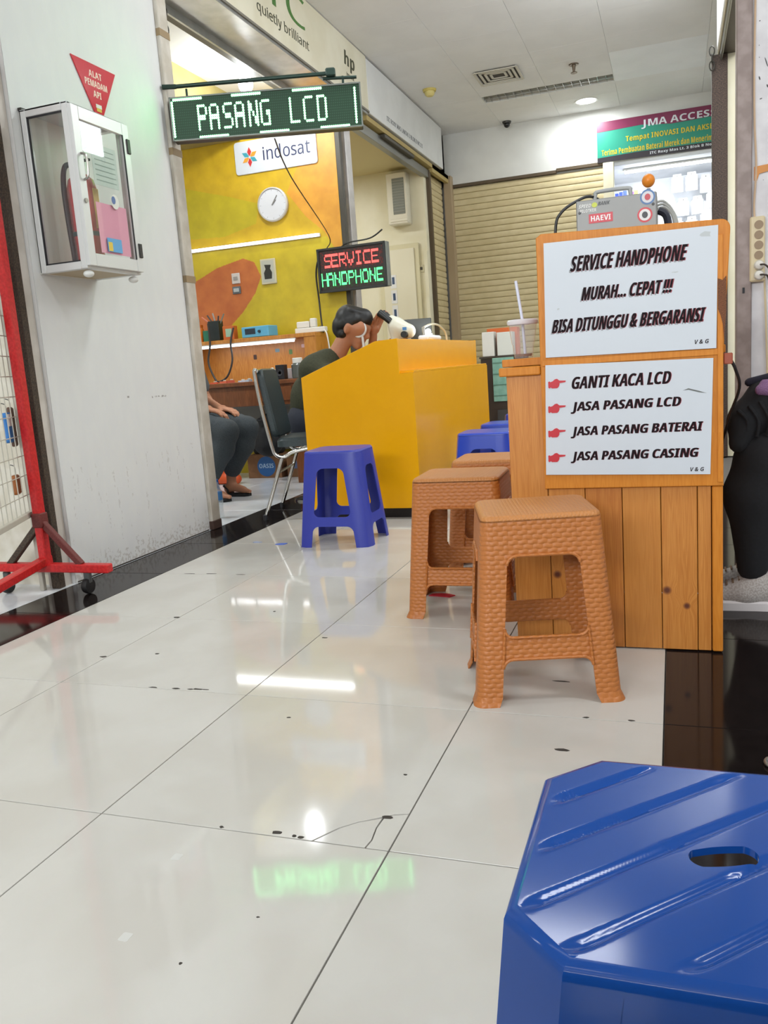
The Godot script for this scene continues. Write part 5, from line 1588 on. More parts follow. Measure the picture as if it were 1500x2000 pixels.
func stools() -> void:
	# woven relief for the rattan-look plastic
	var weave := paint(128, 128, func(x, y):
		var yy: float = fposmod(y + 1.2 * sin(TAU * x / 32.0), 128.0)
		var row := int(yy / 16.0)
		var v := fposmod(yy / 16.0, 1.0) * 2.0 - 1.0
		var u := fposmod(x / 32.0 + 0.5 * (row % 2), 1.0) * 2.0 - 1.0
		var strand := 0.25 * absf(sin(TAU * yy / 5.33))
		var h := cos(u * PI * 0.46) * (1.0 - 0.8 * pow(absf(v), 2.0)) * 0.8 + strand * 0.5
		return Color(h, h, h))
	var caning := paint(64, 64, func(x, y):
		var u := fposmod(x / 16.0, 1.0) * 2.0 - 1.0
		var v := fposmod(y / 16.0, 1.0) * 2.0 - 1.0
		var h := (1.0 - pow(absf(u), 3.0)) * (1.0 - pow(absf(v), 3.0))
		return Color(h, h, h))
	var tan := M("rattan_plastic", c8(182, 109, 50), 0.42)
	tan.heightmap_enabled = true
	tan.heightmap_texture = weave
	tan.heightmap_scale = 0.3
	tan.uv1_triplanar = true
	tan.uv1_scale = Vector3.ONE / 0.092
	var tan2 := M("rattan_seat", c8(190, 124, 64), 0.42)
	tan2.heightmap_enabled = true
	tan2.heightmap_texture = caning
	tan2.heightmap_scale = 0.12
	tan2.uv1_triplanar = true
	tan2.uv1_scale = Vector3.ONE / 0.036
	var rattan := {"key": "rattan", "h": 0.462, "top": Vector2(0.142, 0.128), "base": Vector2(0.176, 0.160), "r": 0.028, "seg": 6, "lw0": 0.062, "lw1": 0.066, "flare": 0.007, "ap": 0.365, "st0": 0.115, "st1": 0.168, "fillet": 0.022, "rim": 0.0042, "edge": 0.012, "grooves": false, "seat_mat": tan2}
	stool("rattan_stool", "tan woven-look plastic stool in front of the wooden counter", Vector3(-0.335, 0, -2.055), 0.285, rattan, tan, "tan stools at the wooden counter")
	stool("rattan_stool", "tan woven-look plastic stool at the end of the wooden counter", Vector3(-0.675, 0, -2.690), 0.03, rattan, tan, "tan stools at the wooden counter")
	stool("rattan_stool", "tan woven-look plastic stool beside the wooden counter, in front of the blue stools", Vector3(-0.655, 0, -3.13), 0.03, rattan, tan, "tan stools at the wooden counter")
	var navy := M("plastic_indigo", c8(52, 62, 160), 0.33)
	var blue := {"key": "octagon", "h": 0.456, "top": Vector2(0.140, 0.132), "base": Vector2(0.184, 0.165), "r": 0.042, "seg": 2, "lw0": 0.070, "lw1": 0.085, "flare": 0.0, "ap": 0.375, "st0": 0.10, "st1": 0.145, "fillet": 0.030, "rim": 0.0, "edge": 0.010, "grooves": false}
	stool("plastic_stool", "indigo blue plastic stool in front of the yellow counter side", Vector3(-1.535, 0, -3.715), 0.02, blue, navy)
	var royal := M("plastic_royal", c8(38, 66, 176), 0.3)
	stool("plastic_stool", "bright blue plastic stool behind the tan stools, by the counter corner", Vector3(-0.935, 0, -4.33), 0.02, blue, royal, "bright blue stools along the yellow counter")
	stool("plastic_stool", "bright blue plastic stool in the middle of the row along the yellow counter", Vector3(-0.925, 0, -4.86), -0.03, blue, royal, "bright blue stools along the yellow counter")
	stool("plastic_stool", "bright blue plastic stool at the far end of the row along the yellow counter", Vector3(-0.93, 0, -5.62), 0.02, blue, royal, "bright blue stools along the yellow counter")
	var near := blue.duplicate()
	near.key = "near"
	near.h = 0.45
	near.top = Vector2(0.147, 0.142)
	near.base = Vector2(0.190, 0.182)
	near.r = 0.046
	near.seg = 1
	near.grooves = true
	near.edge = 0.008
	stool("plastic_stool", "shiny blue plastic stool with diagonal grooves and a finger hole on top", Vector3(0.031, 0, -0.612), 0.0, near, M("plastic_cobalt", c8(20, 68, 144), 0.13, 0.0, {"metallic_specular": 0.36}))
	var purple := M("plastic_indigo")
	stool("plastic_stool", "indigo stool under the person in black trousers", Vector3(0.66, 0, -2.80), 0.0, blue, purple)
	stool("plastic_stool", "indigo stool under the barefoot person behind the pillar", Vector3(-3.24, 0, -5.02), 0.0, blue, purple)

# ------------------------------------------------------------------ wooden counter with the paper signs
func wood_counter() -> void:
	var zf := -2.32
	var ca := c8(184, 112, 42)
	var cb := c8(208, 140, 66)
	var ck := c8(92, 44, 22)
	var planks := [wooden("pine_a", ca, cb, ck, Vector2(0.10, 0.85), 0.38, []), wooden("pine_bb", c8(176, 102, 38), c8(200, 130, 58), ck, Vector2(0.10, 0.85), 0.38, []), wooden("pine_ccc", c8(188, 118, 46), c8(204, 136, 62), ck, Vector2(0.10, 0.85), 0.38, [])]
	var knotty := wooden("pine_knot", ca, cb, ck, Vector2(0.10, 0.85), 0.38, [[206, 384, 32], [90, 150, 12]])
	var knotty2 := wooden("pine_knot_2", ca, cb, ck, Vector2(0.10, 0.85), 0.38, [[192, 408, 32], [66, 434, 26]])
	var rail := wooden("pine_rail_orange", c8(196, 118, 36), c8(212, 136, 52), ck, Vector2(0.15, 0.6), 0.42, [], {"metallic_specular": 0.35})
	var wc := thing("wooden_counter", "pine plank service counter with a raised sign board", "counter", Vector3(0, 0, zf))
	var edges := [-0.440, -0.336, -0.235, -0.137, -0.037, 0.055, 0.090]
	for i in edges.size() - 1:
		var m: Material = [planks[0], knotty, planks[1], planks[2], knotty2, planks[0]][i]
		obj("plank", span(edges[i], edges[i + 1] - 0.0018, 0.004, 0.80, -0.02, 0.0 - 0.0006 * (i % 2), 0.0012), m, wc)
	for i in 5:
		obj("plank", span(-0.4395, -0.422, 0.004, 0.80, -0.03 - 0.11 * (i + 1), -0.03 - 0.11 * i - 0.002, 0.001), planks[i % 3], wc)
		obj("plank", span(0.098, 0.115, 0.004, 0.80, -0.03 - 0.11 * (i + 1), -0.03 - 0.11 * i - 0.002, 0.001), planks[(i + 1) % 3], wc)
	obj("back_panel", span(-0.42, 0.098, 0.004, 0.80, -0.585, -0.57), planks[1], wc)
	obj("worktop", span(-0.455, 0.125, 0.801, 0.822, -0.60, -0.024, 0.002), rail, wc)
	obj("lip", span(-0.458, -0.344, 0.776, 0.80, 0.0005, 0.014, 0.003), rail, wc)
	obj("riser", span(-0.335, 0.10, 0.8225, 1.0075, -0.50, -0.10, 0.002), planks[2], wc)
	# raised board with a rounded upper corner
	var out := PackedVector2Array([Vector2(-0.343, 0.46), Vector2(0.118, 0.46), Vector2(0.118, 0.8), Vector2(0.134, 1.10)])
	for i in 7:
		out.append(Vector2(0.112, 1.105) + Vector2.from_angle(PI / 2 * i / 6) * 0.022)
	out.append_array(PackedVector2Array([Vector2(-0.330, 1.142), Vector2(-0.343, 1.132)]))
	obj("sign_board", prism(MB.new(), out, 0.0, 0.012, Transform3D.IDENTITY, 0.002), rail, wc)
	obj("corner_trim", span(0.0905, 0.117, 0.004, 0.459, -0.02, 0.006, 0.003), rail, wc)
	obj("divider", span(-0.338, 0.110, 0.797, 0.813, 0.012, 0.0155, 0.001), rail, wc)
	obj("edge_strip", span(0.104, 0.117, 0.47, 1.09, 0.0122, 0.0165, 0.001), rail, wc)
	obj("peg", span(0.119, 0.140, 0.772, 0.80, -0.004, 0.012, 0.002), M("peg_red", c8(150, 70, 44), 0.5), wc)
	var worn := PackedVector2Array([Vector2(0.106, 0.985), Vector2(0.117, 0.98), Vector2(0.1255, 0.99), Vector2(0.126, 0.94), Vector2(0.125, 0.90), Vector2(0.122, 0.86), Vector2(0.1205, 0.83), Vector2(0.118, 0.87), Vector2(0.112, 0.895), Vector2(0.106, 0.91)])
	obj("bare_patch", prism(MB.new(), worn, 0.0, 0.0006, Transform3D(Basis.IDENTITY, Vector3(-0.001, 0, 0.0167))), mottled("bare_wood", c8(96, 56, 32), c8(128, 80, 48), 0.05, 0.8, {}, 0.05), wc)
	# paper signs
	var paper := M("paper_sign", c8(204, 208, 214), 0.42, 0.0, {"metallic_specular": 0.3, "clearcoat_enabled": true, "clearcoat": 0.06, "clearcoat_roughness": 0.15})
	var ink := M("ink_black", c8(30, 17, 21), 0.6, 0.0, {"metallic_specular": 0.25})
	var shade := M("ink_maroon", c8(140, 30, 46), 0.45)
	var grey := M("ink_faint", c8(150, 152, 156), 0.5)
	var zp := zf + 0.0165
	var p1 := thing("paper_sign", "white laminated sign with three lines of bold lettering, above the list of services", "sign", Vector3(0, 0, zp))
	obj("sheet", prism(MB.new(), PackedVector2Array([Vector2(-0.327, 0.820), Vector2(0.101, 0.814), Vector2(0.106, 1.113), Vector2(-0.322, 1.117)]), -0.001, 0.0008), paper, p1)
	for l in [["SERVICE HANDPHONE", -0.111, 1.0565, 0.282, 0.038], ["MURAH... CEPAT !!!", -0.115, 0.978, 0.222, 0.033], ["BISA DITUNGGU & BERGARANSI", -0.117, 0.9005, 0.376, 0.034]]:
		letters("lettering_shadow", l[0], "Droid Sans", true, l[3], l[4], grey, p1, Vector3(l[1] - 0.003, l[2] - 0.0035, 0.0006), 0.0, 0.22, 0.0006)
		letters("lettering_edge", l[0], "Droid Sans", true, l[3] + 0.002, l[4] + 0.001, shade, p1, Vector3(l[1] + 0.0026, l[2] - 0.0006, 0.0009), 0.0, 0.22, 0.0006)
		letters("lettering", l[0], "Droid Sans", true, l[3], l[4], ink, p1, Vector3(l[1], l[2], 0.0013), 0.0, 0.22, 0.0008)
		letters("lettering", l[0], "Droid Sans", true, l[3], l[4], ink, p1, Vector3(l[1] + 0.0014, l[2], 0.0013), 0.0, 0.22, 0.0007)
	letters("lettering", "V & G", "Droid Sans", true, 0.034, 0.0105, ink, p1, Vector3(0.066, 0.833, 0.001), 0.0, 0.2, 0.0006)
	for s in [[0.075, 1.093, 0.020, 0.008], [0.005, 1.01, 0.010, 0.002], [-0.29, 0.945, 0.004, 0.003]]:
		var poly := PackedVector2Array()
		for i in 8:
			var rr := 0.5 + rng.randf() * 0.6
			poly.append(Vector2(s[0] + cos(TAU * i / 8) * s[2] * rr, s[1] + sin(TAU * i / 8) * s[3] * rr))
		obj("smudge", prism(MB.new(), poly, 0.0008, 0.0010), M("smudge", c8(186, 189, 190), 0.6), p1)
	var p2 := thing("paper_sign", "white laminated service list with four red pointing hands", "sign", Vector3(0, 0, zp))
	obj("sheet", prism(MB.new(), PackedVector2Array([Vector2(-0.338, 0.501), Vector2(0.086, 0.492), Vector2(0.094, 0.790), Vector2(-0.329, 0.800)]), -0.001, 0.0008), paper, p2)
	var hand := PackedVector2Array([Vector2(0, -0.010), Vector2(0.004, -0.012), Vector2(0.006, -0.009), Vector2(0.010, -0.012), Vector2(0.024, -0.012), Vector2(0.028, -0.008), Vector2(0.030, -0.003), Vector2(0.030, 0.001), Vector2(0.046, 0.003), Vector2(0.047, 0.007), Vector2(0.030, 0.008), Vector2(0.024, 0.013), Vector2(0.018, 0.012), Vector2(0.012, 0.007), Vector2(0.006, 0.005), Vector2(0.004, 0.007), Vector2(0, 0.006)])
	for l in [["GANTI KACA LCD", -0.135, 0.748, 0.25, 0.032], ["JASA PASANG LCD", -0.125, 0.6815, 0.276, 0.031], ["JASA PASANG BATERAI", -0.1005, 0.615, 0.329, 0.031], ["JASA PASANG CASING", -0.1065, 0.547, 0.321, 0.031]]:
		letters("lettering_edge", l[0], "Droid Sans", true, l[3] + 0.001, l[4], shade, p2, Vector3(l[1] + 0.0024, l[2] - 0.0005, 0.0007), 0.0, 0.2, 0.0006)
		letters("lettering", l[0], "Droid Sans", true, l[3], l[4], ink, p2, Vector3(l[1], l[2], 0.0011), 0.0, 0.2, 0.0008)
		letters("lettering", l[0], "Droid Sans", true, l[3], l[4], ink, p2, Vector3(l[1] + 0.0014, l[2], 0.0011), 0.0, 0.2, 0.0007)
		var hx: float = -0.323 - (0.748 - l[2]) * 0.035
		obj("pointing_hand", prism(MB.new(), hand, 0.0, 0.0012, Transform3D(Basis.IDENTITY, Vector3(hx, l[2] + 0.001, 0.0008))), M("ink_red", c8(190, 30, 44), 0.45), p2)
	letters("lettering", "V & G", "Droid Sans", true, 0.034, 0.0105, ink, p2, Vector3(0.053, 0.506, 0.001), 0.0, 0.2, 0.0006)
	obj("scuff", prism(MB.new(), PackedVector2Array([Vector2(0.02, 0.712), Vector2(0.034, 0.713), Vector2(0.06, 0.705), Vector2(0.078, 0.702), Vector2(0.06, 0.709), Vector2(0.034, 0.717)]), 0.0008, 0.001), M("smudge_dark", c8(104, 106, 104), 0.6), p2)
	# drink cup with straw
	var cup := thing("drink_cup", "clear plastic drink cup with a lid and white straw on the wooden counter", "cup", Vector3(-0.405, 0.823, -2.415))
	obj("body", lathe(MB.new(), [Vector2(0.024, 0.0), Vector2(0.026, 0.002), Vector2(0.030, 0.038), Vector2(0.032, 0.04), Vector2(0.040, 0.096)], 28), clear("cup_plastic", c8(240, 240, 244), 0.16, 0.05), cup, 40.0)
	obj("lid", lathe(MB.new(), [Vector2(0.0415, 0.094), Vector2(0.0435, 0.098), Vector2(0.0435, 0.104), Vector2(0.040, 0.108), Vector2(0.034, 0.108)], 28), M("lid_white", c8(226, 218, 220), 0.3), cup, 40.0)
	obj("straw", tube(MB.new(), [Vector3(0.006, 0.004, 0.006), Vector3(0.0, 0.11, 0.002), Vector3(-0.014, 0.215, 0.0)], 0.0042, 10), M("straw_white", c8(214, 216, 232), 0.35), cup, 60.0)
	obj("drink", lathe(MB.new(), [Vector2(0.022, 0.005), Vector2(0.0245, 0.012)], 24), M("drink_brown", c8(120, 76, 30), 0.2), cup, 40.0)
	# metal instrument box behind the board
	var ib := thing("instrument_box", "grey metal instrument box with stickers and a carry handle behind the sign board", "device", Vector3(-0.155, 1.008, -2.66))
	obj("case", box(Vector3(0, 0.128, -0.04), Vector3(0.226, 0.256, 0.16), 0.003), M("case_grey", c8(142, 142, 140), 0.45, 0.15), ib)
	obj("handle", tube(MB.new(), curve([Vector3(-0.065, 0.25, -0.02), Vector3(-0.062, 0.275, -0.02), Vector3(-0.052, 0.285, -0.02), Vector3(0.03, 0.285, -0.02), Vector3(0.038, 0.275, -0.02), Vector3(0.04, 0.25, -0.02)], 4), 0.006, 8), M("handle_grey", c8(164, 164, 162), 0.4), ib, 50.0)
	var zc := 0.0405
	letters("lettering", "SPEED", "Droid Sans", true, 0.034, 0.010, M("print_ivory", c8(224, 224, 220), 0.4), ib, Vector3(-0.087, 0.240, zc), 0.0, 0.3, 0.0008)
	letters("lettering", "BANK", "Droid Sans", true, 0.032, 0.010, M("print_black2", c8(30, 30, 32), 0.4), ib, Vector3(-0.033, 0.242, zc), 0.0, 0.3, 0.0008)
	obj("emblem", prism(MB.new(), ell(0.008, 0.007, 18), 0.0, 0.0008, Transform3D(Basis.IDENTITY, Vector3(-0.060, 0.240, zc - 0.0005))), M("tag_lime", c8(190, 200, 40), 0.4), ib)
	letters("lettering", "PILOTKER", "Droid Sans", true, 0.046, 0.009, M("print_ivory"), ib, Vector3(-0.078, 0.226, zc), 0.0, 0.0, 0.0008)
	obj("red_label", box(Vector3(-0.043, 0.202, zc), Vector3(0.068, 0.026, 0.001)), M("label_red", c8(200, 40, 56), 0.4), ib)
	letters("lettering", "HAEVI", "Droid Sans", true, 0.056, 0.015, M("print_white", c8(236, 236, 236), 0.4), ib, Vector3(-0.043, 0.202, zc + 0.0005), 0.0, 0.0, 0.0008)
	for e in [[0.088, 0.243, c8(70, 110, 160), c8(206, 206, 210), c8(190, 50, 60)], [0.080, 0.195, c8(200, 44, 54), c8(220, 218, 216), c8(36, 34, 36)]]:
		for k in 3:
			obj("round_sticker", prism(MB.new(), ell([0.021, 0.016, 0.008][k], [0.021, 0.016, 0.009][k], 24), 0.0, 0.0006, Transform3D(Basis.IDENTITY, Vector3(e[0], e[1], zc - 0.0006 + 0.0006 * k))), M("round_%d%d" % [int(e[0] * 1000), k], e[2 + k], 0.4), ib)
	for v in [Vector2(-0.103, 0.222), Vector2(0.103, 0.222)]:
		obj("screw", lathe(MB.new(), [Vector2(0.004, 0), Vector2(0.003, 0.002)], 10, Transform3D(Basis(Vector3.RIGHT, PI / 2), Vector3(v.x, v.y, zc))), M("screw_dark", c8(50, 50, 50), 0.4), ib)
	tag(obj("cable", tube(MB.new(), curve([Vector3(-0.335, 1.0, -2.66), Vector3(-0.335, 1.19, -2.66), Vector3(-0.315, 1.245, -2.66), Vector3(-0.26, 1.275, -2.66), Vector3(-0.23, 1.281, -2.67), Vector3(-0.21, 1.275, -2.70)]), 0.0045, 7), M("wire_black")), "black cable arching over the side of the grey instrument box", "cable")
	for i in 3:
		tag(obj("cable", tube(MB.new(), curve([Vector3(-0.05, 1.23 + 0.01 * i, -2.74), Vector3(-0.02, 1.235 + 0.008 * i, -2.75), Vector3(0.005 + 0.004 * i, 1.19, -2.75), Vector3(0.008 + 0.006 * i, 1.05, -2.75), Vector3(0.0, 1.002, -2.75)]), 0.004, 7), M("wire_grey", c8(176, 176, 170), 0.4)), "grey lead in the bundle hanging at the side of the instrument box", "cable", "grey leads at the instrument box")
	tag(obj("cable", tube(MB.new(), curve([Vector3(-0.04, 1.225, -2.72), Vector3(-0.015, 1.20, -2.72), Vector3(-0.01, 1.1, -2.72), Vector3(-0.012, 1.002, -2.72)]), 0.011, 8), M("wire_navy", c8(30, 32, 48), 0.5)), "thick dark cable beside the grey leads at the instrument box", "cable")
	var kb := thing("ball_switch", "orange ball on a short grey stem above the instrument box", "ball", Vector3(-0.066, 1.265, -2.70))
	obj("stem", lathe(MB.new(), [Vector2(0.009, 0.0), Vector2(0.008, 0.012), Vector2(0.0055, 0.022)], 12), M("stem_grey", c8(96, 100, 104), 0.4), kb, 40.0)
	obj("ball", ball(MB.new(), Vector3(0, 0.044, 0), Vector3(0.0185, 0.0195, 0.0185), 18, 12), M("ball_orange", c8(226, 132, 30), 0.4), kb, 80.0)
	tag(obj("cable", tube(MB.new(), curve([Vector3(0.138, 0.778, -2.325), Vector3(0.150, 0.755, -2.36), Vector3(0.168, 0.70, -2.5), Vector3(0.150, 0.60, -2.66), Vector3(0.13, 0.40, -2.98), Vector3(0.13, 0.10, -3.05), Vector3(0.13, 0.006, -3.1)]), 0.0042, 7), M("wire_black")), "black cable hanging from the red peg on the sign board edge", "cable")

# ------------------------------------------------------------------ far end: shutters, lit stall, ceiling fittings; right-hand wall
func slat_shutter(label: String, at: Vector3, turn: float, w: float, h: float) -> void:
	var t := thing("roller_shutter", label, "shutter", at, turn)
	var key := "slat%d" % int(w * 1000)
	var prof := PackedVector2Array([Vector2(-0.008, 0.001), Vector2(0.0005, 0.002), Vector2(0.005, 0.008), Vector2(0.0075, 0.022), Vector2(0.0075, 0.042), Vector2(0.0045, 0.058), Vector2(-0.002, 0.0655), Vector2(-0.008, 0.066)])
	if not cache.has(key):
		# the profile runs across the shutter
		cache[key] = mesh_of(prism(MB.new(), prof, -w / 2, w / 2, Transform3D(Basis(Vector3(0, 0, 1), Vector3(0, 1, 0), Vector3(-1, 0, 0)), Vector3.ZERO)), 25.0)
	var m := [mottled("shutter_cream_a", c8(200, 184, 142), c8(208, 193, 152), 0.7, 0.45), mottled("shutter_cream_bb", c8(203, 188, 146), c8(211, 196, 156), 0.6, 0.45)]
	var n := int(h / 0.066)
	for i in n:
		put("slat", cache[key], m[i % 2], t, Transform3D(Basis.IDENTITY, Vector3(0, 0.066 * i, 0)))

func far_end() -> void:
	var plain: StandardMaterial3D = mats["hall_wall"]
	var cream: StandardMaterial3D = mats["cream_wall"]
	slat_shutter("wide cream roller shutter closing the end of the corridor", Vector3(-1.54, 0.0, -9.80), 0.0, 1.72, 2.78)
	slat_shutter("narrow cream roller shutter beside the corner post", Vector3(-2.49, 0.0, -9.38), PI / 2, 0.66, 2.86)
	var w := struct("wall_end")
	obj("header", span(-2.46, -0.72, 2.80, 3.5, -9.95, -9.79), plain, w)
	obj("header", span(-0.72, 3.0, 2.80, 3.5, -9.95, -9.79), plain, w)
	obj("back", span(-2.6, -0.72, 0, 2.80, -9.98, -9.83), plain, w)
	obj("rough_edge", span(-2.42, -1.2, 2.775, 2.81, -9.80, -9.775, 0.004), M("rail_brown"), w)
	obj("rough_edge", span(-1.2, -0.70, 2.79, 2.825, -9.80, -9.77, 0.004), M("rail_brown"), w)
	obj("left_return", span(-2.9, -2.52, 0, 2.84, -9.8, -9.06), plain, w)
	var tr := struct("trim_6")
	obj("corner_post", span(-2.46, -2.37, 0, 2.90, -9.80, -9.70, 0.004), M("post_tan", c8(166, 146, 116), 0.5), tr)
	obj("cover_strip", span(-2.44, -2.40, 2.82, 2.90, -9.72, -9.03), M("soffit_ochre"), tr)
	obj("jamb", span(-0.70, -0.59, 0, 2.80, -9.85, -9.72, 0.004), cream, tr)
	# ceiling fittings
	ceiling_lamp(Vector3(-1.14, CEIL, -8.78), 0.0)
	var vent := thing("ceiling_vent", "square louvred air vent in the ceiling beside the unlit lamp", "vent", Vector3(-1.48, CEIL, -8.10))
	var vm := M("vent_cream", c8(206, 202, 190), 0.5)
	for k in 4:
		var e := 0.19 - 0.042 * k
		var y := -0.014 + 0.003 * k
		for s in [-1.0, 1.0]:
			obj("slat", bar(MB.new(), Vector3(-e, y, e * s), Vector3(e, y, e * s), 0.022, 0.006, 0.001), vm, vent)
			obj("slat", bar(MB.new(), Vector3(e * s, y, -e), Vector3(e * s, y, e), 0.022, 0.006, 0.001), vm, vent)
	obj("duct", span(-0.18, 0.18, -0.001, 0.0, -0.18, 0.18), M("duct_dark", c8(72, 68, 64), 0.8), vent)
	var dl := thing("downlight", "round lit downlight in the ceiling near the banner", "lamp", Vector3(-0.825, CEIL, -9.39))
	obj("trim_ring", lathe(MB.new(), [Vector2(0.098, -0.001), Vector2(0.118, -0.006), Vector2(0.122, -0.001)], 32), M("lamp_white"), dl, 40.0)
	obj("lens", lathe(MB.new(), [Vector2(0.001, -0.006), Vector2(0.098, -0.004), Vector2(0.098, -0.001)], 32), glow("downlight_glow", WHITE_LAMP, 5.0), dl, 40.0)
	area_light("downlight_area", Vector3(-0.825, CEIL - 0.02, -9.39), Vector3.DOWN, Vector2(0.19, 0.19), WHITE_LAMP, 1.5)
	var sp := thing("sprinkler", "dark brass sprinkler head on the ceiling", "sprinkler", Vector3(-0.82, CEIL, -8.19))
	obj("plate", lathe(MB.new(), [Vector2(0.04, -0.008), Vector2(0.045, 0.0)], 16), M("brass_dark", c8(110, 96, 80), 0.4, 0.5), sp, 40.0)
	obj("nozzle", lathe(MB.new(), [Vector2(0.028, -0.075), Vector2(0.03, -0.07), Vector2(0.010, -0.06), Vector2(0.014, -0.03), Vector2(0.018, -0.008)], 14), M("brass_dark"), sp, 40.0)
	var det := thing("smoke_detector", "yellowed smoke detector on the ceiling beside the white fascia", "smoke detector", Vector3(-2.15, CEIL, -8.15))
	obj("base", lathe(MB.new(), [Vector2(0.06, -0.02), Vector2(0.065, 0.0)], 20), M("detector_yellow", c8(206, 186, 96), 0.5), det, 40.0)
	obj("dome", lathe(MB.new(), [Vector2(0.03, -0.06), Vector2(0.045, -0.045), Vector2(0.048, -0.02)], 20), M("detector_pale", c8(220, 204, 130), 0.5), det, 40.0)
	var cc := thing("security_camera", "small black dome camera on the ceiling near the end wall", "camera", Vector3(-1.70, CEIL, -9.66))
	obj("base", lathe(MB.new(), [Vector2(0.045, -0.02), Vector2(0.05, 0.0)], 18), M("cam_dark", c8(60, 58, 56), 0.4), cc, 40.0)
	obj("dome", ball(MB.new(), Vector3(0, -0.03, 0), Vector3(0.034, 0.034, 0.034), 16, 10), M("cam_black", c8(22, 22, 24), 0.15), cc, 80.0)
	# banner
	var bn := thing("banner", "maroon and green vinyl banner with yellow lettering above the lit stall", "banner", Vector3(0, 0, -9.76))
	var x0 := -0.757
	var x1 := 0.70
	obj("cloth", span(x0, x1, 2.815, 3.222, -0.006, 0.0), M("banner_green", c8(38, 142, 118), 0.35), bn)
	obj("top_band", prism(MB.new(), PackedVector2Array([Vector2(x0, 3.12), Vector2(-0.3, 3.135), Vector2(0.0, 3.10), Vector2(x1, 3.12), Vector2(x1, 3.222), Vector2(x0, 3.222)]), 0.0, 0.002), M("banner_maroon", c8(122, 36, 74), 0.35), bn)
	obj("bottom_band", prism(MB.new(), PackedVector2Array([Vector2(x0, 2.815), Vector2(x1, 2.795), Vector2(x1, 2.862), Vector2(-0.35, 2.872), Vector2(x0, 2.862)]), 0.0, 0.002), M("banner_black", c8(44, 38, 44), 0.35), bn)
	var bw := M("banner_white", c8(216, 222, 226), 0.4)
	var by := M("banner_yellow", c8(214, 190, 40), 0.4)
	letters("lettering", "JMA ACCESSORIES", "Droid Sans", true, 1.10, 0.088, bw, bn, Vector3(0.25, 3.135, 0.003))
	letters("lettering", "Tempat INOVASI DAN AKSESORIS", "Droid Sans", true, 1.05, 0.070, by, bn, Vector3(0.064, 3.008, 0.003))
	letters("lettering", "Terima Pembuatan Baterai Merek dan Menerima", "Droid Sans", true, 1.135, 0.062, by, bn, Vector3(-0.144, 2.91, 0.003))
	letters("lettering", "ITC Roxy Mas Lt. 3 Blok B No.", "Droid Sans", true, 0.62, 0.036, bw, bn, Vector3(0.09, 2.838, 0.003))
	# the lit stall behind
	var white := mottled("stall_white", c8(226, 228, 232), c8(234, 236, 240), 1.0, 0.5)
	var st := struct("wall_stall")
	obj("back", span(-0.75, 3.0, 0, 2.85, -11.2, -11.05), white, st)
	obj("side", span(-0.80, -0.66, 0, 2.85, -11.1, -9.9), white, st)
	obj("soffit", span(-0.75, 3.0, 2.80, 2.84, -11.1, -9.96), white, st)
	obj("front_counter", span(-0.55, 2.0, 0, 1.0, -10.1, -9.85), M("case_brown"), st)
	var tl := thing("stall_lamp", "bright white tube lamp under the soffit of the accessory stall", "lamp", Vector3(0.1, 2.775, -10.2))
	obj("batten", box(Vector3(0, 0.012, 0), Vector3(1.24, 0.02, 0.05), 0.003), M("lamp_white"), tl)
	obj("lamp_tube", tube(MB.new(), [Vector3(-0.6, -0.012, 0), Vector3(0.6, -0.012, 0)], 0.014, 10), glow("stall_tube", Color(0.97, 0.99, 1.0), 8.0), tl, 40.0)
	area_light("stall_area", Vector3(0.1, 2.74, -10.2), Vector3(0, -1, -0.25).normalized(), Vector2(1.2, 0.05), Color(0.96, 0.985, 1.0), 2.6)
	var pack_body := mesh_of(box(Vector3(0, -0.09, 0), Vector3(0.13, 0.16, 0.02), 0.004))
	var pack_tab := mesh_of(prism(MB.new(), PackedVector2Array([Vector2(-0.05, -0.01), Vector2(0.05, -0.01), Vector2(0.045, 0.035), Vector2(-0.045, 0.035)]), -0.002, 0.002))
	var window := mesh_of(box(Vector3(0, -0.10, 0.0115), Vector3(0.08, 0.09, 0.003)))
	var rowy := [2.70, 2.47, 2.25, 2.03]
	for r in 4:
		for c in 9:
			var x: float = -0.10 + 0.155 * c - 0.09 * (r % 2)
			if r == 0 and c < 1:
				continue
			var t := thing("hanging_pack", "white blister pack hanging on the pegboard of the accessory stall", "goods", Vector3(x, rowy[r] + 0.012 * ((c * 7 + r * 3) % 4), -10.86 + 0.10 * ((c + r) % 3)), 0.05 * ((c * 3 + r) % 5 - 2), "white packs in the accessory stall")
			put("pack", pack_body, M("pack_%d" % ((c + r) % 3), [c8(226, 228, 232), c8(214, 216, 220), c8(220, 220, 222)][(c + r) % 3], 0.4), t)
			put("tab", pack_tab, M("paper_white"), t)
			put("window", window, M("pack_window", c8(196, 200, 206), 0.15), t)
			obj("peg", tube(MB.new(), [Vector3(0, 0.012, 0.03), Vector3(0, 0.012, -0.24)], 0.004, 5), M("chain_steel"), t)
	var cols := [c8(40, 60, 170), c8(40, 60, 170), c8(52, 70, 180), c8(90, 50, 130), c8(206, 190, 60), c8(210, 214, 218)]
	for i in 6:
		var t := thing("slim_box", ["first slim blue box standing by the stall side wall", "second slim blue box standing by the stall side wall", "third slim blue box standing by the stall side wall", "slim purple box beside the blue boxes in the stall", "slim yellow box beside the purple box in the stall", "slim white box beside the yellow box in the stall"][i], "box", Vector3(-0.60 + 0.045 * i + (0.03 if i > 2 else 0.0), 2.40, -10.4))
		obj("carton", box(Vector3(0, 0.09, 0), Vector3(0.038, 0.18 + 0.02 * (i % 3), 0.06), 0.003), M("slim_%d" % i, cols[i], 0.4), t)
		obj("label", box(Vector3(0, 0.09, 0.031), Vector3(0.024, 0.06, 0.002)), M("paper_white"), t)
	var shelf := thing("stall_shelf", "narrow white shelf under the slim boxes in the stall", "shelf", Vector3(-0.45, 2.375, -10.42))
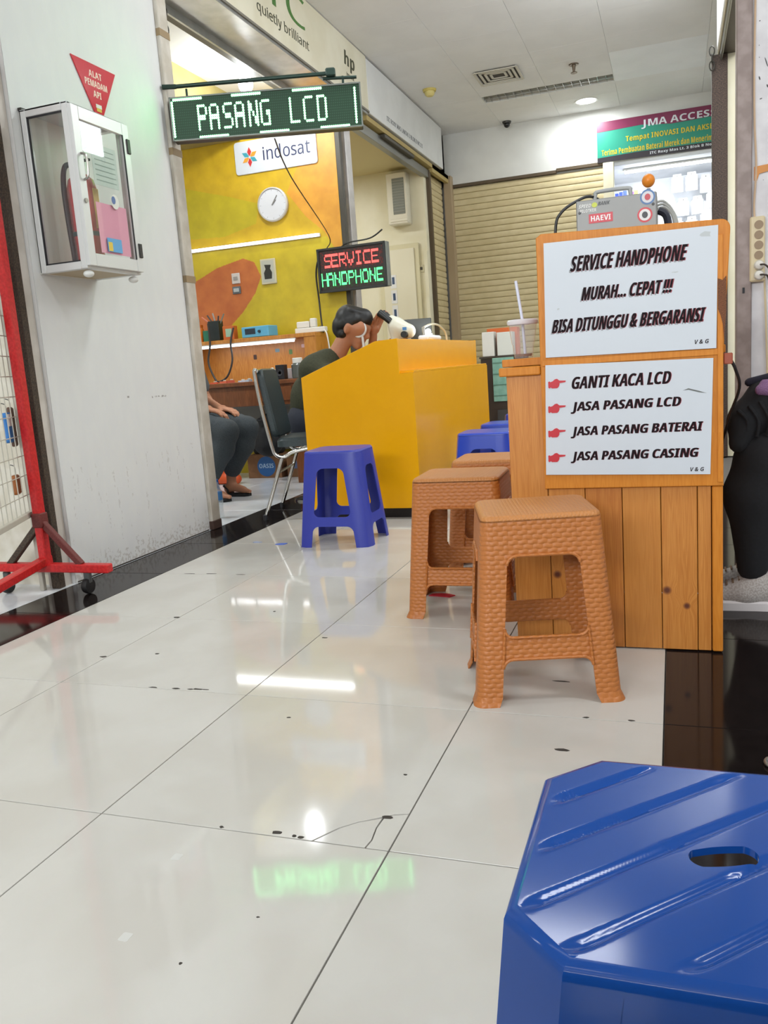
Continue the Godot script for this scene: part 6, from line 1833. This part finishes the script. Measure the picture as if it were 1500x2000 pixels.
	obj("board", box(Vector3(0, 0.006, 0), Vector3(0.40, 0.018, 0.14), 0.002), white, shelf)
	obj("bracket", box(Vector3(-0.19, -0.04, 0), Vector3(0.012, 0.08, 0.12), 0.002), white, shelf)
	obj("bracket", box(Vector3(0.19, -0.04, 0), Vector3(0.012, 0.08, 0.12), 0.002), white, shelf)
	# right-hand side: dark shutter post, cream partition, steel post, white wall
	var r1 := struct("trim_7")
	obj("post", span(0.262, 0.362, 0, 2.74, -6.62, -6.52, 0.004), mottled("post_rust", c8(56, 46, 40), c8(88, 70, 60), 0.15, 0.5, {"metallic": 0.3}, 0.05), r1)
	obj("rail", span(0.328, 0.45, 2.745, 2.86, -6.6, -3.6, 0.004), M("rail_dark2", c8(74, 66, 58), 0.45, 0.4), r1)
	obj("rail_lip", span(0.315, 0.328, 2.70, 3.0, -6.6, -3.6, 0.004), M("rail_steel"), r1)
	obj("fascia", span(0.303, 0.315, 2.76, 3.36, -6.62, -3.55, 0.003), cream, r1)
	var fs := thing("fascia_fill_light", "pale fascia strip above the rusty shutter post with an added fill glow", "sign", Vector3(0.3025, 3.05, -5.95))  # strip made to glow as fill for the fascias opposite
	obj("frame", box(Vector3(0, 0, 0), Vector3(0.008, 0.56, 1.28), 0.002), M("lamp_white"), fs)
	obj("lit_face", box(Vector3(-0.0045, 0, 0), Vector3(0.003, 0.50, 1.22)), glow("fascia_fill_glow", WHITE_LAMP, 0.75), fs)
	area_light("fascia_fill_area", Vector3(0.285, 3.05, -5.95), Vector3(-1, 0, 0), Vector2(1.2, 0.5), WHITE_LAMP, 2.0)
	obj("post", span(0.222, 0.276, 0, 3.36, -3.545, -3.48, 0.004), mottled("post_worn", c8(136, 120, 114), c8(154, 138, 132), 0.4, 0.5, {"metallic": 0.15}, 0.015), r1)
	obj("keyhole", box(Vector3(0.248, 1.012, -3.479), Vector3(0.008, 0.02, 0.003)), M("seal_black"), r1)
	obj("wall_panel", span(0.362, 3.0, 0, 3.36, -6.75, -6.56), cream, struct("wall_partition_right"))
	obj("wall_panel", span(0.41, 0.55, 0, 3.36, -9.8, -6.75), plain, struct("wall_right_far"))
	var wr := struct("wall_right")
	obj("wall_panel", span(0.276, 3.0, 0, 3.36, -3.70, -3.50), mottled("scuffed_white", c8(212, 208, 210), c8(224, 221, 222), 0.5, 0.7), wr)
	var mk := M("mark_dark", c8(86, 84, 84), 0.8)
	for s in [[0.300, 1.75, 0.004, 0.012], [0.305, 1.68, 0.008, 0.003], [0.298, 1.86, 0.002, 0.003], [0.299, 1.82, 0.002, 0.003], [0.322, 1.80, 0.003, 0.03], [0.326, 1.72, 0.004, 0.01], [0.292, 1.41, 0.002, 0.003], [0.315, 1.40, 0.002, 0.002], [0.30, 1.94, 0.004, 0.003]]:
		obj("pencil_mark", prism(MB.new(), ell(s[2] * 0.6, s[3] * 0.6, 8, Vector2(s[0], s[1]), 0.3), 0.0, 0.0006, Transform3D(Basis.IDENTITY, Vector3(0, 0, -3.5))), mk, wr)
	chain("hanging_chain", "short dark chain hanging from the rail beside the rusty post", Vector3(0.262, 2.79, -6.5), 3)
	var ps := thing("power_strip", "cream multi-socket power strip on the white wall beside the steel post", "power strip", Vector3(0.294, 1.155, -3.50))
	obj("body", box(Vector3(0, 0, 0.016), Vector3(0.052, 0.232, 0.032), 0.005), M("strip_cream", c8(214, 196, 158), 0.4), ps)
	var fz := Basis(Vector3.RIGHT, PI / 2)
	for i in 6:
		var y := 0.086 - 0.036 * i
		if i < 4:
			var outlet := obj("socket", lathe(MB.new(), [Vector2(0.001, 0.0002), Vector2(0.0145, 0.0003), Vector2(0.0155, 0.0015)], 20, Transform3D(fz, Vector3(0.004, y, 0.032))), M("socket_tan", c8(150, 126, 98), 0.5), ps, 30.0)
			for k in [-1.0, 1.0]:
				obj("pin_hole", lathe(MB.new(), [Vector2(0.0022, 0.0), Vector2(0.002, 0.001)], 8, Transform3D(fz, Vector3(0.004 + 0.007 * k, y - 0.006, 0.0323))), M("seal_black"), outlet)
			obj("pin_hole", lathe(MB.new(), [Vector2(0.0022, 0.0), Vector2(0.002, 0.001)], 8, Transform3D(fz, Vector3(0.005, y + 0.006, 0.0323))), M("seal_black"), outlet)
	for i in 2:
		var y := 0.086 - 0.036 * (4 + i)
		var pg := thing("plug", ["round white plug in the fifth outlet of the cream power strip", "round white plug in the lowest outlet of the cream power strip"][i], "plug", Vector3(0.299, 1.155 + y, -3.466))
		obj("body", lathe(MB.new(), [Vector2(0.017, 0.0), Vector2(0.018, 0.006), Vector2(0.014, 0.018), Vector2(0.006, 0.022)], 20, Transform3D(fz, Vector3.ZERO)), M("plug_pale", c8(222, 216, 206), 0.4), pg, 40.0)
		obj("lead", tube(MB.new(), curve([Vector3(0.003, 0, 0.02), Vector3(0.016, -0.002, 0.03), Vector3(0.03, -0.015, 0.025), Vector3(0.05, -0.05 - 0.05 * i, 0.01)]), 0.0035, 6), M("wire_dark"), pg, 50.0)
	tag(obj("cable", tube(MB.new(), curve([Vector3(0.318, 1.06, -3.47), Vector3(0.322, 1.0, -3.49), Vector3(0.328, 0.85, -3.49), Vector3(0.335, 0.6, -3.49)]), 0.004, 6), M("strip_cream")), "pale lead running down the wall from the power strip", "cable")
	tag(obj("cable", tube(MB.new(), curve([Vector3(0.285, 1.271, -3.488), Vector3(0.284, 1.32, -3.494), Vector3(0.290, 1.45, -3.494), Vector3(0.284, 1.6, -3.494), Vector3(0.282, 1.8, -3.494), Vector3(0.288, 2.2, -3.494)]), 0.004, 6), M("wire_peach", c8(206, 176, 146), 0.5)), "peach coloured lead running up the white wall to the ceiling", "cable")
	var tp := thing("tape_patch", "torn strip of orange tape over the lead on the white wall", "tape", Vector3(0.305, 1.435, -3.497))
	obj("tape", prism(MB.new(), PackedVector2Array([Vector2(-0.022, 0.014), Vector2(0.03, 0.018), Vector2(0.028, 0.006), Vector2(0.03, -0.006), Vector2(-0.004, -0.012), Vector2(-0.012, -0.036), Vector2(-0.022, -0.034)]), 0.0, 0.0015), M("tape_orange", c8(206, 132, 48), 0.4), tp)

# ------------------------------------------------------------------ people
func person_at(label: String, at: Vector3) -> Node3D:
	return thing("person", label, "person", at)

func people() -> void:
	var skin := M("skin", c8(176, 122, 92), 0.55, 0.0, {"subsurf_scatter_enabled": true, "subsurf_scatter_strength": 0.1})
	var hair := M("hair_black", c8(20, 20, 20), 0.5)
	# technician at the yellow counter, head bent over the microscope
	var o := Vector3(-2.24, 0, -5.0)
	var t := person_at("technician in a dark olive shirt bent over the microscope at the yellow counter", o)
	var hc := Vector3(-1.90, 1.075, -5.0) - o
	var fw := Vector3(0.93, -0.37, 0.05).normalized()
	var up := Vector3(0.37, 0.93, 0.0)
	up = (up - fw * up.dot(fw)).normalized()
	var head := head_bones(hc, fw, up)
	head.append([hc - up * 0.05 - fw * 0.03, Vector3(0.22, 0.93, 0), 0.052, 0.056])
	var body := MB.new()
	sdf(body, head, 0.006, 0.03)
	var rh := Vector3(-1.80, 1.045, -5.09) - o
	sdf(body, [[Vector3(0.10, 0.84, 0.15), Vector3(0.33, 0.76, 0.20), 0.045, 0.038], [Vector3(0.33, 0.76, 0.20), Vector3(0.50, 0.76, 0.10), 0.036, 0.026], [Vector3(0.10, 0.84, -0.15), Vector3(0.36, 0.78, -0.2), 0.045, 0.038], [Vector3(0.36, 0.78, -0.2), rh, 0.036, 0.026], [Vector3(0.02, 0.5, 0), Vector3(0.12, 0.82, 0), 0.10, 0.09], [Vector3(0.36, 0.10, 0.12), Vector3(0.36, 0.04, 0.12), 0.035, 0.035], [Vector3(0.36, 0.04, 0.12), Vector3(0.5, 0.025, 0.13), 0.03, 0.022], [Vector3(0.36, 0.10, -0.12), Vector3(0.36, 0.04, -0.12), 0.035, 0.035], [Vector3(0.36, 0.04, -0.12), Vector3(0.5, 0.025, -0.13), 0.03, 0.022]], 0.014, 0.04)
	sdf(body, hand_bones(rh, Vector3(0.50, 0.84, 0.18).normalized(), Vector3(-0.7, 0.5, -0.5).normalized(), -1.0, 0.45), 0.004, 0.008)
	sdf(body, hand_bones(Vector3(0.50, 0.76, 0.10), Vector3(0.95, -0.1, -0.25).normalized(), Vector3.UP, 1.0, 0.3), 0.004, 0.008)
	obj("body", body, skin, t, 70.0)
	face_parts(t, hc, fw, up)
	obj("hair", sdf(MB.new(), hair_bones(hc, fw, up), 0.005, 0.012), hair, t, 70.0)
	var olive := mottled("shirt_olive", c8(44, 46, 28), c8(56, 58, 36), 0.2, 0.85, {}, 0.04)
	obj("shirt", sdf(MB.new(), [[Vector3(0.0, 0.50, 0), Vector3(0.05, 0.68, 0), 0.15, 0.155], [Vector3(0.05, 0.66, -0.06), Vector3(0.05, 0.66, 0.06), 0.13, 0.13], [Vector3(0.09, 0.82, -0.13), Vector3(0.09, 0.82, 0.13), 0.075, 0.075], [Vector3(0.17, 0.885, -0.04), Vector3(0.17, 0.885, 0.04), 0.078, 0.078], [Vector3(0.12, 0.86, -0.10), Vector3(0.12, 0.86, 0.10), 0.075, 0.075], [Vector3(0.10, 0.84, 0.15), Vector3(0.24, 0.79, 0.185), 0.068, 0.058], [Vector3(0.10, 0.84, -0.15), Vector3(0.22, 0.79, -0.18), 0.068, 0.058]], 0.014, 0.06), olive, t, 70.0)
	obj("trousers", sdf(MB.new(), [[Vector3(0.0, 0.52, -0.08), Vector3(0.0, 0.52, 0.08), 0.125, 0.125], [Vector3(0.02, 0.52, 0.09), Vector3(0.42, 0.50, 0.12), 0.085, 0.065], [Vector3(0.42, 0.50, 0.12), Vector3(0.36, 0.10, 0.12), 0.062, 0.048], [Vector3(0.02, 0.52, -0.09), Vector3(0.42, 0.50, -0.12), 0.085, 0.065], [Vector3(0.42, 0.50, -0.12), Vector3(0.36, 0.10, -0.12), 0.062, 0.048]], 0.015, 0.04), M("jeans_dark", c8(40, 44, 56), 0.85), t, 70.0)
	var seat := thing("office_stool", "round padded work stool under the technician", "stool", Vector3(-2.24, 0, -5.0))
	obj("seat", lathe(MB.new(), [Vector2(0.15, 0.36), Vector2(0.165, 0.37), Vector2(0.165, 0.395), Vector2(0.15, 0.405)], 24), M("seal_black"), seat, 40.0)
	obj("post", tube(MB.new(), [Vector3(0, 0.03, 0), Vector3(0, 0.36, 0)], 0.022, 10), M("chrome"), seat, 40.0)
	obj("base", lathe(MB.new(), [Vector2(0.16, 0.0), Vector2(0.16, 0.012), Vector2(0.03, 0.035)], 24), M("chrome"), seat, 30.0)
	# barefoot person seated behind the pillar
	var o2 := Vector3(-3.24, 0, -5.02)
	var b2 := person_at("seated barefoot person in dark grey jeans beside the white pillar", o2)
	var sk := MB.new()
	for s in [[-0.13, 0.0], [0.10, 0.03]]:
		var zz: float = s[0]
		var dx: float = s[1]
		sdf(sk, [[Vector3(0.285 - dx, 0.22, zz), Vector3(0.275 - dx, 0.09, zz), 0.040, 0.032], [Vector3(0.275 - dx, 0.085, zz), Vector3(0.25 - dx, 0.055, zz), 0.032, 0.034], [Vector3(0.275 - dx, 0.07, zz), Vector3(0.37 - dx, 0.045, zz + 0.005), 0.034, 0.024], [Vector3(0.37 - dx, 0.042, zz + 0.018), Vector3(0.425 - dx, 0.034, zz + 0.022), 0.016, 0.013], [Vector3(0.37 - dx, 0.042, zz + 0.002), Vector3(0.418 - dx, 0.033, zz), 0.013, 0.010], [Vector3(0.365 - dx, 0.04, zz - 0.012), Vector3(0.408 - dx, 0.032, zz - 0.016), 0.012, 0.009], [Vector3(0.36 - dx, 0.038, zz - 0.024), Vector3(0.393 - dx, 0.031, zz - 0.03), 0.011, 0.008]], 0.006, 0.012)
	var hc2 := Vector3(0.08, 1.16, -0.02)
	var f2 := Vector3(0.95, -0.3, 0).normalized()
	var u2 := Vector3(0.3, 0.95, 0).normalized()
	var hb := head_bones(hc2, f2, u2)
	hb.append([hc2 - u2 * 0.05 - f2 * 0.03, Vector3(0.02, 0.98, -0.02), 0.052, 0.056])
	sdf(sk, hb, 0.008, 0.03)
	var lh := Vector3(0.24, 0.635, 0.06)
	sdf(sk, [[Vector3(0.02, 0.92, 0.19), Vector3(0.06, 0.68, 0.24), 0.045, 0.038], [Vector3(0.06, 0.68, 0.24), lh, 0.036, 0.026], [Vector3(0.02, 0.92, -0.21), Vector3(0.06, 0.68, -0.26), 0.045, 0.038], [Vector3(0.06, 0.68, -0.26), Vector3(0.24, 0.62, -0.14), 0.036, 0.026], [Vector3(0.0, 0.55, 0), Vector3(0.0, 0.9, 0), 0.1, 0.09]], 0.014, 0.04)
	sdf(sk, hand_bones(lh, Vector3(0.95, -0.28, -0.1).normalized(), Vector3.UP, 1.0, 0.30), 0.004, 0.008)
	sdf(sk, hand_bones(Vector3(0.24, 0.62, -0.14), Vector3(0.95, -0.15, 0.2).normalized(), Vector3.UP, -1.0, 0.30), 0.005, 0.008)
	obj("body", sk, skin, b2, 70.0)
	face_parts(b2, hc2, f2, u2)
	obj("hair", sdf(MB.new(), hair_bones(hc2, f2, u2), 0.009, 0.03), hair, b2, 70.0)
	var jeans := mottled("jeans_grey", c8(54, 60, 64), c8(70, 76, 80), 0.12, 0.9, {}, 0.05)
	var jb := []
	for s in [[-0.13, 0.0], [0.10, 0.03]]:
		var zz: float = s[0]
		var dx: float = s[1]
		jb.append_array([[Vector3(0.0, 0.565, zz * 0.8), Vector3(0.44 - dx, 0.475, zz), 0.10, 0.078], [Vector3(0.44 - dx, 0.475, zz), Vector3(0.40 - dx, 0.36, zz), 0.076, 0.072], [Vector3(0.40 - dx, 0.36, zz), Vector3(0.295 - dx, 0.195, zz), 0.072, 0.062]])
		for w in 4:
			jb.append([Vector3(0.20 + 0.06 * w - dx, 0.60 - 0.012 * w, zz - 0.05), Vector3(0.24 + 0.06 * w - dx, 0.57 - 0.012 * w, zz + 0.05), 0.010, 0.008])
		jb.append([Vector3(0.36 - dx, 0.27, zz - 0.05), Vector3(0.30 - dx, 0.24, zz + 0.05), 0.012, 0.010])
	jb.append([Vector3(0.0, 0.58, -0.08), Vector3(0.0, 0.58, 0.08), 0.116, 0.116])
	obj("jeans", sdf(MB.new(), jb, 0.012, 0.035), jeans, b2, 70.0)
	obj("shirt", sdf(MB.new(), [[Vector3(0.0, 0.58, 0), Vector3(0.0, 0.78, 0), 0.15, 0.155], [Vector3(0.0, 0.90, -0.15), Vector3(0.0, 0.90, 0.13), 0.08, 0.08], [Vector3(0.01, 0.96, -0.05), Vector3(0.01, 0.96, 0.03), 0.065, 0.065], [Vector3(0.02, 0.92, 0.19), Vector3(0.05, 0.78, 0.22), 0.068, 0.058], [Vector3(0.02, 0.92, -0.21), Vector3(0.05, 0.78, -0.24), 0.068, 0.058]], 0.018, 0.06), M("shirt_grey", c8(90, 94, 98), 0.85), b2, 70.0)
	for s in [[-0.13, 0.0], [0.10, 0.03]]:
		var sd := thing("sandal", ["black sandal under the barefoot person's far foot", "black sandal under the barefoot person's foot beside the jamb"][0 if s[0] < 0.0 else 1], "sandal", o2 + Vector3(0.30 - s[1], 0, s[0]))
		var sole := PackedVector2Array([Vector2(-0.10, -0.03), Vector2(-0.08, -0.036), Vector2(0.04, -0.036), Vector2(0.09, -0.042), Vector2(0.115, -0.02), Vector2(0.12, 0.01), Vector2(0.10, 0.035), Vector2(0.04, 0.034), Vector2(-0.08, 0.034), Vector2(-0.10, 0.025)])
		obj("sole", prism(MB.new(), sole, 0.0, 0.022, Transform3D(Basis(Vector3.RIGHT, -PI / 2), Vector3.ZERO), 0.004), M("sandal_black", c8(22, 22, 24), 0.7), sd)
		obj("strap", tube(MB.new(), curve([Vector3(-0.04, 0.02, 0.036), Vector3(-0.045, 0.055, 0.036), Vector3(-0.09, 0.075, 0.0), Vector3(-0.045, 0.055, -0.036), Vector3(-0.04, 0.02, -0.036)]), 0.007, 6), M("sandal_black"), sd)
	# person in black trousers beside the wooden counter
	var o3 := Vector3(0.66, 0, -2.80)
	var p := person_at("seated person in black trousers and pale trainers behind the wooden counter", o3)
	var b3 := MB.new()
	var hc3 := Vector3(0.0, 1.18, 0.0)
	var f3 := Vector3(-1, -0.05, 0).normalized()
	var u3 := Vector3(-0.05, 1, 0).normalized()
	var hb3 := head_bones(hc3, f3, u3)
	hb3.append([hc3 - u3 * 0.05 - f3 * 0.03, Vector3(0.03, 0.99, 0), 0.052, 0.056])
	sdf(b3, hb3, 0.008, 0.03)
	sdf(b3, [[Vector3(0.03, 0.92, 0.19), Vector3(-0.04, 0.70, 0.24), 0.045, 0.038], [Vector3(-0.04, 0.70, 0.24), Vector3(-0.25, 0.64, 0.10), 0.036, 0.026], [Vector3(0.03, 0.92, -0.19), Vector3(-0.04, 0.70, -0.24), 0.045, 0.038], [Vector3(-0.04, 0.70, -0.24), Vector3(-0.25, 0.64, -0.10), 0.036, 0.026], [Vector3(0.03, 0.55, 0), Vector3(0.03, 0.9, 0), 0.1, 0.09], [Vector3(-0.43, 0.16, 0.05), Vector3(-0.425, 0.06, 0.05), 0.036, 0.036], [Vector3(-0.40, 0.16, -0.14), Vector3(-0.40, 0.06, -0.14), 0.036, 0.036]], 0.014, 0.04)
	sdf(b3, hand_bones(Vector3(-0.25, 0.64, 0.10), Vector3(-0.95, -0.1, -0.2).normalized(), Vector3.UP, -1.0, 0.35), 0.005, 0.008)
	sdf(b3, hand_bones(Vector3(-0.25, 0.64, -0.10), Vector3(-0.95, -0.1, 0.2).normalized(), Vector3.UP, 1.0, 0.35), 0.005, 0.008)
	obj("body", b3, skin, p, 70.0)
	face_parts(p, hc3, f3, u3)
	obj("hair", sdf(MB.new(), hair_bones(hc3, f3, u3), 0.009, 0.03), hair, p, 70.0)
	var black := mottled("trousers_black", c8(12, 12, 15), c8(18, 18, 22), 0.2, 0.9, {}, 0.05)
	obj("trousers", sdf(MB.new(), [[Vector3(0.03, 0.582, -0.08), Vector3(0.03, 0.582, 0.08), 0.118, 0.118], [Vector3(0.0, 0.55, 0.06), Vector3(-0.40, 0.47, 0.05), 0.088, 0.082], [Vector3(-0.40, 0.47, 0.05), Vector3(-0.435, 0.36, 0.05), 0.085, 0.082], [Vector3(-0.435, 0.36, 0.05), Vector3(-0.435, 0.13, 0.05), 0.080, 0.046], [Vector3(0.0, 0.55, -0.09), Vector3(-0.40, 0.47, -0.14), 0.088, 0.07], [Vector3(-0.40, 0.47, -0.14), Vector3(-0.40, 0.12, -0.14), 0.068, 0.046]], 0.013, 0.035), black, p, 70.0)
	obj("shirt", sdf(MB.new(), [[Vector3(0.03, 0.60, 0), Vector3(0.03, 0.80, 0), 0.15, 0.155], [Vector3(0.03, 0.91, -0.14), Vector3(0.03, 0.91, 0.14), 0.08, 0.08], [Vector3(0.03, 0.92, 0.19), Vector3(-0.02, 0.76, 0.23), 0.068, 0.06], [Vector3(0.03, 0.92, -0.19), Vector3(-0.02, 0.76, -0.23), 0.068, 0.06]], 0.018, 0.06), M("shirt_navy", c8(36, 38, 50), 0.85), p, 70.0)
	var jk := thing("jacket", "black jacket bundled over the knee, with a purple patterned lining", "jacket", Vector3(0.232, 0.575, -2.75))
	obj("bundle", sdf(MB.new(), [[Vector3(-0.02, 0.02, 0.0), Vector3(0.16, 0.05, 0.0), 0.058, 0.06], [Vector3(0.02, 0.085, 0.0), Vector3(0.14, 0.09, 0.0), 0.05, 0.04], [Vector3(-0.035, 0.0, 0.02), Vector3(-0.05, -0.05, 0.04), 0.04, 0.03], [Vector3(-0.03, 0.03, -0.06), Vector3(0.12, 0.05, -0.06), 0.04, 0.04]], 0.009, 0.04), black, jk, 70.0)
	obj("lining", sdf(MB.new(), [[Vector3(0.008, 0.105, 0.042), Vector3(0.07, 0.098, 0.048), 0.016, 0.02], [Vector3(0.02, 0.122, 0.03), Vector3(0.09, 0.118, 0.036), 0.014, 0.016]], 0.006, 0.012), mottled("lining_purple", c8(60, 30, 80), c8(170, 130, 160), 0.03, 0.8, {}, 0.06), jk, 60.0)
	obj("collar", sdf(MB.new(), [[Vector3(-0.02, 0.128, 0.0), Vector3(0.05, 0.142, 0.005), 0.013, 0.014], [Vector3(0.05, 0.142, 0.005), Vector3(0.10, 0.14, 0.0), 0.014, 0.016]], 0.006, 0.012), M("collar_navy", c8(26, 24, 40), 0.9), jk, 60.0)
	for i in 5:
		obj("crease", tube(MB.new(), curve([Vector3(-0.055 + 0.03 * i, 0.05 + 0.012 * i, 0.056), Vector3(-0.03 + 0.03 * i, 0.02, 0.066), Vector3(-0.03 + 0.028 * i, -0.03, 0.056)]), 0.006, 6), black, jk, 60.0)
	for k in 2:
		var zz: float = [0.05, -0.14][k]
		var xx: float = [-0.425, -0.40][k]
		var sh := thing("trainer", ["pale grey trainer under the black trouser leg beside the counter corner", "pale grey trainer under the other black trouser leg"][k], "shoe", o3 + Vector3(xx, 0, zz))
		obj("upper", sdf(MB.new(), [[Vector3(0.05, 0.055, 0), Vector3(-0.03, 0.055, 0), 0.040, 0.042], [Vector3(-0.03, 0.05, 0), Vector3(-0.13, 0.036, 0), 0.042, 0.032], [Vector3(0.04, 0.08, 0), Vector3(0.01, 0.085, 0), 0.04, 0.04]], 0.008, 0.03), mottled("trainer_grey", c8(150, 142, 136), c8(186, 180, 176), 0.1, 0.7, {}, 0.05), sh, 60.0)
		var sole := PackedVector2Array([Vector2(-0.165, -0.03), Vector2(-0.14, -0.046), Vector2(0.0, -0.042), Vector2(0.08, -0.044), Vector2(0.10, -0.02), Vector2(0.10, 0.02), Vector2(0.08, 0.044), Vector2(0.0, 0.042), Vector2(-0.14, 0.046), Vector2(-0.168, 0.02)])
		obj("sole", prism(MB.new(), sole, 0.0, 0.03, Transform3D(Basis(Vector3.RIGHT, -PI / 2), Vector3.ZERO), 0.006), M("sole_pale", c8(206, 200, 200), 0.6), sh)
		for i in 4:
			obj("lace", tube(MB.new(), [Vector3(-0.05 - 0.018 * i, 0.092 - 0.006 * i, -0.022), Vector3(-0.05 - 0.018 * i, 0.096 - 0.006 * i, 0.0), Vector3(-0.05 - 0.018 * i, 0.092 - 0.006 * i, 0.022)], 0.0035, 5), M("lace_brown", c8(120, 96, 76), 0.8), sh)
